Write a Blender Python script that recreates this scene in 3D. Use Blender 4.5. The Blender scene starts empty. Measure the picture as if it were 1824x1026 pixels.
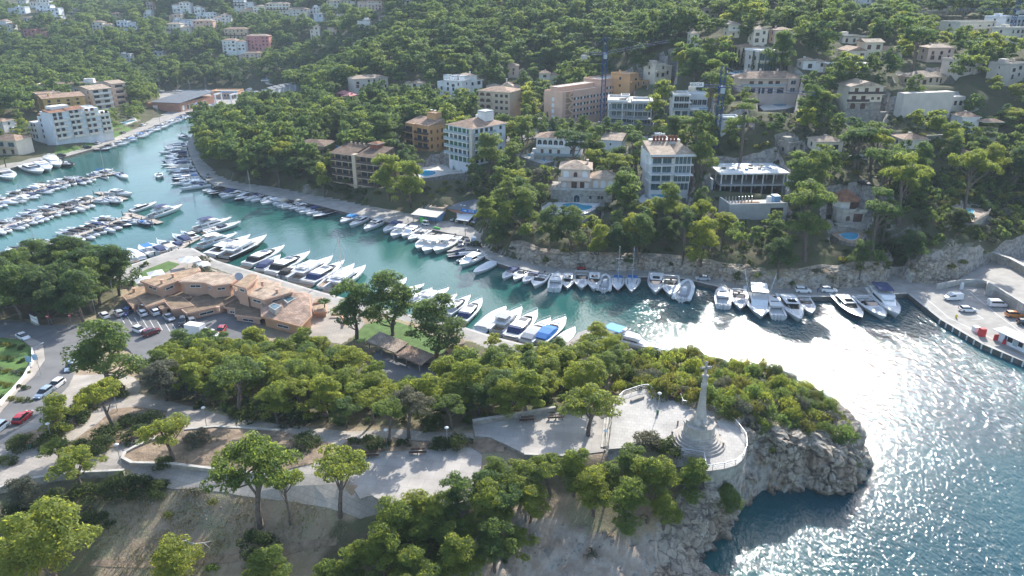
import bpy,bmesh,math,random
import numpy as np
from mathutils import Vector,Matrix,noise
from mathutils.geometry import delaunay_2d_cdt
random.seed(11);np.random.seed(11)
D=bpy.data;S=bpy.context.scene;COL=S.collection;R=math.radians
PIT=R(22.3);FP=912/math.tan(R(35.0));CZ=80.0
cam=D.cameras.new('camera');cam.sensor_width=36;cam.angle=R(70.0);cam.clip_start=.5;cam.clip_end=6000
camo=D.objects.new('camera',cam);COL.objects.link(camo)
camo.location=(0,0,CZ);camo.rotation_euler=(R(90)-PIT,0,0);S.camera=camo
SUN_EL,SUN_AZ=R(31),R(20)
w=D.worlds.new('World');S.world=w;w.use_nodes=True
nt=w.node_tree;nt.nodes.clear()
sky=nt.nodes.new('ShaderNodeTexSky');sky.sky_type='NISHITA';sky.sun_disc=False
sky.sun_elevation=SUN_EL;sky.sun_rotation=SUN_AZ;sky.air_density=1.0;sky.dust_density=1.2;sky.ozone_density=1.0
bg=nt.nodes.new('ShaderNodeBackground');bg.inputs['Strength'].default_value=0.15
ow=nt.nodes.new('ShaderNodeOutputWorld')
nt.links.new(sky.outputs[0],bg.inputs[0]);nt.links.new(bg.outputs[0],ow.inputs[0])
sl=D.lights.new('sun','SUN');sl.energy=3.6;sl.angle=R(.53);sl.color=(1,.965,.90)
so=D.objects.new('sun',sl);COL.objects.link(so);so.location=(60,160,160)
so.rotation_euler=Vector((-math.sin(SUN_AZ)*math.cos(SUN_EL),-math.cos(SUN_AZ)*math.cos(SUN_EL),-math.sin(SUN_EL))).to_track_quat('-Z','Y').to_euler()
S.view_settings.view_transform='Standard';S.view_settings.look='None';S.view_settings.gamma=1
S.view_settings.exposure=1.15;S.view_settings.use_curve_mapping=False
S.render.engine='CYCLES'
cy=S.cycles;cy.use_denoising=True;cy.max_bounces=6;cy.diffuse_bounces=2;cy.glossy_bounces=3;cy.transmission_bounces=4
cy.transparent_max_bounces=6;cy.volume_bounces=0;cy.sample_clamp_indirect=4;cy.caustics_reflective=False;cy.caustics_refractive=False
cy.volume_step_rate=4;cy.volume_max_steps=64
_cp,_sp=math.cos(PIT),math.sin(PIT)
def ray(u,v):
 a=(u-912)/FP;b=(513-v)/FP
 return np.array((a,_cp+b*_sp,-_sp+b*_cp))
def W(u,v,h=0.0):
 d=ray(u,v);t=(h-CZ)/d[2]
 return Vector((d[0]*t,d[1]*t,h))
def proj(x,y,z):
 yf=y*_cp-(z-CZ)*_sp;zu=y*_sp+(z-CZ)*_cp
 return 912+FP*x/yf,513-FP*zu/yf,yf
def W2(pts,h=0.0):
 return[(lambda p:(p.x,p.y))(W(q[0],q[1],q[2]if len(q)>2 else h))for q in pts]
def inpoly(X,Y,poly):
 X=np.asarray(X,float);Y=np.asarray(Y,float);r=np.zeros(X.shape,bool);n=len(poly);j=n-1
 for i in range(n):
  xi,yi=poly[i];xj,yj=poly[j]
  if yi!=yj:
   r^=((yi>Y)!=(yj>Y))&(X<(xj-xi)*(Y-yi)/(yj-yi)+xi)
  j=i
 return r
def segdist(X,Y,poly,closed=True,want=None):
 """distance to a polyline; with want (bool per segment) also whether the nearest segment is wanted"""
 best=np.full(np.shape(X),1e18);k=np.zeros(np.shape(X),bool);n=len(poly)
 for i in range(n if closed else n-1):
  ax,ay=poly[i];bx,by=poly[(i+1)%n];dx,dy=bx-ax,by-ay;l2=dx*dx+dy*dy+1e-9
  t=np.clip(((X-ax)*dx+(Y-ay)*dy)/l2,0,1)
  d2=(X-ax-t*dx)**2+(Y-ay-t*dy)**2
  m=d2<best;best=np.where(m,d2,best)
  if want is not None:k=np.where(m,want[i],k)
 return np.sqrt(best),k
def nodes(m):
 m.use_nodes=True;n=m.node_tree;n.nodes.clear();return n,n.nodes,n.links
def mat(name,col,rough=.7,metal=0.,var=.12,vs=.6,bump=0.,bs=3.,spec=.4,dirt=None,coat=0.):
 m=D.materials.new(name);n,N,L=nodes(m)
 b=N.new('ShaderNodeBsdfPrincipled');o=N.new('ShaderNodeOutputMaterial');L.new(b.outputs[0],o.inputs[0])
 b.inputs['Roughness'].default_value=rough;b.inputs['Metallic'].default_value=metal
 b.inputs['Specular IOR Level'].default_value=spec;b.inputs['Coat Weight'].default_value=coat
 g=N.new('ShaderNodeNewGeometry')
 if var>0:
  t=N.new('ShaderNodeTexNoise');t.inputs['Scale'].default_value=vs;t.inputs['Detail'].default_value=5
  L.new(g.outputs['Position'],t.inputs['Vector'])
  r=N.new('ShaderNodeMapRange');r.inputs[1].default_value=.3;r.inputs[2].default_value=.7
  L.new(t.outputs['Fac'],r.inputs[0])
  x=N.new('ShaderNodeMix');x.data_type='RGBA'
  c2=dirt if dirt else tuple(c*(1-2*var)for c in col)
  x.inputs[6].default_value=(*c2,1);x.inputs[7].default_value=(*(min(1,c*(1+var*.5))for c in col),1)
  L.new(r.outputs[0],x.inputs[0]);L.new(x.outputs[2],b.inputs['Base Color'])
 else:
  b.inputs['Base Color'].default_value=(*col,1)
 if bump>0:
  t2=N.new('ShaderNodeTexNoise');t2.inputs['Scale'].default_value=bs;t2.inputs['Detail'].default_value=4
  L.new(g.outputs['Position'],t2.inputs['Vector'])
  u=N.new('ShaderNodeBump');u.inputs['Strength'].default_value=bump;u.inputs['Distance'].default_value=.3
  L.new(t2.outputs['Fac'],u.inputs['Height']);L.new(u.outputs[0],b.inputs['Normal'])
 return m
M={}
def setmat(key,*a,**k):M[key]=mat(key,*a,**k)
setmat('asphalt',(.17,.168,.165),.9,var=.14,vs=.25,bump=.15,bs=6)
setmat('quay',(.37,.345,.31),.85,var=.16,vs=.3,bump=.1,bs=4)
setmat('quay_edge',(.50,.475,.43),.85,var=.14,vs=.5)
setmat('parking',(.40,.365,.32),.85,var=.12,vs=.2,bump=.1,bs=4)
setmat('wet_stone',(.16,.15,.13),.6,var=.25,vs=.8,bump=.4,bs=2)
setmat('paint_white',(.78,.78,.76),.7,var=.05)
setmat('stone',(.40,.365,.31),.9,var=.22,vs=.9,bump=.6,bs=2.2)
setmat('stone_light',(.52,.49,.44),.85,var=.15,vs=.8,bump=.3,bs=3)
setmat('concrete',(.42,.42,.41),.85,var=.1,vs=.4,bump=.1)
setmat('concrete_white',(.72,.71,.69),.8,var=.1,vs=.5)
setmat('pool',(.03,.38,.62),.08,var=.06,vs=.7,spec=.5)
setmat('pool_teal',(.02,.34,.48),.08,var=.06,vs=.7,spec=.5)
setmat('pool_pale',(.22,.50,.56),.1,var=.06,vs=.7,spec=.5)
setmat('pooldeck',(.66,.61,.54),.8,var=.06)
setmat('lawn',(.095,.175,.035),.9,var=.2,vs=.5,bump=.3,bs=8)
setmat('soil',(.30,.22,.15),.95,var=.25,vs=.6,bump=.5,bs=3)
setmat('soil_red',(.42,.20,.10),.95,var=.2,vs=2.)
setmat('gravel_path',(.33,.24,.165),.95,var=.2,vs=1.2,bump=.3)
def paving(name,col,sx,sy,rot=0.,mort=.72):
 m=D.materials.new(name);n,N,L=nodes(m)
 b=N.new('ShaderNodeBsdfPrincipled');o=N.new('ShaderNodeOutputMaterial');L.new(b.outputs[0],o.inputs[0]);b.inputs['Roughness'].default_value=.85
 g=N.new('ShaderNodeNewGeometry');mp=N.new('ShaderNodeMapping');mp.inputs['Rotation'].default_value=(0,0,rot)
 L.new(g.outputs['Position'],mp.inputs[0])
 br=N.new('ShaderNodeTexBrick');br.inputs['Scale'].default_value=1;br.inputs['Brick Width'].default_value=sx;br.inputs['Row Height'].default_value=sy
 br.inputs['Mortar Size'].default_value=.035;br.inputs['Color1'].default_value=(*col,1)
 br.inputs['Color2'].default_value=(*(c*.9 for c in col),1);br.inputs['Mortar'].default_value=(*(c*mort for c in col),1)
 L.new(mp.outputs[0],br.inputs['Vector'])
 t=N.new('ShaderNodeTexNoise');t.inputs['Scale'].default_value=.22;t.inputs['Detail'].default_value=6;L.new(g.outputs['Position'],t.inputs['Vector'])
 r=N.new('ShaderNodeMapRange');r.inputs[1].default_value=.3;r.inputs[2].default_value=.7;r.inputs[3].default_value=.66;r.inputs[4].default_value=1.08
 L.new(t.outputs['Fac'],r.inputs[0])
 x=N.new('ShaderNodeMix');x.data_type='RGBA';x.blend_type='MULTIPLY';x.inputs[0].default_value=1
 L.new(br.outputs['Color'],x.inputs[6]);L.new(r.outputs[0],x.inputs[7]);L.new(x.outputs[2],b.inputs['Base Color'])
 M[name]=m
paving('plaza_paving',(.46,.42,.375),2.4,2.4,R(8))
paving('path_paving',(.43,.38,.325),.8,.8,R(20))
paving('platform_paving',(.48,.45,.41),.9,.9,R(12))
def link(name,me,m=None,parent=None,loc=None):
 o=D.objects.new(name,me);COL.objects.link(o)
 if m is not None and me is not None and not me.materials:
  for q in(m if isinstance(m,(list,tuple))else[m]):me.materials.append(q)
 if parent is not None:o.parent=parent
 if loc is not None:o.location=loc
 return o
def tag(o,label=None,cat=None,group=None,kind=None):
 if label:o['label']=label
 if cat:o['category']=cat
 if group:o['group']=group
 if kind:o['kind']=kind
 return o
def thing(name,label,cat,loc=(0,0,0),rz=0.,group=None):
 o=D.objects.new(name,None);COL.objects.link(o);o.location=loc;o.rotation_euler=(0,0,rz);o.empty_display_size=.3
 return tag(o,label,cat,group)
class MB:
 """collects faces, then becomes ONE mesh"""
 def __init__(s):s.v=[];s.f=[];s.mi=[];s.sm=[]
 def add(s,vs,fs,mi=0,smooth=False):
  k=len(s.v);s.v+=[tuple(p)for p in vs]
  for f in fs:s.f.append(tuple(i+k for i in f));s.mi.append(mi);s.sm.append(smooth)
  return s
 def box(s,x0,x1,y0,y1,z0,z1,mi=0,taper=0.):
  t=taper
  vs=[(x0,y0,z0),(x1,y0,z0),(x1,y1,z0),(x0,y1,z0),(x0+t,y0+t,z1),(x1-t,y0+t,z1),(x1-t,y1-t,z1),(x0+t,y1-t,z1)]
  return s.add(vs,[(0,3,2,1),(4,5,6,7),(0,1,5,4),(1,2,6,5),(2,3,7,6),(3,0,4,7)],mi)
 def cyl(s,c,r0,r1,z0,z1,n=8,mi=0,smooth=True,cap=True):
  vs=[];
  for i in range(n):
   a=2*math.pi*i/n;vs.append((c[0]+r0*math.cos(a),c[1]+r0*math.sin(a),z0))
  for i in range(n):
   a=2*math.pi*i/n;vs.append((c[0]+r1*math.cos(a),c[1]+r1*math.sin(a),z1))
  s.add(vs,[(i,(i+1)%n,n+(i+1)%n,n+i)for i in range(n)],mi,smooth)
  if cap:s.add(vs,[tuple(range(n))[::-1],tuple(range(n,2*n))],mi)
  return s
 def tube(s,pts,rad,n=6,mi=0,cap=True):
  pts=[Vector(p)for p in pts];rings=[]
  for i,p in enumerate(pts):
   d=(pts[min(i+1,len(pts)-1)]-pts[max(i-1,0)]).normalized()
   q=d.to_track_quat('Z','Y');r=rad[i]if isinstance(rad,(list,tuple))else rad
   rings.append([p+q@Vector((r*math.cos(2*math.pi*k/n),r*math.sin(2*math.pi*k/n),0))for k in range(n)])
  vs=[v for rg in rings for v in rg]
  fs=[(i*n+k,i*n+(k+1)%n,(i+1)*n+(k+1)%n,(i+1)*n+k)for i in range(len(pts)-1)for k in range(n)]
  s.add(vs,fs,mi,True)
  if cap:s.add(vs,[tuple(range(n))[::-1],tuple(range(len(vs)-n,len(vs)))],mi)
  return s
 def prism(s,poly,z0,z1,mi=0,bottom=False,top=True):
  n=len(poly)
  a=sum(poly[i][0]*poly[(i+1)%n][1]-poly[(i+1)%n][0]*poly[i][1]for i in range(n))
  if a<0:poly=poly[::-1]
  zz1=z1 if isinstance(z1,(list,tuple))else[z1]*n
  vs=[(x,y,z0)for x,y in poly]+[(p[0],p[1],zz1[i])for i,p in enumerate(poly)]
  fs=[(i,(i+1)%n,n+(i+1)%n,n+i)for i in range(n)]
  if top:fs.append(tuple(range(n,2*n)))
  if bottom:fs.append(tuple(range(n))[::-1])
  return s.add(vs,fs,mi)
 def lathe(s,prof,n=16,mi=0,c=(0,0),smooth=True,rot=0.):
  vs=[]
  for r,z in prof:
   for k in range(n):
    a=2*math.pi*k/n+rot;vs.append((c[0]+r*math.cos(a),c[1]+r*math.sin(a),z))
  fs=[(i*n+k,i*n+(k+1)%n,(i+1)*n+(k+1)%n,(i+1)*n+k)for i in range(len(prof)-1)for k in range(n)]
  s.add(vs,fs,mi,smooth);s.add(vs[-n:],[tuple(range(n))],mi);return s
 def mesh(s,name):
  me=D.meshes.new(name);me.from_pydata(s.v,[],s.f);me.polygons.foreach_set('material_index',s.mi);me.polygons.foreach_set('use_smooth',s.sm);me.update();return me
 def obj(s,name,m=None,parent=None,loc=None):return link(name,s.mesh(name),m,parent,loc)
def fastmesh(name,V,F,mats,mi=None,smooth=False):
 """V (n,3) array, F (m,k) array of equal polygons"""
 me=D.meshes.new(name);V=np.asarray(V,np.float32);F=np.asarray(F,np.int32);k=F.shape[1]
 me.vertices.add(len(V));me.vertices.foreach_set('co',V.ravel())
 me.loops.add(F.size);me.loops.foreach_set('vertex_index',F.ravel())
 me.polygons.add(len(F));me.polygons.foreach_set('loop_start',np.arange(0,F.size,k,dtype=np.int32))
 if mi is not None:me.polygons.foreach_set('material_index',np.asarray(mi,np.int32))
 me.polygons.foreach_set('use_smooth',np.full(len(F),smooth))
 me.update(calc_edges=True);me.validate()
 for m in(mats if isinstance(mats,(list,tuple))else[mats]):me.materials.append(m)
 return me
 # ================================================================ COAST AND TERRAIN
q=1.25
coastA=[(-500,580,q),(-150,492,q),(0,468,q),(90,473,q),(203,482,q),(225,474,q),(312,445,q),(340,440,q),(386,464,q),(440,480,q),(481,492,q),(522,505,q),(573,520,q),(640,538,q),(700,553,q),(760,567,q),(832,584,q),(890,602,q),(945,616,q),(1000,622,q),(1030,592,q),(1048,586,q),(1062,596,q),(1110,616,3),(1180,612,5),(1240,618,7),(1330,640,8),(1400,655,8.5),(1450,675,8.5),(1500,705,8),(1535,740,7),(1549,772,6.3),(1546,832,0),(1532,866,0),(1500,880,0),(1480,888,0),(1457,880,0),(1441,866,0),(1420,876,0),(1395,878,0),(1372,872,0),(1356,874,0),(1330,898,0),(1318,912,0),(1310,935,0),(1290,958,0),(1270,975,0),(1243,996,0),(1234,1012,0),(1262,1019,0),(1328,1017,0),(1340,1040,0),(1300,1100,0),(1200,1220,0),(1000,1500,0)]
natA=[22<=i<=53 for i in range(len(coastA))]+[False]*4
cA=W2(coastA)+[(-20,36),(-420,36),(-420,90)]
coastB=[(-900,500,q),(-300,372,q),(0,304,q),(44,293,q),(113,280,q),(186,259,q),(239,239,q),(290,218,q),(328,203,q),(356,206,q),(352,215,q),(346,235,q),(333,256,q),(336,268,q),(341,283,q),(350,302,q),(362,317,q),(382,330,q),(444,341,q),(495,351,q),(560,364,q),(614,378,q),(685,395,q),(767,408,q),(798,415,q),(835,422,q),(797,448,q),(853,444,q),(866,461,q),(883,468,q),(907,475,q),(968,487,q),(1026,490,q),(1112,494,q),(1180,494,q),(1220,497,q),(1272,509,q),(1337,524,q),(1415,530,q),(1487,528,q),(1617,523,q),(1675,569,q),(1750,613,q),(1824,644,q),(1960,702,q),(2300,840,q)]
cB=W2(coastB)+[(420,60),(1500,60),(1500,1700),(-1500,1700),(-1500,250)]
ctrl=[(p[0],p[1],max(p[2],1.3))for p in coastB[1:-1]]+[(p[0],p[1],1.3)for p in coastA[1:23]]+[(395,334,1.6),(380,315,1.6),(372,300,1.6),(360,280,1.6),(450,326,1.6),(520,336,1.7),(600,352,1.7),(680,370,1.7),(740,378,1.7),(800,392,1.7),(840,405,1.7),(862,425,1.7),(880,445,1.7),(920,458,1.7),(980,470,1.7),(1060,477,1.7),(1180,477,1.7),(1260,491,1.7),(1330,507,1.7),(1420,511,1.7),(1490,508,1.7),(1560,505,1.7),(1590,495,1.7),(1640,497,1.8),(1725,490,2),(1770,470,2.6),(1824,500,3),(1750,540,1.7),(1820,600,1.7),(60,280,2.2),(140,262,2.2),(200,244,2.2),(260,215,2.2),(310,190,2.2),(350,180,2.4),(420,168,2.6),(480,160,3),(530,165,4),(280,165,3),(330,158,3),(400,152,4),(100,235,5),(150,205,8),(90,190,9),(20,245,6),(-60,260,6),(-200,230,12),(200,165,7),(100,140,14),(200,125,15),(300,125,14),(400,122,14),(470,115,18),(0,130,15),(50,90,27),(150,85,29),(250,80,30),(350,75,32),(420,80,31),(460,80,31),(-150,90,27),(50,40,44),(150,40,44),(250,40,45),(350,40,46),(450,40,47),(550,40,48),(100,10,62),(300,10,62),(500,10,62),(-200,10,62),(560,90,30),(540,120,14),(570,152,6),(400,250,5),(450,260,6),(430,210,7),(500,230,9),(560,210,11),(500,190,9),(600,280,9),(560,300,7),(620,330,5),(680,330,7),(700,340,6),(780,350,8),(480,300,4),(420,310,3),(540,335,3),(640,240,13),(700,230,15),(760,265,14),(850,275,14),(700,300,9),(780,302,12),(620,190,16),(700,180,19),(800,190,20),(900,200,20),(760,155,27),(850,155,27),(650,145,25),(900,222,19),(880,245,17.5),(960,225,18.5),(980,195,20.5),(1000,175,24),(900,150,28),(700,100,37),(800,100,39),(900,100,40),(1000,100,40),(1000,130,32),(650,40,53),(800,30,59),(950,30,60),(1100,30,61),(1200,30,62),(700,5,66),(950,5,67),(1150,5,68),(1010,217,20),(1080,215,22),(1130,220,22),(1150,180,30),(1200,130,40),(1100,100,44),(1180,215,25),(1240,210,28),(1260,240,27),(1180,260,19),(1100,262,18.5),(960,285,15.5),(1040,290,15),(1090,270,17),(1020,345,11.8),(1080,345,11.5),(960,345,8),(920,370,6.5),(1020,395,6.5),(1100,385,9),(900,330,9),(840,340,6.5),(880,385,3.5),(1190,348,14.5),(1140,360,12.5),(1240,350,14),(1160,380,10.5),(1320,388,12.5),(1270,392,12),(1400,385,12.5),(1320,345,15),(1330,320,19),(1270,310,19.5),(1380,310,20),(1330,280,22.5),(895,418,5),(880,402,4.5),(940,434,5.6),(1000,446,5.8),(1100,450,5.2),(1180,452,5),(1255,466,5.4),(1330,478,5.4),(1400,484,5.5),(1480,480,6.5),(1540,472,7),(1575,470,5),(1000,415,7),(1100,420,8),(1200,420,8),(1300,430,8),(1400,440,8),(1480,450,8.5),(1420,350,16.5),(1450,400,12.5),(1520,395,13.5),(1580,400,12.2),(1515,428,9),(1490,345,19),(1500,310,22),(1540,340,20),(1595,430,8),(1600,470,3),(1592,488,1.9),(1620,470,6),(1660,440,9.5),(1700,425,11),(1740,425,11),(1690,492,2),(1750,445,8.5),(1640,400,13.5),(1700,380,13.6),(1720,330,17),(1650,330,19),(1600,340,18),(1600,290,23.5),(1680,270,26),(1750,240,26),(1800,330,15),(1800,400,10),(1820,440,6.6),(1790,440,6.6),(1400,250,28.0),(1450,230,30.4),(1330,230,30.4),(1390,190,35.6),(1330,188,35.9),(1430,190,35.6),(1290,195,34.8),(1490,210,32.8),(1535,203,33.6),(1580,215,32.2),(1560,180,37.2),(1640,200,34.0),(1680,180,37.2),(1720,170,38.8),(1800,150,42.0),(1500,140,43.6),(1480,100,50.0),(1560,108,48.7),(1620,105,49.2),(1400,125,46.0),(1350,120,46.8),(1280,150,37),(1300,80,53.6),(1700,100,50.0),(1800,90,51.8),(1650,50,59.0),(1750,40,61.0),(1820,40,61.0),(1550,50,59.0),(1450,50,59.0),(1350,30,63.0),(1280,20,65.0),(1600,10,67.0),(1780,5,67.0),(1950,100,50.0),(2000,250,28.0),(1980,400,13.0)]
ctrl+=[(60,575,3.2),(130,590,3.4),(30,600,3.5),(200,590,2.8),(300,560,2.6),(350,600,2.8),(250,640,3.6),(430,560,2.2),(520,600,2.2),(600,580,1.8),(260,490,1.8),(300,500,2),(450,500,1.7),(550,530,1.6),(640,560,1.7),(700,590,2),(660,610,2.4),(760,620,2.3),(820,620,1.8),(880,630,1.8),(960,650,2.5),(100,520,3.5),(180,530,3),(0,530,3.5),(-200,600,4),(75,640,4.2),(30,690,5),(0,730,5.8),(100,700,5.4),(30,750,6.4),(-100,760,6),(-100,860,8),(0,830,8.3),(100,790,8),(150,730,7),(220,680,6.2),(300,705,7),(400,745,8.4),(480,755,9),(600,765,9.2),(720,770,9.5),(840,765,10),(300,790,9),(450,800,9.4),(60,850,8.6),(220,835,9),(380,855,9),(500,880,9),(600,890,9),(720,790,9.2),(800,785,9.4),(860,790,9.6),(650,880,9.1),(800,880,8.8),(700,640,3.2),(640,660,3.6),(750,660,3.6),(550,650,4),(450,650,4.2),(380,660,4.8),(480,700,6.5),(600,720,7),(700,720,7.2),(800,710,7),(850,660,4),(920,700,7.5),(1000,660,4),(1060,640,3.4),(1000,720,10),(1070,690,8),(1120,660,7),(1100,700,10.2),(1180,660,8.5),(1250,680,10),(1330,690,9.5),(1400,700,9.2),(1450,720,8.8),(1420,760,8.2),(1370,760,10.5),(1480,750,8),(1520,780,7),(1500,800,6.8),(1440,800,7.6),(1380,800,8.6),(1350,830,8.4),(1400,840,6),(1300,850,8.6),(1260,860,8.4),(1320,870,5.5),(1200,840,9.4),(1100,820,9.5),(1000,830,9.3),(920,830,9.2),(1000,870,7.6),(1100,870,7.8),(1200,890,7),(1260,920,5),(1150,930,5.5),(1050,930,5),(950,920,6),(860,900,7.4),(900,960,4.4),(1000,1000,2.8),(1100,1000,3),(1180,980,3),(1000,1080,.5),(1150,1060,.6),(700,930,6.8),(780,940,6.6),(750,1000,4),(600,920,7.4),(600,980,4.6),(500,920,6.8),(400,900,7),(300,900,6.6),(200,900,7),(100,900,7.4),(200,960,4.6),(350,970,4.2),(480,980,4),(100,980,5),(0,960,6.5),(0,900,8),(300,1060,1.5),(600,1080,.8),(0,1080,3),(-200,1000,5)]
C=np.array([[*W(a,b,h)]for a,b,h in ctrl]+[(-900,500,30),(-1400,800,62),(1200,300,50),(1300,1500,80),(-1300,1600,84),(0,1000,78),(0,1650,86),(420,100,2),(600,160,20),(-420,100,5),(-350,60,3),(500,900,80),(-500,1100,76),(900,700,80),(-700,250,8),(-1400,300,25)])
sc_=200.0
def _tps(P,Q):
 r2=((P[:,None,:]-Q[None])**2).sum(2)/sc_**2
 return .5*r2*np.log(r2+1e-12)
_n=len(C);_A=np.zeros((_n+3,_n+3));_A[:_n,:_n]=_tps(C[:,:2],C[:,:2])+np.eye(_n)*2e-4
_A[:_n,_n]=1;_A[:_n,_n+1:]=C[:,:2]/sc_;_A[_n,:_n]=1;_A[_n+1:,:_n]=C[:,:2].T/sc_
_w=np.linalg.solve(_A,np.concatenate([C[:,2],np.zeros(3)]))
def base_h(X,Y):
 P=np.stack([np.ravel(X),np.ravel(Y)],1);out=np.empty(len(P))
 for i in range(0,len(P),20000):
  p=P[i:i+20000];out[i:i+20000]=_tps(p,C[:,:2])@_w[:_n]+_w[_n]+p@_w[_n+1:]/sc_
 return np.clip(out.reshape(np.shape(X)),.9,95)
inB2=[(2300,560,q),(1950,470,q),(1824,455,q),(1780,468,q),(1720,487,q),(1690,497,q),(1640,503,q),(1617,501,q),(1600,490,q),(1588,488,q),(1576,499,q),(1540,508,q),(1490,512,q),(1420,514,q),(1330,509,q),(1260,494,q),(1180,480,q),(1060,480,q),(980,473,q),(920,461,q),(880,448,q),(858,430,q),(856,412,q),(835,402,q),(800,394,q),(740,381,q),(680,371,q),(600,353,q),(520,338,q),(450,328,q),(427,323,q),(392,311,q),(369,293,q),(355,263,q),(351,245,q),(356,225,q)]
inB1=[(372,200,q),(350,184,q),(310,193,q),(270,212,q),(240,228,q),(200,243,q),(150,261,q),(110,271,q),(60,280,q),(0,293,q),(-300,357,q),(-900,480,q)]
inA=[(1060,604,q),(1000,636,q),(945,634,q),(900,629,q),(856,617,q),(815,600,q),(760,582,q),(700,567,q),(640,556,q),(595,541,q),(538,517,q),(504,510,q),(440,497,q),(403,487,q),(372,477,q),(334,458,q),(300,464,q),(262,478,q),(228,496,q),(218,512,q),(200,500,q),(90,492,q),(0,488,q),(-150,510,q),(-500,610,q)]
polys={'quayB2':W2(coastB[10:]+inB2),'quayB1':W2(coastB[:10]+inB1),'quayA':W2(coastA[:23]+inA),'boatyard':W2([(372,200),(420,200),(480,190),(540,172),(535,164),(480,161),(400,158),(330,159),(268,164),(280,195),(312,193),(350,184)],1.9),'lot':W2([(180,585),(205,600),(232,625),(250,650),(310,650),(410,622),(470,612),(440,560),(370,552),(330,540),(260,528),(215,536),(190,560)],2.7),'terrace':W2([(218,512),(228,496),(262,478),(300,464),(334,458),(372,477),(403,487),(504,510),(538,517),(595,541),(640,556),(650,577),(628,600),(610,615),(560,610),(440,560),(330,540),(250,528)],1.9),'road':W2([(-160,600,4),(-160,572,4),(0,571,3.4),(60,574,3.3),(100,579,3.2),(180,582,3),(205,600,3),(160,640,4),(132,665,4.6),(122,690,5.2),(92,724,5.8),(55,752,6.6),(0,785,7.4),(-100,830,8),(-200,860,8),(-200,820,8),(-100,780,6.6),(0,738,5.9),(30,700,5.2),(60,672,4.7),(80,642,4.2),(77,613,3.8),(50,600,3.6),(0,600,3.6)]),'sidewalk':W2([(50,600,3.6),(77,613,3.8),(80,642,4.2),(60,672,4.7),(30,700,5.2),(0,738,5.9),(-100,780,6.6),(-100,768,6.6),(0,722,5.9),(22,700,5.2),(44,674,4.7),(60,646,4.2),(58,622,3.8),(40,606,3.6)]),'pavement':W2([(-200,940,8.5),(-200,860,8),(-100,830,8),(0,785,7.4),(55,752,6.6),(92,724,5.8),(122,690,5.2),(132,668,4.7),(200,664,5.5),(238,671,6),(252,690,6.4),(247,702,6.8),(300,713,7.4),(380,736,8.2),(430,748,8.7),(500,757,9),(560,761,9.1),(620,770,9.3),(700,768,9.4),(780,767,9.8),(842,772,10),(846,782,9.8),(780,786,9.5),(700,782,9.4),(630,788,9.3),(625,808,9.2),(618,828,9.1),(632,864,9.2),(700,895,9.1),(640,906,9.1),(610,901,9.1),(560,893,9.05),(480,882,9),(400,870,9),(300,858,9),(220,843,9),(130,846,8.8),(60,857,8.6),(0,873,8.4)]),'island':W2([(218,816,9),(238,803,9),(282,784,8.9),(332,768,8.7),(385,763,8.7),(500,770,9.1),(555,788,9.3),(596,802,9.3),(592,826,9.2),(556,841,9.2),(500,850,9.1),(380,840,9.1),(300,830,9.1),(228,828,9)]),'soil_strip':W2([(600,812,9.2),(624,790,9.3),(700,785,9.5),(780,790,9.6),(846,783,9.9),(872,780,10),(899,792,10),(897,803,9.8),(860,807,9.5),(839,795,9.5),(713,803,9.4),(624,809,9.3)]),'hedge_bed':W2([(14,792,8),(20,778,7.5),(60,768,7.2),(90,762,7),(150,700,6.4),(190,683,6.2),(224,692,6.4),(214,710,6.6),(165,735,7.2),(160,748,7.6),(110,775,8),(60,800,8.2)]),'hedge_bed2':W2([(130,786,8.3),(180,752,7.7),(200,730,7.4),(245,726,7.5),(298,735,7.8),(296,745,8),(240,760,8.3),(300,758,8.5),(388,772,8.8),(330,790,9),(240,782,8.9),(175,810,9),(110,805,8.8)]),'plaza':W2([(618,828),(626,807),(713,802),(775,798),(839,794),(859,804),(856,850),(830,892),(771,906),(696,900),(661,882),(641,888),(627,866)],9.3),'upper_plaza':W2([(842,758),(915,746),(989,734),(1040,738),(1091,741),(1085,795),(1078,804),(1023,811),(934,808),(900,791),(873,779),(846,776)],10.3),'platform':W2([(1084,800),(1085,789),(1091,741),(1098,716),(1110,704),(1140,694),(1153,692),(1161,698),(1171,697),(1184,709),(1211,707),(1216,721),(1260,728),(1290,740),(1311,757),(1329,780),(1331,801),(1324,818),(1311,829),(1290,835),(1269,838),(1257,839),(1252,815),(1236,812),(1213,810),(1209,801),(1194,792),(1150,792),(1120,797)],11.6),'lawn_club':W2([(628,602),(650,578),(689,567),(730,581),(780,602),(806,622),(770,636),(735,625),(700,610),(668,600),(640,612)],2.1),'lawn_side':W2([(228,497),(262,479),(300,465),(320,470),(300,482),(262,498),(238,510)],2.1),'lawn_bank':W2([(95,275,2.2),(150,262,2.2),(205,242,2.2),(235,228,2.3),(215,222,3),(170,238,3),(130,255,3),(98,264,3)]),'lawn_garden':W2([(-120,595,4),(0,600,3.8),(38,606,3.8),(58,624,4),(58,646,4.3),(44,672,4.8),(22,698,5.3),(0,718,6),(-120,770,7)]),'carport_lot':W2([(660,640),(672,622),(735,645),(790,640),(790,655),(760,690),(700,700),(655,680)],3.3),'street':W2([(838,243,17.6),(870,240,17.8),(905,236,18),(940,228,18.4),(965,205,19.8),(985,178,23),(1000,178,23.2),(990,205,20.3),(985,232,18.6),(960,247,17.7),(900,252,17.3),(850,256,16.8),(780,240,16),(700,225,15.6),(700,220,15.8),(790,230,16.6)]),}
Zflat={'quayB2':q,'quayB1':q,'quayA':q,'boatyard':1.9,'lot':2.7,'terrace':1.9,'plaza':9.3,'upper_plaza':10.3,'platform':11.6,'carport_lot':3.3,'lawn_club':2.1,'lawn_side':2.1}
PADS=[]
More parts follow.
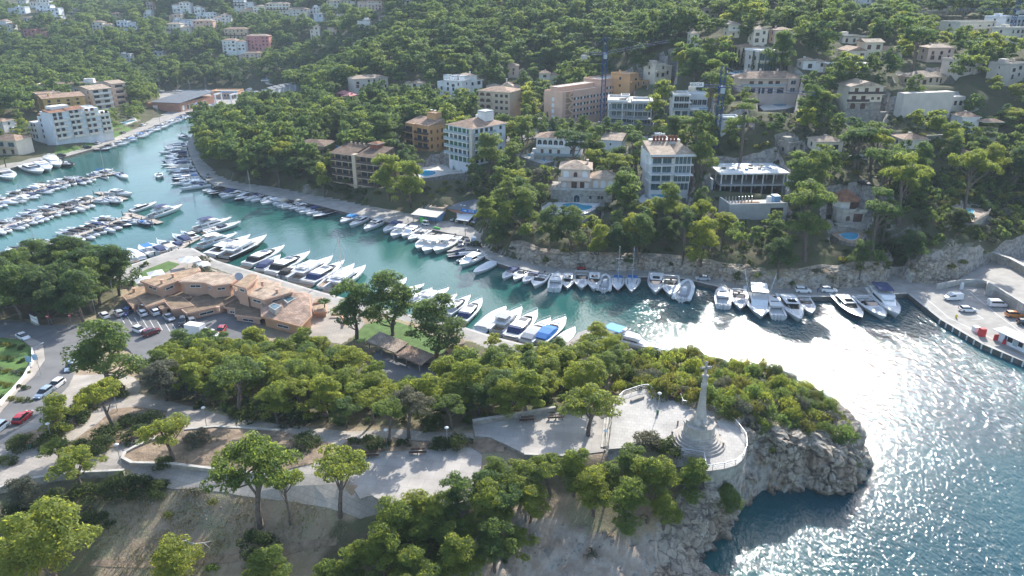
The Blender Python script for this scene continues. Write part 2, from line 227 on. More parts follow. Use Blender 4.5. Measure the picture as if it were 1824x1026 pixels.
def grow(a,b,d0,g,dmax):
 o=[a];d=d0
 while o[-1]<b:o.append(o[-1]+d);d=min(dmax,d*g)
 return o
gx=grow(118,1500,.9,1.03,40);gx=np.array([-t for t in gx[::-1]]+list(np.arange(-117.1,117.2,.9))+gx)
gy=np.array([30,36,42]+list(np.arange(46,200,.9))+grow(200.5,1650,.9,1.018,22))
GX,GY=np.meshgrid(gx,gy)
inA_,inB_=inpoly(GX,GY,cA),inpoly(GX,GY,cB)
dA,kA=segdist(GX,GY,cA,want=natA);dB,_=segdist(GX,GY,cB)
H0=base_h(GX,GY);H=H0.copy()
far=np.clip((GY-190)/120,0,1)
NZ=np.zeros_like(H)
rng=np.random.RandomState(3)
for k,(wl,am)in enumerate(((37,.55),(17,.35),(8,.22),(3.6,.12))):
 for _ in range(5):
  a=rng.uniform(0,6.28);ph=rng.uniform(0,6.28);f=6.283/(wl*rng.uniform(.7,1.4))
  NZ+=am*.5*np.sin(f*(GX*math.cos(a)+GY*math.sin(a))+ph+1.3*np.sin(.37*f*(GX*math.sin(a)-GY*math.cos(a))))
H+=NZ*(.5+.8*far)*np.clip((np.minimum(dA*inA_+99*inB_,dB*inB_+99*inA_))/12,0,1)
H=np.where(inA_&kA&(dA<6),H-(6-dA)*1.1,H)
H=np.where((inA_&~kA&(dA<1.6))|(inB_&(dB<1.6)),-3,H)
for k in('road','sidewalk','pavement','island','street','lawn_garden','hedge_bed','hedge_bed2','soil_strip'):
 m_=inpoly(GX,GY,polys[k]);H[m_]=H0[m_]
for k,z in Zflat.items():m_=inpoly(GX,GY,polys[k])&(H>-2.5);H[m_]=np.minimum(z-.18,z-.18)
H=np.where(inA_|inB_,H,-4.5)
_u,_v,_=proj(GX,GY,np.maximum(H,0));BARE=inpoly(_u,_v,[(862,905),(940,900),(1010,935),(1090,960),(1190,955),(1250,1000),(1230,1070),(780,1070),(830,1000)])&inA_
_r=np.abs(np.sin(GX*.9+1.7*np.sin(GY*.31))*np.cos(GY*.7+1.3*np.sin(GX*.43)))+.5*np.abs(np.sin(GX*2.1+GY*1.3+2*np.sin(GY*.9)))
H=np.where(BARE&(GY<130),H+.9*(_r-.5),H)
def ground(x,y,G=None):
 G=H if G is None else G
 x=np.asarray(x,float);y=np.asarray(y,float)
 i=np.clip(np.searchsorted(gx,x)-1,0,len(gx)-2);j=np.clip(np.searchsorted(gy,y)-1,0,len(gy)-2)
 a=np.clip((x-gx[i])/(gx[i+1]-gx[i]),0,1);b=np.clip((y-gy[j])/(gy[j+1]-gy[j]),0,1)
 return(G[j,i]*(1-a)+G[j,i+1]*a)*(1-b)+(G[j+1,i]*(1-a)+G[j+1,i+1]*a)*b
def gz(x,y):return float(ground(x,y))
def PG(u,v,dz=0.):
 """the ground point seen at a pixel (march along the ray)"""
 d=ray(u,v);t=np.arange(60,1700,.5)/d[1]
 X,Y,Z=d[0]*t,d[1]*t,CZ+d[2]*t
 g=np.maximum(ground(X,Y),0)+dz;hit=np.nonzero(Z<=g)[0]
 k=hit[0]if len(hit)else len(t)-1
 return Vector((X[k],Y[k],g[k]-dz))
 # ================================================================ GROUND, WATER, PAVED SURFACES
def pad(poly,z):
 """level the ground inside an outline (a building plot or terrace)"""
 PADS.append((poly,z));m_=inpoly(GX,GY,poly);H[m_]=z-.2
def grid_sheet(name,poly,zf,step=2.5,skirt=None,mats=None,off=.1):
 """crisp outline filled with a triangle net; zf is a height or None to follow the ground; skirt = depth of its side walls"""
 P=[Vector(p)for p in poly];n0=len(P);out=[]
 for i in range(n0):
  a,b=P[i],P[(i+1)%n0];k=max(1,int((b-a).length/step))if zf is None else 1
  out+=[a.lerp(b,t/k)for t in range(k)]
 n=len(out);pts=list(out)
 if zf is None:
  xs=[p.x for p in out];ys=[p.y for p in out]
  gxx,gyy=np.meshgrid(np.arange(min(xs),max(xs),step),np.arange(min(ys),max(ys),step))
  ok=inpoly(gxx,gyy,poly);dd,_=segdist(gxx,gyy,poly);ok&=dd>step*.4
  pts+=[Vector((x,y))for x,y in zip(gxx[ok],gyy[ok])]
 v2,_,f2,_,_,_=delaunay_2d_cdt(pts,[(i,(i+1)%n)for i in range(n)],[],0,1e-4)
 cen=np.array([[sum(v2[i].x for i in f)/3,sum(v2[i].y for i in f)/3]for f in f2])
 ok=inpoly(cen[:,0],cen[:,1],poly);fs=[f for f,o_ in zip(f2,ok)if o_]
 xs=np.array([p.x for p in v2]);ys=np.array([p.y for p in v2])
 zs=np.full(len(v2),zf)if zf is not None else ground(xs,ys)+off
 mb=MB();mb.add(list(zip(xs,ys,zs)),fs)
 if skirt:
  zz=ground(np.array([p.x for p in out]),np.array([p.y for p in out]))+off if zf is None else np.full(n,zf)
  a2=sum(out[i].x*out[(i+1)%n].y-out[(i+1)%n].x*out[i].y for i in range(n));sg=1 if a2>0 else-1
  for i in range(n):
   j=(i+1)%n;a,b=(i,j)if sg>0 else(j,i)
   mb.add([(out[a].x,out[a].y,zz[a]-skirt),(out[b].x,out[b].y,zz[b]-skirt),(out[b].x,out[b].y,zz[b]),(out[a].x,out[a].y,zz[a])],[(0,1,2,3)],1)
 return tag(mb.obj(name,mats),kind='structure')
def terrain_mat():
 m=D.materials.new('terrain');n,N,L=nodes(m)
 b=N.new('ShaderNodeBsdfPrincipled');o=N.new('ShaderNodeOutputMaterial');L.new(b.outputs[0],o.inputs[0]);b.inputs['Roughness'].default_value=.95;b.inputs['Specular IOR Level'].default_value=.15
 g=N.new('ShaderNodeNewGeometry')
 def noi(s,d=6,r=.6):
  t=N.new('ShaderNodeTexNoise');t.inputs['Scale'].default_value=s;t.inputs['Detail'].default_value=d;t.inputs['Roughness'].default_value=r;L.new(g.outputs['Position'],t.inputs['Vector']);return t.outputs['Fac']
 def rng_(x,a,b_):
  r=N.new('ShaderNodeMapRange');r.interpolation_type='SMOOTHSTEP';r.inputs[1].default_value=a;r.inputs[2].default_value=b_;L.new(x,r.inputs[0]);return r.outputs[0]
 def mix(f,c1,c2):
  x=N.new('ShaderNodeMix');x.data_type='RGBA';L.new(f,x.inputs[0])
  for i,c in((6,c1),(7,c2)):
   if isinstance(c,tuple):x.inputs[i].default_value=(*c,1)
   else:L.new(c,x.inputs[i])
  return x.outputs[2]
 soil=mix(rng_(noi(.5),.35,.65),(.28,.20,.135),(.38,.29,.205))
 soil=mix(rng_(noi(2.6),.42,.62),soil,(.30,.245,.17))
 dry=mix(rng_(noi(6.),.45,.6),(.33,.285,.185),(.20,.195,.10))
 col=mix(rng_(noi(.12,4),.46,.62),soil,dry)
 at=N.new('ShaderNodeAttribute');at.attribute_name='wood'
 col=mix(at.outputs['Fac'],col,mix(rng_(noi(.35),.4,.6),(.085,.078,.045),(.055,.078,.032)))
 peb=rng_(noi(9.,3),.63,.70);at3=N.new('ShaderNodeAttribute');at3.attribute_name='stony'
 mu=N.new('ShaderNodeMath');mu.operation='MULTIPLY';L.new(peb,mu.inputs[0]);L.new(at3.outputs['Fac'],mu.inputs[1])
 col=mix(mu.outputs[0],col,(.42,.39,.34))
 at4=N.new('ShaderNodeAttribute');at4.attribute_name='bare'
 col=mix(at4.outputs['Fac'],col,mix(rng_(noi(.6),.35,.65),(.34,.265,.205),(.45,.385,.32)))
 rock=mix(rng_(noi(.9),.35,.62),(.20,.185,.165),(.40,.36,.31))
 sx=N.new('ShaderNodeSeparateXYZ');L.new(g.outputs['True Normal'],sx.inputs[0])
 st=rng_(sx.outputs['Z'],.72,.60)
 col=mix(st,col,rock)
 L.new(col,b.inputs['Base Color'])
 u=N.new('ShaderNodeBump');u.inputs['Strength'].default_value=.7;u.inputs['Distance'].default_value=.35;L.new(noi(2.2,8,.7),u.inputs['Height']);L.new(u.outputs[0],b.inputs['Normal'])
 return m
M['terrain']=terrain_mat()
def rock_mat():
 m=D.materials.new('rock');n,N,L=nodes(m)
 b=N.new('ShaderNodeBsdfPrincipled');o=N.new('ShaderNodeOutputMaterial');L.new(b.outputs[0],o.inputs[0]);b.inputs['Roughness'].default_value=.9;b.inputs['Specular IOR Level'].default_value=.2
 g=N.new('ShaderNodeNewGeometry')
 t=N.new('ShaderNodeTexNoise');t.inputs['Scale'].default_value=.45;t.inputs['Detail'].default_value=9;t.inputs['Roughness'].default_value=.68;t.inputs['Distortion'].default_value=.6;L.new(g.outputs['Position'],t.inputs[0])
 cr=N.new('ShaderNodeValToRGB');e=cr.color_ramp.elements;e[0].position=.3;e[0].color=(.19,.17,.145,1);e[1].position=.72;e[1].color=(.58,.505,.41,1)
 e2=cr.color_ramp.elements.new(.5);e2.color=(.41,.355,.285,1);L.new(t.outputs['Fac'],cr.inputs[0])
 t2=N.new('ShaderNodeTexNoise');t2.inputs['Scale'].default_value=.16;t2.inputs['Detail'].default_value=3;L.new(g.outputs['Position'],t2.inputs[0])
 r2=N.new('ShaderNodeMapRange');r2.inputs[1].default_value=.5;r2.inputs[2].default_value=.66;r2.inputs[4].default_value=.55;L.new(t2.outputs['Fac'],r2.inputs[0])
 x=N.new('ShaderNodeMix');x.data_type='RGBA';L.new(r2.outputs[0],x.inputs[0]);L.new(cr.outputs[0],x.inputs[6]);x.inputs[7].default_value=(.38,.27,.18,1)
 sx=N.new('ShaderNodeSeparateXYZ');L.new(g.outputs['Position'],sx.inputs[0])
 rw=N.new('ShaderNodeMapRange');rw.inputs[1].default_value=.75;rw.inputs[2].default_value=.1;rw.inputs[4].default_value=.8;L.new(sx.outputs['Z'],rw.inputs[0])
 x2=N.new('ShaderNodeMix');x2.data_type='RGBA';L.new(rw.outputs[0],x2.inputs[0]);L.new(x.outputs[2],x2.inputs[6]);x2.inputs[7].default_value=(.06,.055,.04,1)
 vo=N.new('ShaderNodeTexVoronoi');vo.feature='DISTANCE_TO_EDGE';vo.inputs['Scale'].default_value=.62
 ad=N.new('ShaderNodeVectorMath');ad.operation='MULTIPLY_ADD';ad.inputs[1].default_value=(3.2,3.2,2.2);L.new(t.outputs['Color'],ad.inputs[0]);L.new(g.outputs['Position'],ad.inputs[2]);L.new(ad.outputs[0],vo.inputs[0])
 rv=N.new('ShaderNodeMapRange');rv.inputs[2].default_value=.05;L.new(vo.outputs['Distance'],rv.inputs[0])
 mc=N.new('ShaderNodeMix');mc.data_type='RGBA';mc.inputs[6].default_value=(.09,.08,.068,1);rc=N.new('ShaderNodeMapRange');rc.inputs[2].default_value=.035;rc.inputs[3].default_value=.35;L.new(vo.outputs['Distance'],rc.inputs[0]);L.new(rc.outputs[0],mc.inputs[0]);L.new(x2.outputs[2],mc.inputs[7]);L.new(mc.outputs[2],b.inputs['Base Color'])
 am=N.new('ShaderNodeMath');am.operation='MULTIPLY_ADD';am.inputs[1].default_value=.2;L.new(rv.outputs[0],am.inputs[0]);L.new(t.outputs['Fac'],am.inputs[2])
 u=N.new('ShaderNodeBump');u.inputs['Strength'].default_value=1.;u.inputs['Distance'].default_value=.7;L.new(am.outputs[0],u.inputs['Height']);L.new(u.outputs[0],b.inputs['Normal'])
 return m
M['rock']=rock_mat()
def build_terrain():
 ny,nx=H.shape;V=np.stack([GX.ravel(),GY.ravel(),H.ravel()],1)
 i=np.arange(nx*(ny-1)).reshape(ny-1,nx)[:,:-1].ravel()
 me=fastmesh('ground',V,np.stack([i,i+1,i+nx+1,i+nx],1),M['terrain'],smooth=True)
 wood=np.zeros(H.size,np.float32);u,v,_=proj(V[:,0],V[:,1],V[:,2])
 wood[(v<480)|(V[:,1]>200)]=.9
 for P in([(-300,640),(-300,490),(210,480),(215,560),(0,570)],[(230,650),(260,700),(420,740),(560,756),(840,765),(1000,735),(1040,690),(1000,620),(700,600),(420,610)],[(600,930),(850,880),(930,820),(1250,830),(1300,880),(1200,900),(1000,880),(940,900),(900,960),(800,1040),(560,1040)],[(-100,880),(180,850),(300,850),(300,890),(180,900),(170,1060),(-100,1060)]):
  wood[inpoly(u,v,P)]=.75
 st=np.zeros(H.size,np.float32);st[inpoly(u,v,[(300,870),(380,880),(440,900),(400,960),(320,950),(280,930)])]=1;st[inpoly(u,v,[(1100,640),(1330,660),(1300,720),(1240,725),(1190,700),(1110,695)])]=.7;st[inpoly(u,v,[(860,900),(980,890),(1100,960),(1100,1060),(850,1060)])]=.8
 for nm,A in(('wood',wood),('stony',st),('bare',BARE.ravel().astype(np.float32))):
  at=me.attributes.new(nm,'FLOAT','POINT');at.data.foreach_set('value',A)
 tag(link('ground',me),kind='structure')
def chaikin(p,k=2):
 for _ in range(k):
  o=[p[0]]
  for a,b in zip(p,p[1:]):o+=[a.lerp(b,.25),a.lerp(b,.75)]
  p=o+[p[-1]]
 return p
def cliff(name,line,top,run,step=.4,rows=46,amp=1.,zb=-2.5,inward=1,lip=.35,seed=0,block=1.7):
 """craggy rock face swept along a line of (x, y, z): top(x, y) gives the height of the land behind, run how far inland the face goes"""
 L_=chaikin([Vector(p)for p in line],2);s=[0]
 for a,b in zip(L_,L_[1:]):s.append(s[-1]+(b-a).length)
 n=int(s[-1]/step);P=[]
 for t in np.linspace(0,s[-1],n):
  k=min(max(int(np.searchsorted(s,t))-1,0),len(L_)-2);P.append(L_[k].lerp(L_[k+1],(t-s[k])/max(1e-6,s[k+1]-s[k])))
 V=[];sd=Vector((seed*13.1,seed*7.7,seed*3.3))
 Q=[Vector((p.x,p.y))for p in P]
 T=[(Q[min(i+6,n-1)]-Q[max(i-6,0)]).normalized()for i in range(n)]
 base=[[Q[i]+Vector((-T[i].y,T[i].x))*inward*r for r in(run,run*.3)]for i in range(n)]
 hz=top(np.array([b[0].x for b in base]),np.array([b[0].y for b in base]));hm=top(np.array([b[1].x for b in base]),np.array([b[1].y for b in base]))
 k5=np.ones(15)/15;hm=np.convolve(np.pad(hm,7,'edge'),k5,'valid')
 for i in range(n):
  nx_,ny_=-T[i].y*inward,T[i].x*inward;z0=P[i].z+zb
  en=min(1,i*step/4,(n-1-i)*step/4)
  big=noise.noise((P[i]*.11)+sd)
  for j in range(rows):
   f=j/(rows-1)
   if f<.42:g=f/.42;off=run-(run-run*.28)*g;z=hz[i]*(1-g)+hm[i]*g
   else:
    g=(f-.42)/.58;off=run*.28*max(0,1-g)**.8-1.2*g;z=hm[i]+(z0-hm[i])*max(0,g)**1.15
   w_=min(1,f/.3)*en
   p=Vector((Q[i].x+nx_*off,Q[i].y+ny_*off,z));pw=p+sd
   c,cp_=noise.voronoi(Vector((pw.x,pw.y,pw.z*.7))/block+noise.noise_vector(pw*.35)*.8);ed=min(.6,c[1]-c[0]);blk_=noise.noise(cp_[0]*2.7+sd)
   dsp=amp*(1.5*big+1.0*noise.noise(pw*.33)-.85*math.exp(-ed*9)+.8*blk_+.5*noise.noise(pw*.9)+.32*(.5-abs(noise.noise(pw*1.9)))+.22*noise.noise(pw*3.1))
   dz=amp*(.55*noise.noise(pw*.4+Vector((9,3,1)))-.35*math.exp(-ed*9)+.5*blk_+.18*noise.noise(pw*1.7))*min(1,f/.25)*en
   V.append((p.x-nx_*dsp*w_,p.y-ny_*dsp*w_,p.z+dz-(lip if j==0 else 0)))
 i=np.arange(rows*(n-1)).reshape(n-1,rows)[:,:-1].ravel()
 F_=np.stack([i,i+rows,i+rows+1,i+1],1)
 if inward>0:F_=F_[:,::-1]
 o=link(name,fastmesh(name,V,F_,M['rock'],smooth=False));return tag(o,kind='structure')
def water_mat():
 m=D.materials.new('water');n,N,L=nodes(m)
 b=N.new('ShaderNodeBsdfPrincipled');o=N.new('ShaderNodeOutputMaterial');L.new(b.outputs[0],o.inputs[0])
 b.inputs['Roughness'].default_value=.06;b.inputs['IOR'].default_value=1.33;b.inputs['Specular IOR Level'].default_value=.5
 g=N.new('ShaderNodeNewGeometry');sx=N.new('ShaderNodeSeparateXYZ');L.new(g.outputs['Position'],sx.inputs[0])
 def mr(x,a,b_,c=0.,d=1.):
  r=N.new('ShaderNodeMapRange');r.interpolation_type='SMOOTHSTEP'
  for i,t in enumerate((a,b_,c,d)):r.inputs[i+1].default_value=t
  L.new(x,r.inputs[0]);return r.outputs[0]
 def math_(op,a,b_):
  r=N.new('ShaderNodeMath');r.operation=op
  for i,t in enumerate((a,b_)):
   if isinstance(t,(int,float)):r.inputs[i].default_value=t
   else:L.new(t,r.inputs[i])
  return r.outputs[0]
 def noi(scale,rot,sxy,det=3,rough=.55):
  mp=N.new('ShaderNodeMapping');mp.inputs['Rotation'].default_value=(0,0,rot);mp.inputs['Scale'].default_value=(*sxy,1);L.new(g.outputs['Position'],mp.inputs[0])
  t=N.new('ShaderNodeTexNoise');t.inputs['Scale'].default_value=scale;t.inputs['Detail'].default_value=det;t.inputs['Roughness'].default_value=rough;t.inputs['Distortion'].default_value=.4;L.new(mp.outputs[0],t.inputs[0]);return t.outputs['Fac']
 sea=mr(math_('ADD',sx.outputs['X'],math_('MULTIPLY',sx.outputs['Y'],-.12)),-25.,55.)
 patch=mr(noi(.018,.3,(1,1),3),.35,.65)
 def mix(f,c1,c2):
  x=N.new('ShaderNodeMix');x.data_type='RGBA';L.new(f,x.inputs[0])
  for i,c in((6,c1),(7,c2)):
   if isinstance(c,tuple):x.inputs[i].default_value=(*c,1)
   else:L.new(c,x.inputs[i])
  return x.outputs[2]
 harbour=mix(patch,(.017,.088,.080),(.036,.132,.112))
 col=mix(sea,harbour,mix(patch,(.004,.056,.076),(.008,.082,.10)))
 L.new(col,b.inputs['Base Color'])
 hgt=math_('ADD',math_('MULTIPLY',noi(.34,.5,(1,.5),3),.5),math_('ADD',math_('MULTIPLY',noi(1.3,.2,(1,.55),3),.42),math_('MULTIPLY',noi(3.6,-.3,(1,.6),2),.11)))
 gust=mr(noi(.03,.8,(1,.4),2),.35,.65,.65,1.15)
 amp=math_('MULTIPLY',mr(sea,0.,1.,.15,.62),gust)
 u=N.new('ShaderNodeBump');u.inputs['Distance'].default_value=1.;L.new(hgt,u.inputs['Height']);L.new(amp,u.inputs['Strength']);L.new(u.outputs[0],b.inputs['Normal'])
 return m
M['water']=water_mat()
def build_haze():
 m=D.materials.new('haze');n,N,L=nodes(m);o=N.new('ShaderNodeOutputMaterial');v=N.new('ShaderNodeVolumePrincipled')
 v.inputs['Color'].default_value=(.72,.86,1,1);v.inputs['Density'].default_value=HAZE;v.inputs['Anisotropy'].default_value=.0
 L.new(v.outputs[0],o.inputs['Volume'])
 mb=MB();mb.box(-1900,1900,10,2050,-8,118);mb.box(-1900,1900,-60,10,-8,118);
 mb=MB();mb.box(-1900,1900,-60,2050,-8,118)
 tag(mb.obj('haze',m),kind='stuff')
HAZE=0.00013
def build_ground_all():
 global H
 uG,vG,dG=proj(GX,GY,np.maximum(H,0));rG=np.hypot(GX,GY)
 for P,z in FOOTZ:m_=inpoly(GX,GY,P);H[m_]=np.minimum(H[m_],z-.25)
 for u0,u1,v0,v1,dp in[w_ for w_ in VIEW if w_[4]<400]:
  m_=(uG>u0-3)&(uG<u1+3)&(dG<dp+1)&(dG>dp-60)&(GY>185)
  d=ray((u0+u1)/2,v1);zl=CZ+d[2]/math.hypot(d[0],d[1])*rG
  H[m_]=np.where(H[m_]>1.4,np.maximum(np.minimum(H[m_],zl[m_]-.1),np.minimum(H[m_],1.4)),H[m_])
 build_terrain()
 mb=MB();mb.add([(-1900,-60,0),(1900,-60,0),(1900,2040,0),(-1900,2040,0)],[(0,1,2,3)])
 tag(mb.obj('water',M['water']),kind='structure')
 for nm,pk,z,mk in(('quay','quayB2',q,'quay'),('quay','quayB1',q,'quay'),('quay','quayA',q,'quay'),('boatyard_apron','boatyard',1.9,'quay'),('car_park','lot',2.7,'asphalt'),('terrace','terrace',1.9,'path_paving'),('lower_plaza','plaza',9.3,'plaza_paving'),('upper_plaza','upper_plaza',10.3,'plaza_paving'),('monument_platform','platform',11.6,'platform_paving'),('car_park','carport_lot',3.3,'asphalt'),('lawn','lawn_club',2.1,'lawn'),('lawn','lawn_side',2.1,'lawn')):
  grid_sheet(nm,polys[pk],z,skirt=3.2 if 'quay' in pk else 2.2,mats=[M[mk],M['wet_stone' if 'quay' in pk else 'stone']])
 for nm,pk,mk,off,st in(('road','road','asphalt',.10,2.2),('sidewalk','sidewalk','path_paving',.22,2),('pavement','pavement','path_paving',.12,2),('planting_bed','island','soil',.2,2),('planting_bed','soil_strip','soil',.16,2),('planting_bed','hedge_bed','soil',.2,2),('planting_bed','hedge_bed2','soil',.2,2),('lawn','lawn_bank','lawn',.15,3),('lawn','lawn_garden','lawn',.15,2),('street','street','asphalt',.25,3)):
  grid_sheet(nm,polys[pk],None,step=st,skirt=.5,mats=[M[mk],M['stone']],off=off)
 tr=[W(165,1012,2.6),W(255,1003,3.3),W(300,998,3.5),W(370,995,3.6),W(440,990,3.8),W(520,976,4.6),W(600,962,5.6)]
 tr=[Vector((p.x,p.y))for p in tr];lft=[];rgt=[]
 for i,p in enumerate(tr):
  d=(tr[min(i+1,6)]-tr[max(i-1,0)]).normalized();nn=Vector((-d.y,d.x))*(.45+.12*(i%2));lft.append(tuple(p+nn));rgt.append(tuple(p-nn))
 grid_sheet('footpath',lft+rgt[::-1],None,step=1.,skirt=.3,mats=[M['gravel_path'],M['soil']],off=.06)
 nat=[Vector((*cA[i],0))for i in range(22,55)]
 cliff('sea_cliff',nat,lambda x,y:base_h(x,y),9.5,step=.36,rows=64,amp=1.15,seed=1,inward=-1)
 ln=[W(u,v,1.3)for u,v in((905,452),(940,466),(985,474),(1060,480),(1180,480),(1260,494),(1330,508),(1420,514),(1500,511),(1545,507),(1580,497),(1588,484),(1586,470))]
 cliff('rock_face',ln,lambda x,y:np.maximum(base_h(x,y),5.2),4.5,step=.6,rows=30,amp=.6,seed=2,zb=-.4,inward=1,block=1.4)
 ln=[W(u,v,1.3)for u,v in((1598,468),(1600,488),(1618,500),(1645,503),(1690,497),(1722,486),(1752,476),(1762,466),(1768,455))]
 cliff('rock_face',ln,lambda x,y:np.maximum(base_h(x,y),6),9,step=.5,rows=44,amp=.9,seed=5,zb=-.4,inward=1,block=1.5)
 build_haze()
 # ================================================================ BUILDINGS
def tilemat(name,c,s=.35):
 m=D.materials.new(name);n,N,L=nodes(m)
 b=N.new('ShaderNodeBsdfPrincipled');o=N.new('ShaderNodeOutputMaterial');L.new(b.outputs[0],o.inputs[0]);b.inputs['Roughness'].default_value=.85;b.inputs['Specular IOR Level'].default_value=.2
 g=N.new('ShaderNodeTexCoord');br=N.new('ShaderNodeTexBrick');br.inputs['Scale'].default_value=1;br.inputs['Brick Width'].default_value=s*1.5;br.inputs['Row Height'].default_value=s;br.inputs['Mortar Size'].default_value=.05
 br.inputs['Color1'].default_value=(*c,1);br.inputs['Color2'].default_value=(c[0]*.72,c[1]*.66,c[2]*.6,1);br.inputs['Mortar'].default_value=(c[0]*.4,c[1]*.36,c[2]*.33,1)
 L.new(g.outputs['Object'],br.inputs['Vector'])
 t=N.new('ShaderNodeTexNoise');t.inputs['Scale'].default_value=.5;t.inputs['Detail'].default_value=6;L.new(g.outputs['Object'],t.inputs['Vector'])
 r=N.new('ShaderNodeMapRange');r.inputs[1].default_value=.35;r.inputs[2].default_value=.7;r.inputs[3].default_value=.6;r.inputs[4].default_value=1.08;L.new(t.outputs['Fac'],r.inputs[0])
 x=N.new('ShaderNodeMix');x.data_type='RGBA';x.blend_type='MULTIPLY';x.inputs[0].default_value=1;L.new(br.outputs['Color'],x.inputs[6]);L.new(r.outputs[0],x.inputs[7]);L.new(x.outputs[2],b.inputs['Base Color'])
 M[name]=m
tilemat('tile',(.58,.41,.30));tilemat('tile_red',(.48,.25,.16));tilemat('tile_dark',(.30,.215,.16));tilemat('tile_pale',(.68,.55,.43));tilemat('tile_club',(.64,.48,.33),.3);tilemat('tile_club_old',(.42,.32,.22),.3);tilemat('tile_lattice',(.68,.49,.38),.5)
for k,c in dict(white=(.78,.77,.74),white_blue=(.74,.77,.80),cream=(.76,.68,.55),ochre=(.62,.40,.15),greybeige=(.60,.54,.47),pinkbeige=(.68,.52,.43),brown=(.40,.27,.17),orange=(.64,.36,.17),tan=(.60,.47,.34),salmon=(.74,.48,.35),brick=(.46,.24,.16),pink=(.62,.25,.24),club=(.60,.38,.27),club_orange=(.64,.36,.20),grey=(.40,.40,.40),rose=(.72,.57,.48)).items():
 setmat(k,c,.85,var=.07,vs=.35,bump=.05)
setmat('glass',(.03,.04,.05),.06,var=0,spec=.8);setmat('glass_blue',(.06,.12,.15),.06,var=0,spec=.8);setmat('dark',(.03,.028,.026),.7,var=.1);setmat('shutter_brown',(.12,.06,.045),.7,var=.05);setmat('shutter_white',(.80,.80,.80),.6,var=.03);setmat('shutter_green',(.05,.16,.10),.6,var=.03)
setmat('rail_glass',(.35,.42,.44),.1,var=0,spec=.6);setmat('rail_dark',(.08,.055,.045),.7,var=.05);setmat('roof_grey',(.13,.15,.17),.8,var=.1,vs=.3);setmat('roof_white',(.74,.73,.71),.8,var=.12,vs=.5);setmat('roof_gravel',(.58,.53,.47),.9,var=.2,vs=.8);setmat('canvas_cream',(.68,.62,.52),.8,var=.08);setmat('canvas_white',(.80,.79,.77),.8,var=.04);setmat('metal',(.45,.46,.48),.4,metal=.6,var=.1);setmat('blue_panel',(.16,.34,.55),.5,var=.12,vs=.5);setmat('crane_blue',(.018,.06,.18),.7,var=.05,spec=.15);setmat('terracotta_dark',(.30,.10,.06),.8,var=.15)
FOOT=[];FOOTZ=[];VIEW=[]
_wc={}
def win_mesh(kind,w,h):
 k=(kind,round(w,1),round(h,1))
 if k in _wc:return _wc[k]
 fm,pm={'glass':('white','glass'),'dark':('rail_dark','glass'),'brown':('shutter_brown','shutter_brown'),'white':('shutter_white','shutter_white'),'green':('shutter_green','shutter_green'),'blue':('metal','glass_blue'),'arch':('white','glass'),'archw':('white','shutter_white'),'archb':('rail_dark','shutter_brown'),'hole':('concrete','dark')}[kind]
 a=MB();t=min(.12,w*.12);n=9
 if kind.startswith('arch'):
  r=w/2;out=[(-r,0),(r,0)]+[(r*math.cos(math.pi*i/(n-1)),h-r+r*math.sin(math.pi*i/(n-1)))for i in range(n)]
 else:out=[(-w/2,0),(w/2,0),(w/2,h),(-w/2,h)]
 c=(sum(p[0]for p in out)/len(out),h/2);m=len(out)
 inn=[(c[0]+(x-c[0])*(1-2*t/w),c[1]+(z-c[1])*(1-2*t/h))for x,z in out]
 vs=[(x,-.10,z)for x,z in out]+[(x,-.10,z)for x,z in inn]+[(x,.0,z)for x,z in out]+[(x,-.01,z)for x,z in inn]
 for i in range(m):
  j=(i+1)%m;a.add([vs[i],vs[j],vs[m+j],vs[m+i]],[(0,1,2,3)]);a.add([vs[2*m+i],vs[2*m+j],vs[j],vs[i]],[(0,1,2,3)]);a.add([vs[m+i],vs[m+j],vs[3*m+j],vs[3*m+i]],[(0,1,2,3)])
 f=a.mesh('window');f.materials.append(M[fm])
 p=MB();p.add([(x,-.02,z)for x,z in inn],[tuple(range(m))])
 if kind not in('hole',)and w>1.1:p.box(-.03,.03,-.07,-.021,inn[0][1],inn[2][1]-(.1 if m>4 else 0),1)
 g=p.mesh('pane');g.materials.append(M[pm]);g.materials.append(M[fm])
 _wc[k]=(f,g);return _wc[k]
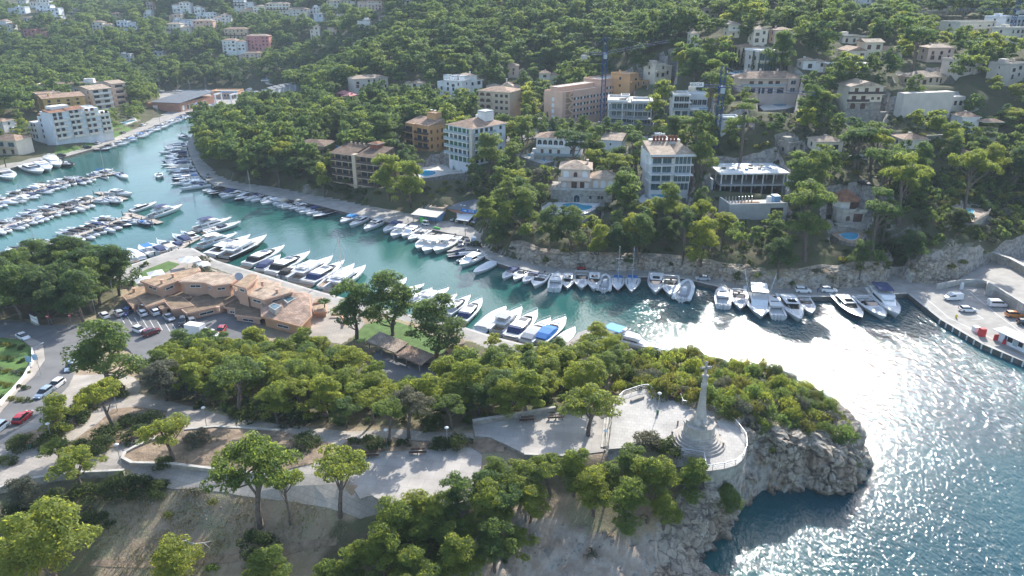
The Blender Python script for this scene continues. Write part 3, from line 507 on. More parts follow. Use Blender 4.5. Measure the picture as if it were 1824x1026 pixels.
class Bld:
 """a building seen from its front-left corner: x along the front, y away from it, z up from h0"""
 def __init__(s,name,label,cat,A,B,h0,href=None,group=None,yaw=None,w=None):
  hr=h0 if href is None else href;a,b=W(*A,hr),W(*(B or A),hr);d=b-a;s.w=d.length;s.rz=math.atan2(d.y,d.x);s.h0=h0
  if yaw is not None:
   s.rz=R(yaw);r=ray(B[0],B[1])if B else None
   if w:s.w=w
   else:
    c,n=math.cos(s.rz),math.sin(s.rz);k=r[0]/r[1];s.w=(k*a.y-a.x)/(c-k*n)
  s.o=thing(name,label,cat,(a.x,a.y,h0),s.rz,group);s.a=a
  s.mx=proj(a.x,a.y,h0)[2]/FP
 def loc(s,x,y):c,n=math.cos(s.rz),math.sin(s.rz);return(s.a.x+x*c-y*n,s.a.y+x*n+y*c)
 def foot(s,x0,x1,y0,y1,m=1.2,top=None):
  P=[s.loc(x,y)for x,y in((x0-m,y0-m),(x1+m,y0-m),(x1+m,y1+m),(x0-m,y1+m))];FOOT.append(P);FOOTZ.append((P,s.h0))
  if top:
   uv=[proj(*s.loc(x,y),s.h0+z)[:2]for x in(x0,x1)for y in(y0,y1)for z in(0.5,top)]
   VIEW.append((min(p[0]for p in uv),max(p[0]for p in uv),min(p[1]for p in uv),max(p[1]for p in uv),proj(*s.loc((x0+x1)/2,y0),s.h0)[2]))
 def box(s,nm,x0,x1,y0,y1,z0,z1,m,label=None):
  mb=MB();mb.box(x0,x1,y0,y1,z0,z1);o=mb.obj(nm,M[m],s.o)
  if label:o['label']=label
  return o
 def walls(s,x0,x1,y0,y1,z1,m,z0=-5,foot=True,keep=True):
  if foot:s.foot(x0,x1,y0,y1,top=z1 if keep else None)
  return s.box('wall',x0,x1,y0,y1,z0,z1,m)
 def flat(s,x0,x1,y0,y1,z,m='roof_white',par='white',ph=.7,t=.3,ov=.0):
  mb=MB();mb.box(x0-ov+t,x1+ov-t,y0-ov+t,y1+ov-t,z-.3,z+.04);r=mb.obj('roof',M[m],s.o)
  p=MB()
  for a in((x0-ov,x1+ov,y0-ov,y0-ov+t),(x0-ov,x1+ov,y1+ov-t,y1+ov),(x0-ov,x0-ov+t,y0-ov+t,y1+ov-t),(x1+ov-t,x1+ov,y0-ov+t,y1+ov-t)):p.box(*a,z-.35,z+ph)
  p.obj('parapet',M[par],s.o);return r
 def hip(s,x0,x1,y0,y1,z,rise,m='tile',ov=.6,gable=None,edge='cream'):
  x0,x1,y0,y1=x0-ov,x1+ov,y0-ov,y1+ov;t=.22;mb=MB();w,d=x1-x0,y1-y0
  e=[(x0,y0,z+t),(x1,y0,z+t),(x1,y1,z+t),(x0,y1,z+t)]
  if gable=='front':
   rd=[((x0+x1)/2,y0,z+t+rise),((x0+x1)/2,y1,z+t+rise)];mb.add(e+rd,[(0,4,5,3),(1,2,5,4),(0,1,4),(2,3,5)])
  elif gable=='side':
   rd=[(x0,(y0+y1)/2,z+t+rise),(x1,(y0+y1)/2,z+t+rise)];mb.add(e+rd,[(0,1,5,4),(2,3,4,5),(3,0,4),(1,2,5)])
  elif gable=='shed':mb.add(e[:2]+[(x1,y1,z+t+rise),(x0,y1,z+t+rise)],[(0,1,2,3)]);mb.add([e[0],e[3],(x0,y1,z+t+rise),e[1],e[2],(x1,y1,z+t+rise)],[(0,2,1),(3,4,5),(1,2,5,4)])
  else:
   if w>=d:rd=[(x0+d/2,(y0+y1)/2,z+t+rise),(x1-d/2+.01,(y0+y1)/2,z+t+rise)];F=[(0,1,5,4),(1,2,5),(2,3,4,5),(3,0,4)]
   else:rd=[((x0+x1)/2,y0+w/2,z+t+rise),((x0+x1)/2,y1-w/2,z+t+rise)];F=[(0,1,4),(1,2,5,4),(2,3,5),(3,0,4,5)]
   mb.add(e+rd,F)
  r=mb.obj('roof',M[m],s.o);f=MB();f.box(x0,x1,y0,y1,z,z+t-.01);f.obj('eaves',M[edge],s.o);return r
 def win(s,kind,x,z,w,h,face='front',at=0.,pane=True):
  f,g=win_mesh(kind,w,h);o=D.objects.new('window',f);COL.objects.link(o);o.parent=s.o
  if face=='front':o.location=(x,at,z)
  elif face=='left':o.location=(at,x,z);o.rotation_euler=(0,0,-math.pi/2)
  elif face=='right':o.location=(at,x,z);o.rotation_euler=(0,0,math.pi/2)
  if kind=='arch' or pane or True:
   p=D.objects.new('pane',g);COL.objects.link(p);p.parent=o
  return o
 def wins(s,kind,xs,zs,w,h,face='front',at=0.):
  for z in zs:
   for x in xs:s.win(kind,x,z,w,h,face,at)
 def balc(s,x0,x1,z,dep,rail='rail_glass',slab='white',at=0.,rh=1.,face='front',solid=False):
  def B_(nm,a,m):
   mb=MB()
   for x0_,x1_,y0_,y1_,z0_,z1_ in a:
    if face=='front':mb.box(x0_,x1_,at+y0_,at+y1_,z0_,z1_)
    elif face=='right':mb.box(at-y1_,at-y0_,x0_,x1_,z0_,z1_)
    else:mb.box(at+y0_,at+y1_,x0_,x1_,z0_,z1_)
   return mb.obj(nm,M[m],s.o)
  b=B_('balcony',[(x0,x1,-dep,-.003,z-.25,z)],slab);t=.15 if solid else .06
  r=B_('railing',[(x0,x1,-dep,-dep+t,z,z+rh),(x0,x0+t,-dep+t,-.01,z,z+rh),(x1-t,x1,-dep+t,-.01,z,z+rh)],rail);r.parent=b;return b
 def chim(s,x,y,z,h=1.2,m='cream',w=.7):
  mb=MB();mb.box(x-w/2,x+w/2,y-w/2,y+w/2,z-1.5,z+h);mb.box(x-w/2-.12,x+w/2+.12,y-w/2-.12,y+w/2+.12,z+h,z+h+.18);mb.obj('chimney',M[m],s.o)
def lin(a,b,n):return[a+(b-a)*(i+.5)/n for i in range(n)]
def house(label,A,B,h0,dep,fl,wall,roof='tile',rt='hip',rise=1.6,wk='dark',name='house',n=None,group=None,href=None,fh=3.,keep=True,cat='house',side=True):
 b=Bld(name,label,cat,A,B,h0,href,group);w=b.w;H_=fl*fh
 rr=random.Random(label);x0,x1=0,w;parts=[]
 if w>9 and rr.random()<.75:
  k=w*rr.uniform(.3,.45);hw=max(3.,H_-rr.choice((2.6,3.,1.2)))if fl>1 else H_-.5;yo=rr.choice((1.6,-1.2,2.6))
  if rr.random()<.5:parts.append((w-k+.003,w,yo,dep-.6,hw));x1=w-k
  else:parts.append((0,k-.003,yo,dep-.6,hw));x0=k
 parts.append((x0,x1,0,dep,H_));b.foot(0,w,-1.2,dep,top=H_ if keep else None)
 for xa,xb,ya,yb,hh in parts:
  b.walls(xa,xb,ya,yb,hh,wall,foot=False)
  if rt=='flat':b.flat(xa,xb,ya,yb,hh,roof,wall)
  else:b.hip(xa,xb,ya,yb,hh,rise*min(1,(xb-xa)/8+.3),roof,gable=None if rt=='hip' else rt,edge=wall,ov=.45)
  nn=max(1,int((xb-xa)/3.4))
  for k in range(max(1,int((hh+.6)/fh))):
   for x in lin(xa+.3,xb-.3,nn):
    if rr.random()<.82:b.win(rr.choice((wk,wk,'brown' if wk=='dark' else 'dark')),x+rr.uniform(-.2,.2),k*fh+(.15 if rr.random()<.4 else .9),rr.choice((.9,1.2,1.8)),1.5 if k else 1.9,'front',ya)
   if rr.random()<.4 and k:b.balc(xa+.3,xb-.3,k*fh,1.1,rr.choice(('rail_dark',wall,'white')),wall,at=ya,rh=.9)
 if rr.random()<.6:b.chim(rr.uniform(x0+1,x1-1),dep*.6,H_+.8,.9,wall)
 if rt=='flat' and rr.random()<.5:b.walls(x0+1,x0+4,dep*.4,dep*.4+3,H_+2,wall,H_-.2,foot=False)
 if side:
  for k in range(fl):b.win(wk,dep*.5,k*fh+.9,1.1,1.4,'left' if b.a.x>0 else 'right',x0 if b.a.x>0 else x1)
 return b
def pool(label,pts,z,m='pool',group='swimming pools',deck=None,deckpts=None,skirt=4.,name='swimming_pool',curve=True,wall='stone',rail=None):
 """pool water inside a coping, let into a paved terrace of its own"""
 P=W2(pts,z);cx,cy=sum(p[0]for p in P)/len(P),sum(p[1]for p in P)/len(P)
 t=thing(name,label,'pool',(cx,cy,z))
 def sm(pp):
  if not curve:return pp
  return[(v.x,v.y)for v in chaikin([Vector(p)for p in pp]+[Vector(pp[0])],2)[:-1]]
 loc=lambda pp:[(x-cx,y-cy)for x,y in pp]
 if deckpts:
  dp=W2(deckpts,z);FOOT.append(dp);FOOTZ.append((dp,z));u_=[p[0]for p in deckpts];v_=[p[1]for p in deckpts];VIEW.append((min(u_),max(u_),min(v_),max(v_)+3,proj(cx,cy,z)[2]))
  mb=MB();mb.prism(loc(dp),-skirt,-.02,1,top=False);mb.obj('terrace_wall',[M[wall],M[wall]],t)
  mb=MB();mb.prism(loc(dp),-.2,0);mb.obj('terrace',M[deck or 'pooldeck'],t)
 ps=loc(sm(P));k=len(ps)
 big=[(x*1.07,y*1.07)for x,y in ps];mb=MB();mb.prism(big,-.1,.05);mb.obj('coping',M['paint_white'],t)
 mb=MB();mb.prism(ps,-.05,.09);mb.obj('pool_water',M[m],t)
 if rail:
  mb=MB();rp=loc(W2(rail,z))
  for a,b in zip(rp,rp[1:]):
   L_=math.hypot(b[0]-a[0],b[1]-a[1]);kk=max(1,int(L_/1.1))
   for i in range(kk+1):mb.cyl((a[0]+(b[0]-a[0])*i/kk,a[1]+(b[1]-a[1])*i/kk),.1,.08,0,.8,5)
   mb.tube([(a[0],a[1],.86),(b[0],b[1],.86)],.1,4)
  mb.obj('balustrade',M['stone_light'],t)
 return t
def cbox(b,nm,pts,m):
 mb=MB()
 for a in pts:mb.box(*a)
 return mb.obj(nm,M[m],b.o)
def dish(b,x,y,z,r=.7):
 mb=MB();mb.cyl((x,y),.05,.05,z,z+.9,5);mb.lathe([(.02,z+.9),(r*.6,z+1.),(r,z+1.3)],10,c=(x,y));mb.obj('satellite_dish',M['paint_white'],b.o)
def left_bank():
 b=Bld('apartment_block','white stepped apartment block with stacked balconies and small tiled roofs by the harbour','apartment block',(101,257),(163,236),4,yaw=55,w=25)
 b.walls(0,25,0,11,16,'white_blue');b.walls(3,12,4,10,18.5,'white',15.9,foot=False);b.walls(2,20,11.003,20,12.5,'white_blue');b.walls(-.5,8,18,25,9.5,'white')
 b.walls(25.003,31,1,9,13,'white')
 b.hip(0,8,-.6,6,16,1.1,'tile_red',gable='shed',edge='white');b.hip(9,17,-.4,5,16.3,1.,'tile_red',gable='shed',edge='white');b.hip(3,11,11.3,19,12.5,1.2,'tile_red',gable='shed',edge='white');b.flat(17.5,25,5,11,16,ph=.5)
 for z in(2.6,5.6,8.6,11.6,14):
  for x in(1,9.3,17.4):
   if z<13.5 or x>5:b.balc(x,x+6.2,z,1.8,'cream','white',solid=True,rh=.9)
  for x in(2.2,5,10.6,13.4,18.6,21.6):b.win('brown' if(x*7+z)%3<1.6 else 'dark',x,z+.05,1.7,2.1)
  if z<12:b.balc(25.6,30.6,z,1.5,'cream','white',at=1,solid=True,rh=.9);b.wins('dark',(27,29.4),(z+.05,),1.6,2,'front',1)
 for z in(1.2,4.2,7.2,10):b.wins('brown',(12.5,16.8),(z,),1.3,1.5,'left',2.)
 for z in(1,4,6.8):b.wins('brown',(19.4,22.8),(z,),1.6,1.9,'left',-.5)
 b.balc(18.4,24.6,3.9,1.3,'cream','white',at=-.5,face='left',solid=True,rh=.9);b.balc(18.4,24.6,6.7,1.3,'cream','white',at=-.5,face='left',solid=True,rh=.9)
 b=Bld('apartment_block','ochre yellow apartment building behind the white stepped block','apartment block',(84,212),(133,206),8,yaw=40,w=22)
 b.walls(0,22,0,12,11.5,'ochre');b.walls(-1,12,12.003,24,13,'ochre');b.hip(0,22,0,12,11.5,1.3,'tile',gable='shed',edge='ochre');b.flat(-1,12,12.003,24,13,'tile','tan',.4)
 for z in(1,4,7,9.2):b.wins('dark',(3,8,13,18),(z,),1.5,1.4);b.win('dark',6,z,1.2,1.3,'left',0.)
 b.balc(15,21,8.7,1.4,'ochre','ochre',solid=True);b.balc(15,21,5.7,1.4,'ochre','ochre',solid=True);b.chim(4,5,12.6,1.2,'ochre');b.chim(9,16,13,1.2,'cream');dish(b,6,7,12.5)
 b=Bld('apartment_block','long low apartment building with red brown roof deck at the forest edge','apartment block',(72,180),(160,176),10,yaw=12,w=44)
 b.walls(0,44,0,10,10.5,'cream',keep=False);b.flat(0,44,0,10,10.5,'tile_red','cream',.5);b.walls(28,34,3,8,13,'white',10.4,foot=False);b.flat(28,34,3,8,13,'roof_white','white',.3);b.wins('dark',lin(24,43,6),(7.2,),1.4,1.3)
 b=Bld('apartment_block','grey beige apartment block with blank gable and corner balconies','apartment block',(169,200),(186,192),7.5,yaw=55,w=13)
 b.walls(0,13,0,23,13.5,'greybeige');b.hip(0,13,0,23,13.5,1.6,'tile_pale',gable='side',edge='greybeige')
 for z in(1,4.3,7.6,10.8):
  b.balc(1,12,z,1.5,'white','white',solid=True,rh=.9);b.wins('dark',(3.2,9.2),(z+.05,),3.2,2.3)
  b.wins('brown',(3.5,16,18.6),(z+.3,),1.1,1.6,'left',0.)
 b=Bld('apartment_block','pinkish apartment block with recessed balconies right of the grey beige block','apartment block',(207,191),(217,186),6,yaw=55,w=9)
 b.walls(0,9,0,17,15,'pinkbeige');b.hip(0,9,0,17,15,1.4,'tile_pale',gable='side',edge='pinkbeige')
 for z in(1,4.6,8.2,11.8):b.balc(.6,8.4,z,1.2,'pinkbeige','pinkbeige',solid=True,rh=.9);b.win('dark',4.5,z+.05,5,2.3);b.win('dark',2.6,z,2.6,2.2,'left',0.);b.win('dark',8,z+.3,1.1,1.5,'left',0.)
 b=Bld('house','cream two storey house with red tiled hip roof at the left edge','house',(-10,275),(34,277),2.6)
 w=b.w;b.walls(0,w,0,10,7.2,'cream');b.hip(0,w,0,10,7.2,2.2,'tile');b.wins('blue',(w-9,w-3),(4.2,),3.4,2.2);b.wins('brown',(w-8,w-3),(.6,),1.6,2.2);b.balc(w-12,w-.5,3.6,1.3,'tan','tan',solid=True,rh=.6)
 b=house('small white house behind the cream house at the left edge',(-14,236),(9,237),6,8,2,'white','tile','hip',1.3)
 b=house('low white garage with a dark opening above the white stepped block',(30,199),(64,196),9,6,1,'white','roof_white','flat',wk='hole',n=2,name='garage',cat='garage')
 b=Bld('boat_warehouse','brick boat warehouse with a wide low grey roof beside the boatyard','warehouse',(272,196),(323,199),1.9,yaw=-12)
 w=b.w;b.walls(0,w,0,40,5.2,'brick');b.walls(-7,-.003,4,12,4,'brick',foot=True);mb=MB();mb.add([(-.8,-.8,5.2),(w+.8,-.8,5.2),(w+.8,40,7.8),(-.8,40,7.8),(-.8,-.8,5.5),(w+.8,-.8,5.5),(w+.8,40,8.1),(-.8,40,8.1)],[(0,1,2,3),(4,5,6,7),(0,1,5,4),(1,2,6,5),(2,3,7,6),(3,0,4,7)]);mb.obj('roof',M['roof_grey'],b.o)
 for y in(3,8,13,18,23,28):b.win('glass' if y>4 else 'white',y,.1,2.6,3.2,'right',w)
 b.win('white',2.5,.05,3.6,3.2)
 b=Bld('boatyard_office','low orange boatyard workshop with flat parapet roof','workshop',(376,174),(424,173),2.2,yaw=0)
 b.walls(0,b.w,0,14,4.4,'club');b.flat(0,b.w,0,14,4.4,'tile_pale','orange',.6);b.wins('glass',lin(7,b.w-1,5),(.6,),2,2.2)
 for i in range(5):
  a=W(468+10.5*i,172-2.2*i,2.4)
  b=Bld('boat_shed','pale blue gabled boatyard shed, %s of the row of five from the left'%('first','second','third','fourth','fifth')[i],'shed',(468+10.5*i,173-2.4*i),None,2.4,group='boatyard sheds in a stepped row',yaw=-8,w=8.5)
  b.walls(0,8.5,0,15,5.5,'white_blue');b.hip(0,8.5,0,15,5.5,1.5,'roof_grey',gable='front',ov=.3,edge='white_blue');b.win('white',4.2,.1,4,3.6)
 t=thing('boat_lift','tall white and blue travelling boat lift frame on the harbour slip','boat lift',W(405,189,1.9),R(-10))
 for x in(-6,6):
  mb=MB();mb.box(x-.4,x+.4,-4.5,-3.7,0,8);mb.box(x-.4,x+.4,3.7,4.5,0,8);mb.box(x-.45,x+.45,-5,5,8,8.9);mb.obj('side_frame',M['paint_white'],t)
  for y in(-4.1,4.1):m2=MB();m2.cyl((0,0),.6,.6,-.3,.3,10);o=m2.obj('wheel',M['dark'],t,(x,y,.6));o.rotation_euler=(0,R(90),0)
 mb=MB();mb.box(-6.4,6.4,4.2,4.9,8.9,9.7);mb.obj('crossbeam',M['blue_panel'],t)
 t=thing('jib_crane','small white jib crane on the quay by the boat warehouse','crane',W(350,205,q));mb=MB();mb.cyl((0,0),.35,.3,0,7,8);mb.obj('post',M['paint_white'],t);mb=MB();mb.box(-.25,.25,-.2,5,7,7.4);mb.obj('jib',M['blue_panel'],t)
def centre():
 b=Bld('apartment_block','brown apartment block with deep dark balconies and tiled roof above the quay path','apartment block',(594,326),(676,340),5,yaw=-27)
 w=b.w;b.walls(0,w,1.8,12,12.6,'brown');b.walls(11.2,13,-.8,1.797,13.2,'tan',foot=False)
 for x0,x1 in((0,11.2),(13,w)):
  b.hip(x0,x1,-.2,11,12.6,2.2,'tile_dark',gable='shed',edge='tan',ov=.3)
  for k in range(4):
   z=.8+k*3;b.balc(x0,x1-.01,z,2.2,'rail_dark','tan',at=1.8,rh=1);b.wins('dark',lin(x0+.5,x1-.5,3),(z+.05,),2.6,2.2,'front',1.8)
 b.walls(14,18,8,12,16.2,'terracotta_dark',12,foot=False);b.hip(14,18,8,12,16.2,.8,'tile_red');b.wins('archb',(2.5,8),(-2.6,),2.4,3,'front',1.8);b.walls(0,w,1.2,1.797,.55,'tan',foot=False)
 for i in range(4):b.chim(3+i*2.2,10,14.6,.9,'tan',.5)
 b=Bld('apartment_block','ochre brown apartment block half hidden in the peninsula pines','apartment block',(528,303),(581,301),5.6,yaw=-10)
 w=b.w;b.walls(0,w,0,12,11,'brown',keep=False);b.walls(w*.62,w*.78,-1,-.003,12,'tan',foot=False);b.hip(0,w,0,12,11,1.6,'tile_dark')
 for k in range(3):b.balc(0,w*.6,1.5+3*k,1.6,'rail_dark','tan');b.wins('dark',lin(.5,w*.6,3),(1.6+3*k,),2,2.1);b.win('dark',w*.88,1.8+3*k,1.2,1.5)
 b=Bld('apartment_block','orange apartment block with brown balconies and roof tower with satellite dishes','apartment block',(724,262),(765,274),12.4,yaw=-43)
 w=b.w;b.walls(0,w,0,9.5,11.2,'orange');b.hip(w*.44,w,0,9.5,11.2,2.1,'tile',gable='shed',edge='orange',ov=.2);b.hip(-.2,w*.4,.5,9.5,11,2.1,'tile',gable='shed',edge='orange',ov=.2);b.walls(w*.4,w*.47,-1.4,-.003,11.6,'orange',foot=False)
 for k in range(3):
  z=1.2+3.2*k
  for x0,x1 in((0,w*.4),(w*.47,w-.1)):b.balc(x0,x1,z,1.5,'rail_dark','orange');b.wins('dark',lin(x0+.3,x1-.3,2),(z+.05,),2.8,2.2)
  for y in(1.6,5.2,8):b.win('brown',y,z+.2,.9 if y>2 else 1.1,1.7-.3*(y==5.2),'right',w)
 b.walls(w*.45,w*.8,7,11,15.6,'orange',10,foot=False);dish(b,w*.55,8.5,15.6);dish(b,w*.7,8.5,15.6);b.flat(w*.45,w*.8,7,11,15.6,'tile','orange',.2)
 b=Bld('apartment_block','white five storey apartment block with wraparound balconies and hipped tile roof','apartment block',(800,284),(843,299),12.8,yaw=-44)
 w=b.w;b.walls(0,w,0,19,14.6,'white_blue');b.hip(0,w,0,19,14.6,2.6,'tile',ov=.9,edge='white');b.walls(w*.5,w-3,10,15,20,'white',14,foot=False);b.flat(w*.5,w-3,10,15,20,ph=.2);b.walls(w*.2,w*.5,13,18,17.6,'white',14,foot=False)
 for k in range(5):
  z=.3+2.9*k
  if k:b.balc(-1,w-1.2,z,1.8,'rail_glass','white');b.balc(.6,12,z,1.6,'rail_glass','white',at=w,face='right')
  b.wins('glass' if k%2 else 'green',lin(.6,w-1,5),(z+.05,),1.9,2.2);b.wins('dark',lin(.8,12,4),(z+.05,),1.5,2.2,'right',w);b.win('green' if k%2 else 'dark',16,z+.7,1.2,1.4,'right',w)
 b.walls(w-1.1,w+.5,-1,-.003,14.6,'greybeige',foot=False)
 b=Bld('apartment_block','tan apartment building with arched loggias behind the road pines','apartment block',(853,206),(908,212),19.5,yaw=-25)
 w=b.w;b.walls(0,w,0,14,12.4,'tan');b.hip(0,w,0,14,12.4,1.8,'tile')
 for k in range(4):b.wins('archb',lin(.3,w*.42,2),(.6+3*k,),2.6,2.2);b.wins('dark',lin(w*.5,w-.4,3),(.9+3*k,),1.5,1.4);b.balc(.2,w*.42,.5+3*k,1.,'tan','tan',solid=True,rh=.8)
 b=house('low white house with flat roof terraces among the pines',(777,163),(823,166),26.2,11,2,'white','roof_white','flat');w=b.w
 for x in(2,7,12):b.walls(x,x+3.4,5,9,8.4,'white',5.8,foot=False);b.flat(x,x+3.4,5,9,8.4,ph=.3)
 house('white house with chimney blocks stepping up behind the flat white house',(823,156),(862,154),28,10,2,'white','tile_pale','hip',1.2)
 house('grey white house with pale tiled roof half hidden by dark pines',(632,160),(692,156),23.5,12,2,'greybeige','tile_pale','hip',1.6)
 b=house('cream house with spreading hipped roofs behind the road',(893,166),(926,166),25.5,11,1,'cream','tile_pale','hip',2.2);b.walls(-8,-.003,2,9,3,'cream');b.hip(-8,0,2,9,3,1.4,'tile_pale');b.chim(3,5,6)
 house('small cream house high among the pines left of the tall crane',(905,136),(924,136),31,8,2,'pinkbeige','tile_pale','hip',1.2)
 for u in(600,611):house('small pink roofed bungalow in the pines, the %s of two'%('left' if u<605 else 'right'),(u,176+(u-600)*.4),(u+12,177+(u-600)*.4),18.5,7,1,'pink','pink','hip',1.6,group='pink bungalows in the pines')
 b=Bld('apartment_block','long salmon apartment building with rows of window bands and outside stairs','apartment block',(1001,219),(1124,178),19,yaw=46)
 w=b.w;H1=14.2;b.walls(0,w,0,12,H1,'salmon');b.walls(w*.55,w,.6,12.6,17.4,'salmon',10,foot=False);b.flat(w*.55,w,.6,12.6,17.4,'roof_gravel','salmon',.7);b.flat(.2,w*.55,.2,12,H1,'roof_gravel','salmon',.5)
 b.walls(1,w*.5,4,9,H1+2.2,'salmon',H1-1,foot=False);b.flat(1,w*.5,3.6,9.4,H1+2.2,'roof_gravel','salmon',.2)
 for k in range(5):
  z=.5+2.85*k;n=9 if k<4 else 0
  for i in range(9):
   x0=8.5+i*(w-10)/9;x1=x0+(w-10)/9-1.2
   if k==4 and x0<w*.53:continue
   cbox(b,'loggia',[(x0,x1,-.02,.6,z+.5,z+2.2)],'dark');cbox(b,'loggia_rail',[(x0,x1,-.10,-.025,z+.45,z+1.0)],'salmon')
   b.win('white',(x0+x1)/2,z+1.02,(x1-x0)*.32,1.1,'front',-.03)
  mb=MB();a=[(3.2+(4. if k%2 else 0),z),(3.2+(0 if k%2 else 4.),z+2.6)];mb.add([(a[0][0],-1.1,a[0][1]),(a[1][0],-1.1,a[1][1]),(a[1][0],-1.1,a[1][1]+1.0),(a[0][0],-1.1,a[0][1]+1.0),(a[0][0],-.9,a[0][1]),(a[1][0],-.9,a[1][1]),(a[1][0],-.9,a[1][1]+1.0),(a[0][0],-.9,a[0][1]+1.0)],[(0,1,2,3),(7,6,5,4),(3,2,6,7),(0,4,5,1),(0,3,7,4),(1,5,6,2)]);mb.obj('outside_stair',M['salmon'],b.o)
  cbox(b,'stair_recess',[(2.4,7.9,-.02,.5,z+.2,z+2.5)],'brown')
  if k<4:b.win('white',6,z+.8,1.5,1.8,'left',0.)
 house('orange flat roofed house behind the salmon building',(1121,160),(1146,156),32,12,2,'orange','roof_white','flat',fh=3.6)
 house('pale ruined house with red top between pines right of the salmon building',(1166,138),(1199,136),37,10,2,'cream','tile_red','flat')
 b=Bld('garden_wall','low salmon terrace wall with arches above the concrete building site','wall',(1141,152),(1200,146),33);b.walls(0,b.w,0,1,2.4,'orange');b.wins('arch',lin(0,b.w,6),(.2,),1.6,1.8)
 b=Bld('unfinished_villa','unfinished modern villa of concrete slabs and dark glass beside the tall crane','villa',(1080,223),(1158,228),20.6,yaw=-8)
 w=b.w;b.walls(1.5,w-1,3,20,10.4,'grey');b.walls(0,w+1,1,3.6,.8,'concrete',foot=True)
 for z,x0,x1,y0 in((3.5,w*.5,w+1.6,-1.4),(3.5,.2,w*.5-.01,.6),(7.0,.4,w*.5,.2),(7.0,w*.5+.01,w,-.6),(10.5,-.2,w+1,1.2)):cbox(b,'slab',[(x0,x1,y0,22,z-.5,z)],'concrete')
 for z in(.9,4,7.1):b.wins('blue',lin(2,w-1.4,7),(z,),(w-4)/7-.1,2.5,'front',3.)
 b.flat(0,w*.46,1.4,20,10.5,'roof_gravel','concrete_white',.9,.6);b.flat(w*.55,w,1.4,14,10.5,'roof_gravel','concrete_white',.8,.6);b.flat(w*.3,w*.5,9,16,12,'roof_gravel','concrete_white',.6)
 for x in(.6,w*.35,w*.62,w):cbox(b,'column',[(x-.2,x+.2,.5,.9,-3,10.1)],'concrete_white')
 b=Bld('villa','white modern villa with flat roofs and bright pool terrace left of the second crane','villa',(1196,208),(1264,211),26,yaw=-4)
 w=b.w;b.walls(.5,w*.46,1.5,13,9.4,'white');b.walls(w*.4,w,9,20,9,'white');b.walls(0,w+.5,0,9,3.2,'white')
 for z,a in((6.4,(0,w*.5,0,13)),(9.6,(.2,w*.48,.8,13))):cbox(b,'slab',[(*a,z-.4,z)],'white')
 b.flat(.4,w*.44,2,12.6,9.6,'roof_gravel','white',.5);b.flat(w*.5,w,10,20,9,ph=.4);b.wins('glass',lin(.8,w*.44,3),(3.5,6.5),2.3,2.4,'front',1.5);b.wins('glass',lin(w*.5,w-.5,4),(4,),2.4,2.6,'front',9.);b.wins('blue',lin(1,w,5),(.3,),2.4,2.3)
 cbox(b,'terrace_deck',[(w*.47,w+.5,-.6,8.9,3.2,3.35)],'paint_white');cbox(b,'pool_water',[(w*.72,w+.2,.4,3.6,3.36,3.42)],'pool_teal');b.balc(.2,w*.46,3.25,1.4,'rail_glass','white')
 b=Bld('house','white house with a row of dark arches, stone base and lap pool','house',(955,274),(1034,279),16.2,yaw=-12)
 w=b.w;b.walls(0,w,0,10,6.6,'white',-.6);b.walls(-.6,w,-1.6,9.5,-.1,'stone',-5);b.hip(0,w*.6,0,10,6.6,1.8,'tile',edge='white');b.hip(w*.6+.8,w,1,10,6.6,1.6,'tile_pale',edge='white')
 b.wins('arch',lin(.3,w*.62,5),(3.6,),1.9,2.5);b.wins('brown',lin(.8,w*.6,3),(.3,),1.1,1.8);b.balc(0,w*.66,3.2,.9,'shutter_white','white');cbox(b,'railing',[(-.5,w,-1.55,-1.5,-.1,.8)],'rail_glass');b.win('arch',w*.8,.4,1.6,2.2);b.win('brown',w*.9,3.8,1.2,1.6)
 cbox(b,'outside_stair',[(-2.2,-.61,-1,3,-3,.2),(-2.2,-.61,3.003,5,-3,1.4)],'white')
 b=Bld('house','plain white outbuilding with pale tan shed roof between gardens','house',(1070,272),(1106,275),15.8,yaw=-20)
 w=b.w;b.walls(0,w,0,8,5.4,'white_blue');b.hip(0,w,0,8,5.4,1.8,'tile_pale',gable='shed',edge='white',ov=.3);b.wins('white',(2,4.6,7),(1.2,),.8,1.3);b.win('dark',4,3.4,.6,.9)
 b=Bld('villa','pale villa with tan hip roofs, arched white shutters and stone basement','villa',(998,356),(1090,358),9.8,yaw=-6)
 w=b.w;hm=4.2;b.walls(-3.4,w,-2,10,hm,'stone');b.walls(0,w*.56,0,10,hm+7,'rose',hm-.02);b.walls(w*.56+.003,w+1,1,9,hm+3.6,'rose',hm-.02)
 b.hip(0,w*.56,0,10,hm+7,2.1,'tile_pale',ov=.8);b.hip(w*.56+.9,w+1,1,9,hm+3.6,2.,'tile_pale',ov=.7)
 b.wins('archw',(w*.1,w*.46),(hm+3.9,),1.9,2.6);b.win('archb',w*.28,hm+4.3,1.3,1.7);b.balc(-.8,w*.58,hm+3.5,1.8,'rose','rose',solid=True,rh=1);b.wins('brown',(w*.26,w*.4),(hm+.1,),1.9,2.4);b.wins('white',(w*.07,w*.5),(hm+.1,),1.3,2.2)
 for x in(-.5,w*.18,w*.36,w*.55):cbox(b,'column',[(x-.17,x+.17,-1.7,-1.36,hm,hm+3.25)],'rose')
 b.wins('archw',lin(w*.6,w+.6,3),(hm+.3,),1.8,2.7,'front',1.);cbox(b,'railing',[(-3.4,w,-2,-1.85,hm,hm+.8)],'stone_light');b.win('arch',w*.32,-.2,2.4,2.9,'front',-2.);b.wins('dark',(w*.58,w*.74,w*.8),(1.2,),.9,1.1,'front',-2.);b.chim(w*.5,5,hm+8.4,1.,'rose')
 b=Bld('villa','tall white modern villa of four glazed storeys with rooftop panels','villa',(1156,343),(1232,341),13.6,yaw=3)
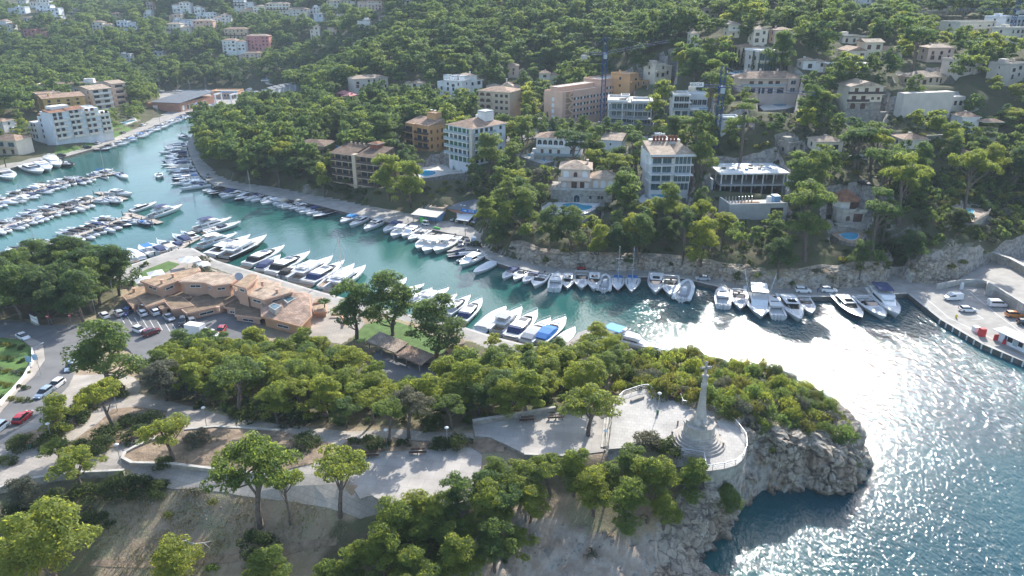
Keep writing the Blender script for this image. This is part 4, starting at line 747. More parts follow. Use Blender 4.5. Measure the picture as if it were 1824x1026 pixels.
 w=b.w;b.walls(.4,w-.6,2,14,12.6,'white');b.walls(-.3,w+.3,6,15,13.4,'white',6)
 for z,x0,x1,y0 in((3.4,0,w-1,.4),(6.5,-.2,w*.55,-.4),(6.5,w*.55+.01,w-.5,-1.8),(9.6,-.4,w*.55,-.2),(9.6,w*.55+.01,w,.6),(13,-.6,w+.4,-.4)):cbox(b,'slab',[(x0,x1,y0,8,z-.35,z)],'white')
 for z in(.3,3.5,6.6,9.7):b.wins('blue',lin(.8,w*.52,2),(z,),3.2,2.6,'front',2.);b.wins('blue',lin(w*.57,w-.9,4),(z,),1.3,2.6,'front',1.2 if z>3 else 2.)
 b.walls(w*.56,w-.7,1.2,2.,12.6,'white',3,foot=False);b.hip(-.2,w*.55,0,13,13.1,2.4,'tile_pale',gable='shed',ov=.2,edge='white');b.hip(w*.56,w,.4,13,13.1,2.6,'tile_pale',ov=.2,edge='white')
 for i in range(7):x=3+i*1.25+(.5 if i>3 else 0);cbox(b,'solar_panel',[(x,x+1.,12.4,12.6,15.4,17.6)],'terracotta_dark')
 b.walls(2,w-2,12.7,15,16,'white',13,foot=False);cbox(b,'awning',[(.3,w*.26,-.6,.8,12.2,12.4),(w*.28,w*.53,-.6,.8,12.2,12.4)],'terracotta_dark');cbox(b,'pool_water',[(.4,w*.36,-3.4,-.5,-.7,-.6)],'pool_teal');cbox(b,'pool_wall',[(0,w*.4,-3.8,-.3,-4,-.71)],'white')
 b=Bld('concrete_shell','house shell under construction with white roof slab above open concrete floors','building site',(1279,345),(1397,343),13.4,yaw=2)
 w=b.w;b.foot(0,w,0,16,top=8);cbox(b,'roof_slab',[(-.2,w+.6,-.8,15,6.9,7.4)],'paint_white');cbox(b,'slab',[(.3,w+.3,-.4,15,2.7,3.3)],'concrete');cbox(b,'back_wall',[(.2,w,14,15.5,-2,6.88)],'greybeige');cbox(b,'side_wall',[(-2.6,-1.9,.5,9,-3,5)],'concrete');cbox(b,'side_wall',[(w+.4,w+1.1,1,15,-3,5.6)],'concrete')
 for i in range(7):
  for y in(.6,7):x=.8+i*(w-1.4)/6;cbox(b,'column',[(x-.18,x+.18,y-.18,y+.18,3.3,6.9)],'concrete_white');cbox(b,'column',[(x-.2,x+.2,y-.2,y+.2,-3,2.7)],'concrete')
 for i,(x,y,a,c)in enumerate(((3,6,1.4,1),(6,4.4,1.2,.8),(9,7,2,.5),(10.5,4,1.2,1.1),(12.4,6,2.2,.6),(15.4,5,1.1,1.2),(16.6,8,2.6,.5),(19.6,6.6,1.6,.6),(14,10,1.6,.8),(18,10.6,1.8,.9))):
  pl=MB();pl.box(-a/2,a/2,-.5,.5,0,.12);pl.box(-a/2+.08,a/2-.08,-.42,.42,.12,c*.6);o=pl.obj('pallet_stack',M[('soil','greybeige','brown','blue_panel')[i%4]]);X,Y=b.loc(x,y);o.location=(X,Y,b.h0+7.4);o.rotation_euler.z=i*.7
  tag(o,('small timber pallet nearest the left end of the white roof slab','low pallet of material second from the left on the white roof slab','flat spread pallet left of the middle of the white roof slab','pallet of material at the front left of the white roof slab','broad timber pallet in the middle of the white roof slab','tall pallet right of the middle of the white roof slab','wide flat pallet toward the right of the white roof slab','pallet of material furthest right on the white roof slab','pallet at the back middle of the white roof slab','pallet at the back right of the white roof slab')[i],'pallet','pallets on the roof slab')
 b=Bld('concrete_basement','grey concrete basement box with a dark garage opening below the roof slab','building site',(1297,392),(1400,388),11.4,yaw=6)
 w=b.w;b.walls(0,w,0,.5,5.2,'concrete',foot=False);b.foot(0,w,0,9,top=5);b.walls(0,.5,.503,9,5.2,'concrete',foot=False);b.walls(w-.5,w,.503,9,4.4,'concrete',foot=False);cbox(b,'deck',[(.51,w-.51,3.6,9,3.4,3.8)],'greybeige');cbox(b,'opening',[(w*.71,w*.93,-.03,.4,.8,3.6)],'dark');cbox(b,'beam',[(.51,w*.62,2.4,2.7,4,4.4)],'concrete')
 for i in range(9):cbox(b,'formwork_prop',[(1.2+i*1.1,1.35+i*1.1,6.5-.1*(i%3),7,3.8,5.8)],'metal')
 cbox(b,'timber_stack',[(w*.3,w*.62,4.6,6,3.81,4.3)],'brown');cbox(b,'blue_container',[(w*.86,w*.97,4.4,7,3.81,6.2)],'blue_panel');cbox(b,'cabin',[(w*.74,w*.8,3.8,5.2,3.81,6.2)],'white_blue')
def hill():
 b=Bld('villa','flat roofed glass villa with white frame behind cypresses on the hill','villa',(1348,128),(1404,127),44,yaw=10)
 w=b.w;b.walls(.4,w-.2,.8,14,8.6,'greybeige');b.flat(0,w,0,14.6,9,'roof_gravel','white',.5);b.wins('blue',lin(.6,w,5),(.3,5),w/5-.3,3.2,'front',.8);cbox(b,'slab',[(0,w,-.4,1,4.2,4.6)],'white');b.wins('dark',(4,9),(1,5),1.4,1.6,'left',.4)
 b=Bld('villa','long pink beige villa with tiled roof, loggias and three chimneys behind the crane jib','villa',(1319,168),(1424,167),36.6,yaw=3)
 w=b.w;b.walls(0,w,1,11,6.6,'rose');b.hip(-.5,w,0,11,6.6,2.4,'tile',ov=.8);b.walls(w*.78,w*.97,0,.997,6.5,'rose',foot=False)
 for x in(w*.15,w*.4,w*.7):b.chim(x,8,8.4,1.4,'rose')
 b.balc(.4,w*.75,3.3,1.2,'rail_glass','rose',at=1.);b.wins('brown',(w*.18,w*.33,w*.5,w*.62),(3.5,),1.9,2.,'front',1.);b.wins('hole',lin(w*.12,w*.76,4),(.1,),3,2.4,'front',1.);b.wins('glass',(w*.87,),(.8,4),2.4,1.9)
 for x in(w*.34,w*.55):cbox(b,'column',[(x-.2,x+.2,-.1,.3,-.2,3.1)],'white')
 t=thing('pavilion','round terracotta roofed pavilion with stone steps beside the pink villa','pavilion',W(1322,181,34.5));mb=MB();mb.cyl((0,0),3.4,3.4,-3,0,12,smooth=False);mb.obj('base',M['rose'],t)
 mb=MB();mb.lathe([(4,2.6),(2,3.4),(1.8,4.2),(.2,4.8)],8,smooth=False);mb.obj('roof',M['tile'],t)
 for i in range(6):mb=MB();a=i*1.047;mb.cyl((3.1*math.cos(a),3.1*math.sin(a)),.18,.18,0,2.6,6);mb.obj('column',M['rose'],t)
 FOOT.append([(t.location.x+5*math.cos(a),t.location.y+5*math.sin(a))for a in(.5,1.5,2.5,3.5,4.5,5.5)])
 b=Bld('house','tall three storey pale house with gable front, brown shutters and balconies','house',(1508,195),(1567,195),34,yaw=2)
 w=b.w;b.walls(0,w,0,11,9,'cream');b.hip(0,w,-.6,11,9,2.,'tile_pale',gable='front',ov=.5);b.walls(0,w,-.12,-.003,3,'stone',foot=False);b.walls(-2.6,w+5,-3.4,-.6,-.6,'stone',foot=True)
 b.wins('brown',(w*.2,w*.5,w*.82),(6.4,),1.5,2.1);b.wins('brown',(w*.16,w*.44),(3.3,),1.7,2.1);b.wins('brown',(w*.72,w*.9),(3.9,),1.1,1);b.wins('archb',(w*.16,w*.46),(.3,),2.,2.2,'front',-.12);b.balc(-.4,w+.4,6.2,1.2,'rail_dark','cream');b.balc(-.4,w*.6,3.15,1.2,'rail_dark','cream')
 b=Bld('villa','hilltop villa of grey cream wings with low gabled roofs','villa',(1512,106),(1592,108),49,yaw=3)
 w=b.w;b.walls(w*.4,w*.8,4,12,7.2,'cream');b.hip(w*.4,w*.8,4,12,7.2,1.4,'tile_pale',gable='side');b.walls(0,w*.38,1,12,3.6,'cream');b.hip(0,w*.38,1,12,3.6,1.8,'tile',gable='front');b.walls(w*.8,w*1.3,5,13,3.4,'cream');b.hip(w*.8,w*1.3,4,13,3.4,1.8,'tile',gable='side')
 b.wins('brown',(w*.5,w*.7),(4.2,),1.7,2,'front',4.);b.wins('brown',(w*.56,w*.74),(.2,),1.8,2.4,'front',4.);b.win('brown',w*.3,.3,1.8,2.4,'front',1.);b.wins('dark',(w*.9,w*1.1),(.3,),2.6,2.2,'front',5.)
 b=Bld('pool_terrace','long white edged infinity pool on a stone retaining wall on the hill','pool',(1477,130),(1551,129),45.6,yaw=0)
 w=b.w;b.walls(0,w,0,7,3.6,'stone',keep=False);cbox(b,'coping',[(-.3,w+.3,-.3,7,3.6,3.9)],'paint_white');cbox(b,'pool_water',[(.6,w*.7,.5,5,3.9,3.96)],'pool_pale')
 b=Bld('retaining_wall','tall weathered concrete retaining wall under the villas at right','wall',(1604,206),(1692,202),33.5,yaw=14);b.walls(0,b.w,0,4,8.5,'greybeige');b.walls(b.w,b.w+9,3,10,6,'greybeige');b.wins('dark',(b.w+2,b.w+4.5,b.w+7),(2.6,),1.2,1.8,'front',3.);cbox(b,'stair_block',[(b.w+9.01,b.w+16,2,8,-4,2)],'stone')
 house('house with wide pale tiled roof above the tall retaining wall',(1628,152),(1694,149),41.5,10,1,'tan','tile_pale','hip',2.2)
 house('grey stone house front between pines on the right hill',(1706,134),(1742,130),45,8,2,'greybeige','tile','flat',keep=False)
 house('grey hillside house with white arched side at the right edge',(1796,142),(1850,138),44,10,2,'greybeige','tile_pale','flat',wk='arch')
 house('modern white block house with flat roof near the top right corner',(1788,52),(1836,50),59,12,2,'white_blue','roof_white','flat')
 house('cream two storey house with flat roof edge below the top right houses',(1706,62),(1770,60),57,12,2,'cream','tile_pale','flat')
 house('low modern greige house with stepped flat roofs at the top right',(1664,32),(1728,30),62,12,2,'greybeige','roof_white','flat')
 house('pale flat house with window strip at the right edge below the white block',(1796,74),(1845,72),55,10,2,'cream','roof_white','flat')
 b=house('small white villa with arcade and tiled roof on the right slope',(1712,226),(1742,226),30,8,1,'white','tile','hip',1.6,wk='arch',n=4,fh=3.6);b.walls(5,12,-4,-.003,.2,'tan');b.hip(6,13,-4,0,2.4,1.,'tile')
 house('grey stone hut with tin roof among pines above the hexagonal villa',(1404,276),(1423,274),23.6,6,1,'stone','roof_white','flat',fh=3.8)
 house('weathered shed with brown roof in the pines on the right slope',(1706,290),(1730,288),22.6,6,1,'stone','tile_dark','hip',1.2,keep=False)
 for i,(u,v,w_,m,r,lab)in enumerate(((1316,96,46,'tan','tile','wide tan house with tile roof behind cypresses'),(1341,76,25,'cream','tile_pale','cream house with pale roof above the cypress row'),(1379,77,32,'pinkbeige','tile','pinkish house above the glass villa on the hill'),(1500,76,46,'cream','roof_white','low cream house left above the hilltop villa'),(1253,33,22,'pinkbeige','tile_pale','pale house high on the ridge by the straight road'),(1514,14,36,'white','roof_white','white house on the ridge at the top right of centre'),(1375,24,10,'pinkbeige','tile','narrow pink house beside the ridge road'),(1296,66,20,'cream','tile_pale','small cream house below the ridge road'),(1540,5,40,'white','roof_white','long white house on the skyline right of centre'),(1615,8,26,'cream','tile_pale','pale house on the skyline above the right hill'),(1230,82,14,'cream','tile_pale','tiny cream house left of the ridge road'))):
  p=PG(u+w_/2,v);h=p.z;house(lab,(u,v),(u+w_,v),h,9,1 if w_>40 else 2,m,r,'flat' if 'roof' in r else 'hip',1.3,group='houses on the right hand hill')
 t=Bld('villa','hexagonal tower villa with conical tile roof above the sea pool','villa',(1497,397),(1541,397),10.8,yaw=0)
 b=t;c=(2.6,4.2);mb=MB();mb.cyl(c,3.6,3.6,-4,3.2,12,smooth=False);mb.obj('wall',M['stone_light'],b.o);mb=MB();mb.box(2.6,7.6,.8,7,-3,3.2);mb.obj('wall',M['stone_light'],b.o)
 b.foot(-2,8,0,9,top=9);mb=MB();mb.cyl(c,3.9,3.9,3.2,3.5,12,smooth=False);mb.box(2.6,8,.3,7.2,3.2,3.5);mb.obj('balcony',M['stone_light'],b.o)
 mb=MB();mb.lathe([(3.85,3.5),(3.85,4.3),(3.6,4.3),(3.6,3.5)],12,c=c,smooth=False);mb.box(5.6,8,.3,.5,3.5,4.3);mb.box(7.8,8,.51,7,3.5,4.3);mb.obj('balustrade',M['stone_light'],b.o)
 mb=MB();mb.lathe([(2.9,3.5),(2.9,6.6)],6,c=(1.8,5.2),smooth=False);mb.box(1.8,6.4,3.4,8,3.5,6.6);mb.obj('upper_wall',M['white'],b.o)
 mb=MB();mb.lathe([(5.2,6.5),(.3,9.6)],6,c=(2.6,5.6),smooth=False);mb.obj('roof',M['tile_red'],b.o);b.win('brown',5,3.6,2.8,2.4,'front',3.4);b.win('brown',5.6,.1,2.8,2.6,'front',.8);b.win('archb',2.4,.6,1.2,1.5,'front',.56)
 mb=MB();mb.prism([(-1.8,-1.6),(7,-2.2),(14.6,-1.2),(14.6,6),(7.7,6),(7.7,-.2),(-1.8,.6)],-4.5,-.05);mb.obj('terrace',M['stone_light'],b.o);mb=MB()
 for a,d in(((-1.8,-1.6),(7,-2.2)),((7,-2.2),(14.6,-1.2)),((14.6,-1.2),(14.6,6))):
  n=int(math.hypot(d[0]-a[0],d[1]-a[1])/.6)
  for i in range(n+1):mb.cyl((a[0]+(d[0]-a[0])*i/n,a[1]+(d[1]-a[1])*i/n),.1,.08,-.05,.75,5)
  mb.tube([(*a,.82),(*d,.82)],.11,4)
 mb.obj('balustrade',M['stone_light'],b.o)
 b.foot(-2,15,-2.5,6)
def far_houses():
 for u,v,w_,d_,fl,m,r,t,lb in((1452,268,48,8,1,'cream','tile_pale','hip','low cream villa among pines below the crane jib'),(1150,262,40,8,1,'white','roof_white','flat','low white terrace house above the tall modern villa'),(1606,264,46,8,1,'cream','tile','hip','cream bungalow with tile roof above the right gully'),(1286,226,46,7,1,'white','roof_white','flat','long low white house below the pink beige villa'),(1650,110,46,9,2,'pinkbeige','tile_pale','hip','pinkish villa between umbrella pines right of the hilltop villa'),(1430,122,40,8,1,'white','tile_pale','hip','white house half hidden right of the glass villa'),(960,150,34,8,2,'cream','tile','hip','cream house behind the rising street'),(720,158,36,8,1,'cream','tile_pale','hip','low cream house left of the flat white house')):
  q_=PG(u+w_/2,v);house(lb,(u,v),(u+w_,v),q_.z,d_,fl,m,r,t,1.4)
 L=[(0,55,23,14,'white','tile','white house with tiled roof at the far left edge'),(43,65,38,14,'pink','tile_red','reddish pink house with long terracotta roof in the trees at far left'),(16,24,30,12,'white_blue','roof_white','white flat house near the top left corner'),(66,26,41,13,'white_blue','roof_white','wide pale blue white house at the top left'),(20,10,28,9,'white','roof_white','white house at the very top left'),(41,37,20,7,'white','tile','low white house between the white villa and the pink house'),(115,28,28,10,'grey','roof_grey','grey roofed house right of the wide pale house'),(166,56,33,14,'cream','tile','cream house with brown tiled roof above the left wood'),(210,55,32,15,'white_blue','roof_white','pale blue flat roofed house beside the cream house'),(200,34,26,11,'tan','tile','tan tiled house behind the pale blue house'),(255,35,16,13,'white','roof_white','small white cube house near a tall cypress'),(104,41,24,7,'white','tile_red','low white house with orange roof in the left treetops'),(214,110,20,14,'white','roof_white','white house alone inside the left wood'),(274,106,18,11,'white','roof_white','second white house inside the left wood, further right'),(55,10,34,9,'white','tile_pale','white house on the skyline at left'),(262,18,12,12,'pinkbeige','tile','narrow pinkish house at the top beside the big round tree'),(306,21,34,14,'white','tile_pale','white two winged house at the top left of centre'),(346,23,18,12,'white','tile_pale','small white house right of the two winged house'),(351,34,36,11,'white_blue','roof_white','pale modern flat house with window band'),(383,43,27,15,'white','tile','white house with orange tiled roof below the modern flat house'),(300,37,25,11,'tan','tile_pale','tan house with broad pale roof'),(309,47,40,8,'white_blue','roof_white','long low white house behind the peach house'),(297,60,41,15,'cream','tile_pale','cream house with terrace above the left wood'),(345,54,36,14,'salmon','tile_pale','peach terraced house with several small roofs'),(401,70,42,15,'tan','tile','tan house with wide roof above the pink house'),(398,97,40,23,'white','tile','white house with dark windows left of the pink house'),(441,89,40,22,'pink','tile_pale','bright pink red house in the trees'),(425,107,37,12,'pinkbeige','tile','pink tan house below the bright pink house'),(417,16,36,15,'white','roof_white','white modern house on the skyline left of centre'),(452,23,64,14,'cream','tile_pale','long cream and white house with chimneys on the far ridge'),(515,33,34,17,'greybeige','tile','grey balconied apartment house on the far ridge'),(425,27,26,9,'tan','tile','tan roofed house left of the long cream house'),(550,24,20,9,'white','roof_white','low white house right of the grey balconied house'),(560,37,16,10,'white_blue','roof_white','white wall house in the trees below the ridge'),(553,72,18,24,'cream','tile_pale','tall narrow cream house in the centre left pines'),(584,61,15,13,'pinkbeige','tile_red','small house with pink pyramid roof'),(582,12,50,10,'white','tile_pale','long white row of houses on the skyline'),(598,34,18,7,'white','roof_white','small white house by the far road'),(637,19,44,14,'pinkbeige','tile','pinkish terraced houses at the top left of the forest'),(636,50,24,13,'white','roof_white','white house at the edge of the big forest'),(674,37,22,9,'greybeige','roof_white','grey house in the forest edge near the top'),(715,8,34,9,'white','roof_white','white house on the skyline over the forest'),(870,6,22,7,'pink','tile_red','red roofed house peeping over the forest skyline')]
 for u,v,w_,hp,m,r,lab in L:
  p=PG(u+w_/2,v);d=proj(p.x,p.y,p.z)[2];H_=hp*d/FP;fl=max(1,round(H_/3.1));house(lab,(u,v),(u+w_,v),p.z,9 if w_>22 else 7,fl,m,r,'flat' if 'roof' in r else 'hip',1.5,'brown' if(u+w_)%3==0 else 'dark',group='houses on the far left ridge',side=False)
def pools():
 pool('bean shaped pool on the white terrace below the pale villa',[(998,369),(1002,364),(1015,362),(1028,363),(1040,366),(1054,366),(1056,370),(1046,374),(1030,375),(1010,375),(1001,373)],9.5,'pool_teal',deck='paint_white',deckpts=[(965,369),(985,355),(1030,355),(1071,363),(1062,372),(1045,380),(1010,383),(965,378)],skirt=5,wall='stone_light',rail=[(988,355),(965,368),(965,378),(1010,383),(1045,380),(1062,372),(1070,364)])
 pool('heart shaped blue pool on the balustraded rock terrace by the harbour',[(1496,418),(1503,415),(1516,414),(1528,416),(1530,420),(1524,427),(1510,427),(1500,422)],8.9,'pool',deck='tile_pale',deckpts=[(1480,416),(1495,410),(1530,411),(1541,411),(1540,426),(1532,434),(1515,434),(1495,427)],skirt=4,rail=[(1495,427),(1515,434),(1532,434),(1540,426),(1541,411)])
 pool('curved blue pool on the walled sun terrace at the cliff top',[(1710,376),(1718,372),(1732,372),(1736,376),(1733,380),(1738,386),(1736,388),(1724,384),(1714,380)],13.2,'pool_pale',deck='tile_pale',deckpts=[(1702,376),(1716,369),(1728,368),(1764,374),(1762,380),(1735,396),(1718,390)],skirt=7,rail=[(1728,368),(1764,374),(1762,380),(1735,396)])
 pool('oval bright blue pool on the beige terrace below the white apartments',[(748,310),(750,305),(758,303),(770,304),(777,307),(774,311),(762,314),(750,313)],9,'pool',deckpts=[(742,305),(752,297),(790,291),(808,300),(830,304),(828,308),(800,310),(775,315),(748,318)],skirt=6)
 pool('lap pool with blue tiles below the white arcaded house',[(936,276),(944,274),(975,283),(970,287)],14.2,'pool',deckpts=[(926,278),(942,272),(984,283),(986,288),(966,292)],curve=False,deck='stone_light',skirt=5)
 pool('small round white pool terrace below the tall modern villa',[(1148,349),(1154,346),(1164,346),(1167,350),(1160,354),(1150,353)],11,'pool_pale',deck='paint_white',deckpts=[(1137,352),(1150,343),(1200,343),(1226,347),(1224,352),(1180,356),(1150,362),(1138,360)],skirt=3)
 pool('turquoise pool below the long pink beige villa',[(1376,187),(1384,184),(1402,184),(1400,189),(1386,190)],32,'pool_teal',deckpts=[(1352,190),(1366,183),(1405,182),(1420,188),(1400,194),(1360,197)],skirt=4)
 pool('blue pool hidden below the stone base of the tall gabled house',[(1514,213),(1520,209),(1570,212),(1568,217)],29.5,'pool',deckpts=[(1508,214),(1514,207),(1576,210),(1576,219)],curve=False,skirt=4)
 pool('small blue pool beside the brown apartment block',[(584,264),(588,260),(600,259),(604,262),(596,265)],9.5,'pool',deckpts=[(578,266),(584,257),(606,257),(612,265),(598,269)],skirt=3)
 pool('long narrow pool under the trees by the left bank road',[(216,218),(240,213),(242,215),(219,221)],3.4,'pool_pale',deckpts=[(205,219),(236,208),(250,212),(222,224)],curve=False,skirt=2)
 pool('pale pool terrace with pergola by the glass villa',[(1300,128),(1318,127),(1330,129),(1310,131)],42.5,'pool_pale',deckpts=[(1296,130),(1312,124),(1338,126),(1338,132),(1310,134)],curve=False,deck='paint_white',skirt=3)
 # ================================================================ BOATS
for k,c,r in(('gel_white',(.80,.80,.79),.25),('gel_cream',(.74,.70,.62),.3),('hull_navy',(.015,.025,.06),.2),('hull_black',(.02,.02,.022),.25),('hull_red',(.30,.05,.04),.3),('hull_grey',(.36,.38,.40),.3),('hull_blue',(.05,.22,.40),.3),('maroon',(.22,.02,.03),.35),('cv_black',(.018,.018,.02),.8),('cv_navy',(.025,.045,.13),.8),('cv_blue',(.03,.18,.50),.8),('cv_sky',(.05,.32,.68),.7),('cv_beige',(.60,.52,.42),.85),('cv_white',(.78,.78,.77),.8),('cv_grey',(.42,.43,.45),.8),('teak',(.40,.27,.16),.8),('seat',(.62,.60,.57),.7),('rubber_grey',(.45,.46,.47),.6),('motor',(.05,.05,.055),.3),('motor_white',(.75,.75,.75),.3),('cv_red',(.55,.04,.04),.7)):
 setmat(k,c,r,var=.05,vs=1.2,spec=.5)
setmat('screen',(.012,.016,.022),.05,var=0,spec=.9);setmat('steel',(.6,.61,.63),.25,metal=.9,var=0)
def loft(rings,cap=True,closed=False):
 n=len(rings[0]);vs=[p for r in rings for p in r];fs=[]
 for i in range(len(rings)-1):
  for k in range(n if closed else n-1):j=(k+1)%n;fs.append((i*n+k,(i+1)*n+k,(i+1)*n+j,i*n+j))
 if cap:fs+=[tuple(range(n)),tuple(range(len(vs)-n,len(vs)))[::-1]]
 return vs,fs
def hullshape(L,B,zs,flare=.3,ns=11,fine=2.3,stern=.9):
 out=[]
 for i in range(ns):
  s=i/(ns-1);x=-L/2+s*L;b=B/2*(stern+(1-stern)*min(1,s/.35))*(1 if s<.42 else max(.015,1-((s-.42)/.58)**fine));z=zs*(1+flare*s*s);out.append((s,x,b,z))
 return out
def hull_parts(L,B,zs,hull,cock=.44,cw=.74,flare=.3,fine=2.3,stripe=None,stern=.9,floor='teak'):
 st=hullshape(L,B,zs,flare,11,fine,stern);r=[]
 for s,x,b,z in st:
  xo=-.10*L*s**4;r.append([(x,b,z),(x+xo*.45,b*(.97-.25*s**2),z*.5),(x+xo,b*(.80-.3*s**2),.05),(x+xo*1.1,0,-.35),(x+xo,-b*(.80-.3*s**2),.05),(x+xo*.45,-b*(.97-.25*s**2),z*.5),(x,-b,z)])
 h=MB();h.add(*loft(r,cap=False),0,True);h.add(r[0],[tuple(range(7))],0)
 if stripe:h.add(*loft([[(p[0][0],p[0][1]+.02,p[0][2]-.02),(p[1][0],p[1][1]+.025,p[1][2]+.25*p[0][2])]for p in r],cap=False),1,True);h.add(*loft([[(p[5][0],p[5][1]-.025,p[5][2]+.25*p[0][2]),(p[6][0],p[6][1]-.02,p[6][2]-.02)]for p in r],cap=False),1,True)
 d=MB();rr=[]
 for s,x,b,z in st:
  c=cw*b if s<cock else 0;rr.append((x,b,z,c))
 for(x0,b0,z0,c0),(x1,b1,z1,c1)in zip(rr,rr[1:]):
  cc=c0 if c1 else 0
  if c0 and c1:
   for g in(1,-1):d.add([(x0,g*b0,z0),(x1,g*b1,z1),(x1,g*c1,z1+.04),(x0,g*c0,z0+.04)],[(0,1,2,3)]);d.add([(x0,g*c0,z0+.04),(x1,g*c1,z1+.04),(x1,g*c1,zs*.55),(x0,g*c0,zs*.55)],[(0,1,2,3)])
  else:d.add([(x0,b0,z0),(x1,b1,z1),(x1,b1*.5,z1+.12*min(1,b1)),(x1,-b1*.5,z1+.12*min(1,b1)),(x1,-b1,z1),(x0,-b0,z0),(x0,-b0*.5,z0+.12),(x0,b0*.5,z0+.12)],[(0,1,2,7),(7,2,3,6),(6,3,4,5)])
 out=[('hull',h,[hull,stripe or hull]),('deck',d,['gel_white'])]
 if cock:
  cs=[q_ for q_ in rr if q_[3]];f=MB();f.add([(x,c,zs*.56)for x,b,z,c in cs]+[(x,-c,zs*.56)for x,b,z,c in cs[::-1]],[tuple(range(2*len(cs)))]);k=cs[-1];e=cs[0]
  f.add([(k[0],k[3],zs*.5),(k[0],-k[3],zs*.5),(k[0],-k[3],k[2]+.1),(k[0],k[3],k[2]+.1)],[(0,1,2,3)],1);f.add([(e[0],e[3],zs*.5),(e[0],-e[3],zs*.5),(e[0],-e[3],e[2]+.03),(e[0],e[3],e[2]+.03)],[(0,1,2,3)],1)
  out.append(('cockpit',f,[floor,'gel_white']))
 return out
def hump(pts):
 """pts: (x, half width below, z below, half width above, z above)"""
 return loft([[(x,wb,zb),(x,wt,zt-.04),(x,wt*.86,zt),(x,-wt*.86,zt),(x,-wt,zt-.04),(x,-wb,zb)]for x,wb,zb,wt,zt in pts])
def H_(name,pts,m):b=MB();b.add(*hump(pts),0);return(name,b,[m])
def outb(n,x,z=.9,m='motor',B=2.4):
 b=MB()
 for i in range(n):
  y=(i-(n-1)/2)*.62;b.box(x-.55,x,y-.2,y+.2,z-.15,z+.42,0,.05);b.box(x-.4,x-.12,y-.09,y+.09,-.6,z-.14,0)
 return('outboard_motor',b,[m])
def rail(L,B,zs,x0=.5,top=.55,flare=.3):
 b=MB();st=[q_ for q_ in hullshape(L,B,zs,flare,11)if q_[0]>=x0]
 P=[(x,y*.93,z+top)for s,x,y,z in st]+[(x,-y*.93,z+top)for s,x,y,z in st[::-1]];b.tube(P,.03,4)
 for p in P[::2]:b.tube([(p[0],p[1],p[2]-top),p],.022,3,cap=False)
 return('bow_rail',b,['steel'])
def posts(xs,y,z0,z1,m='steel',r=.035):
 b=MB()
 for x in xs:
  for g in(-1,1):b.tube([(x,g*y,z0),(x,g*y*.92,z1)],r,4)
 return('posts',b,[m])
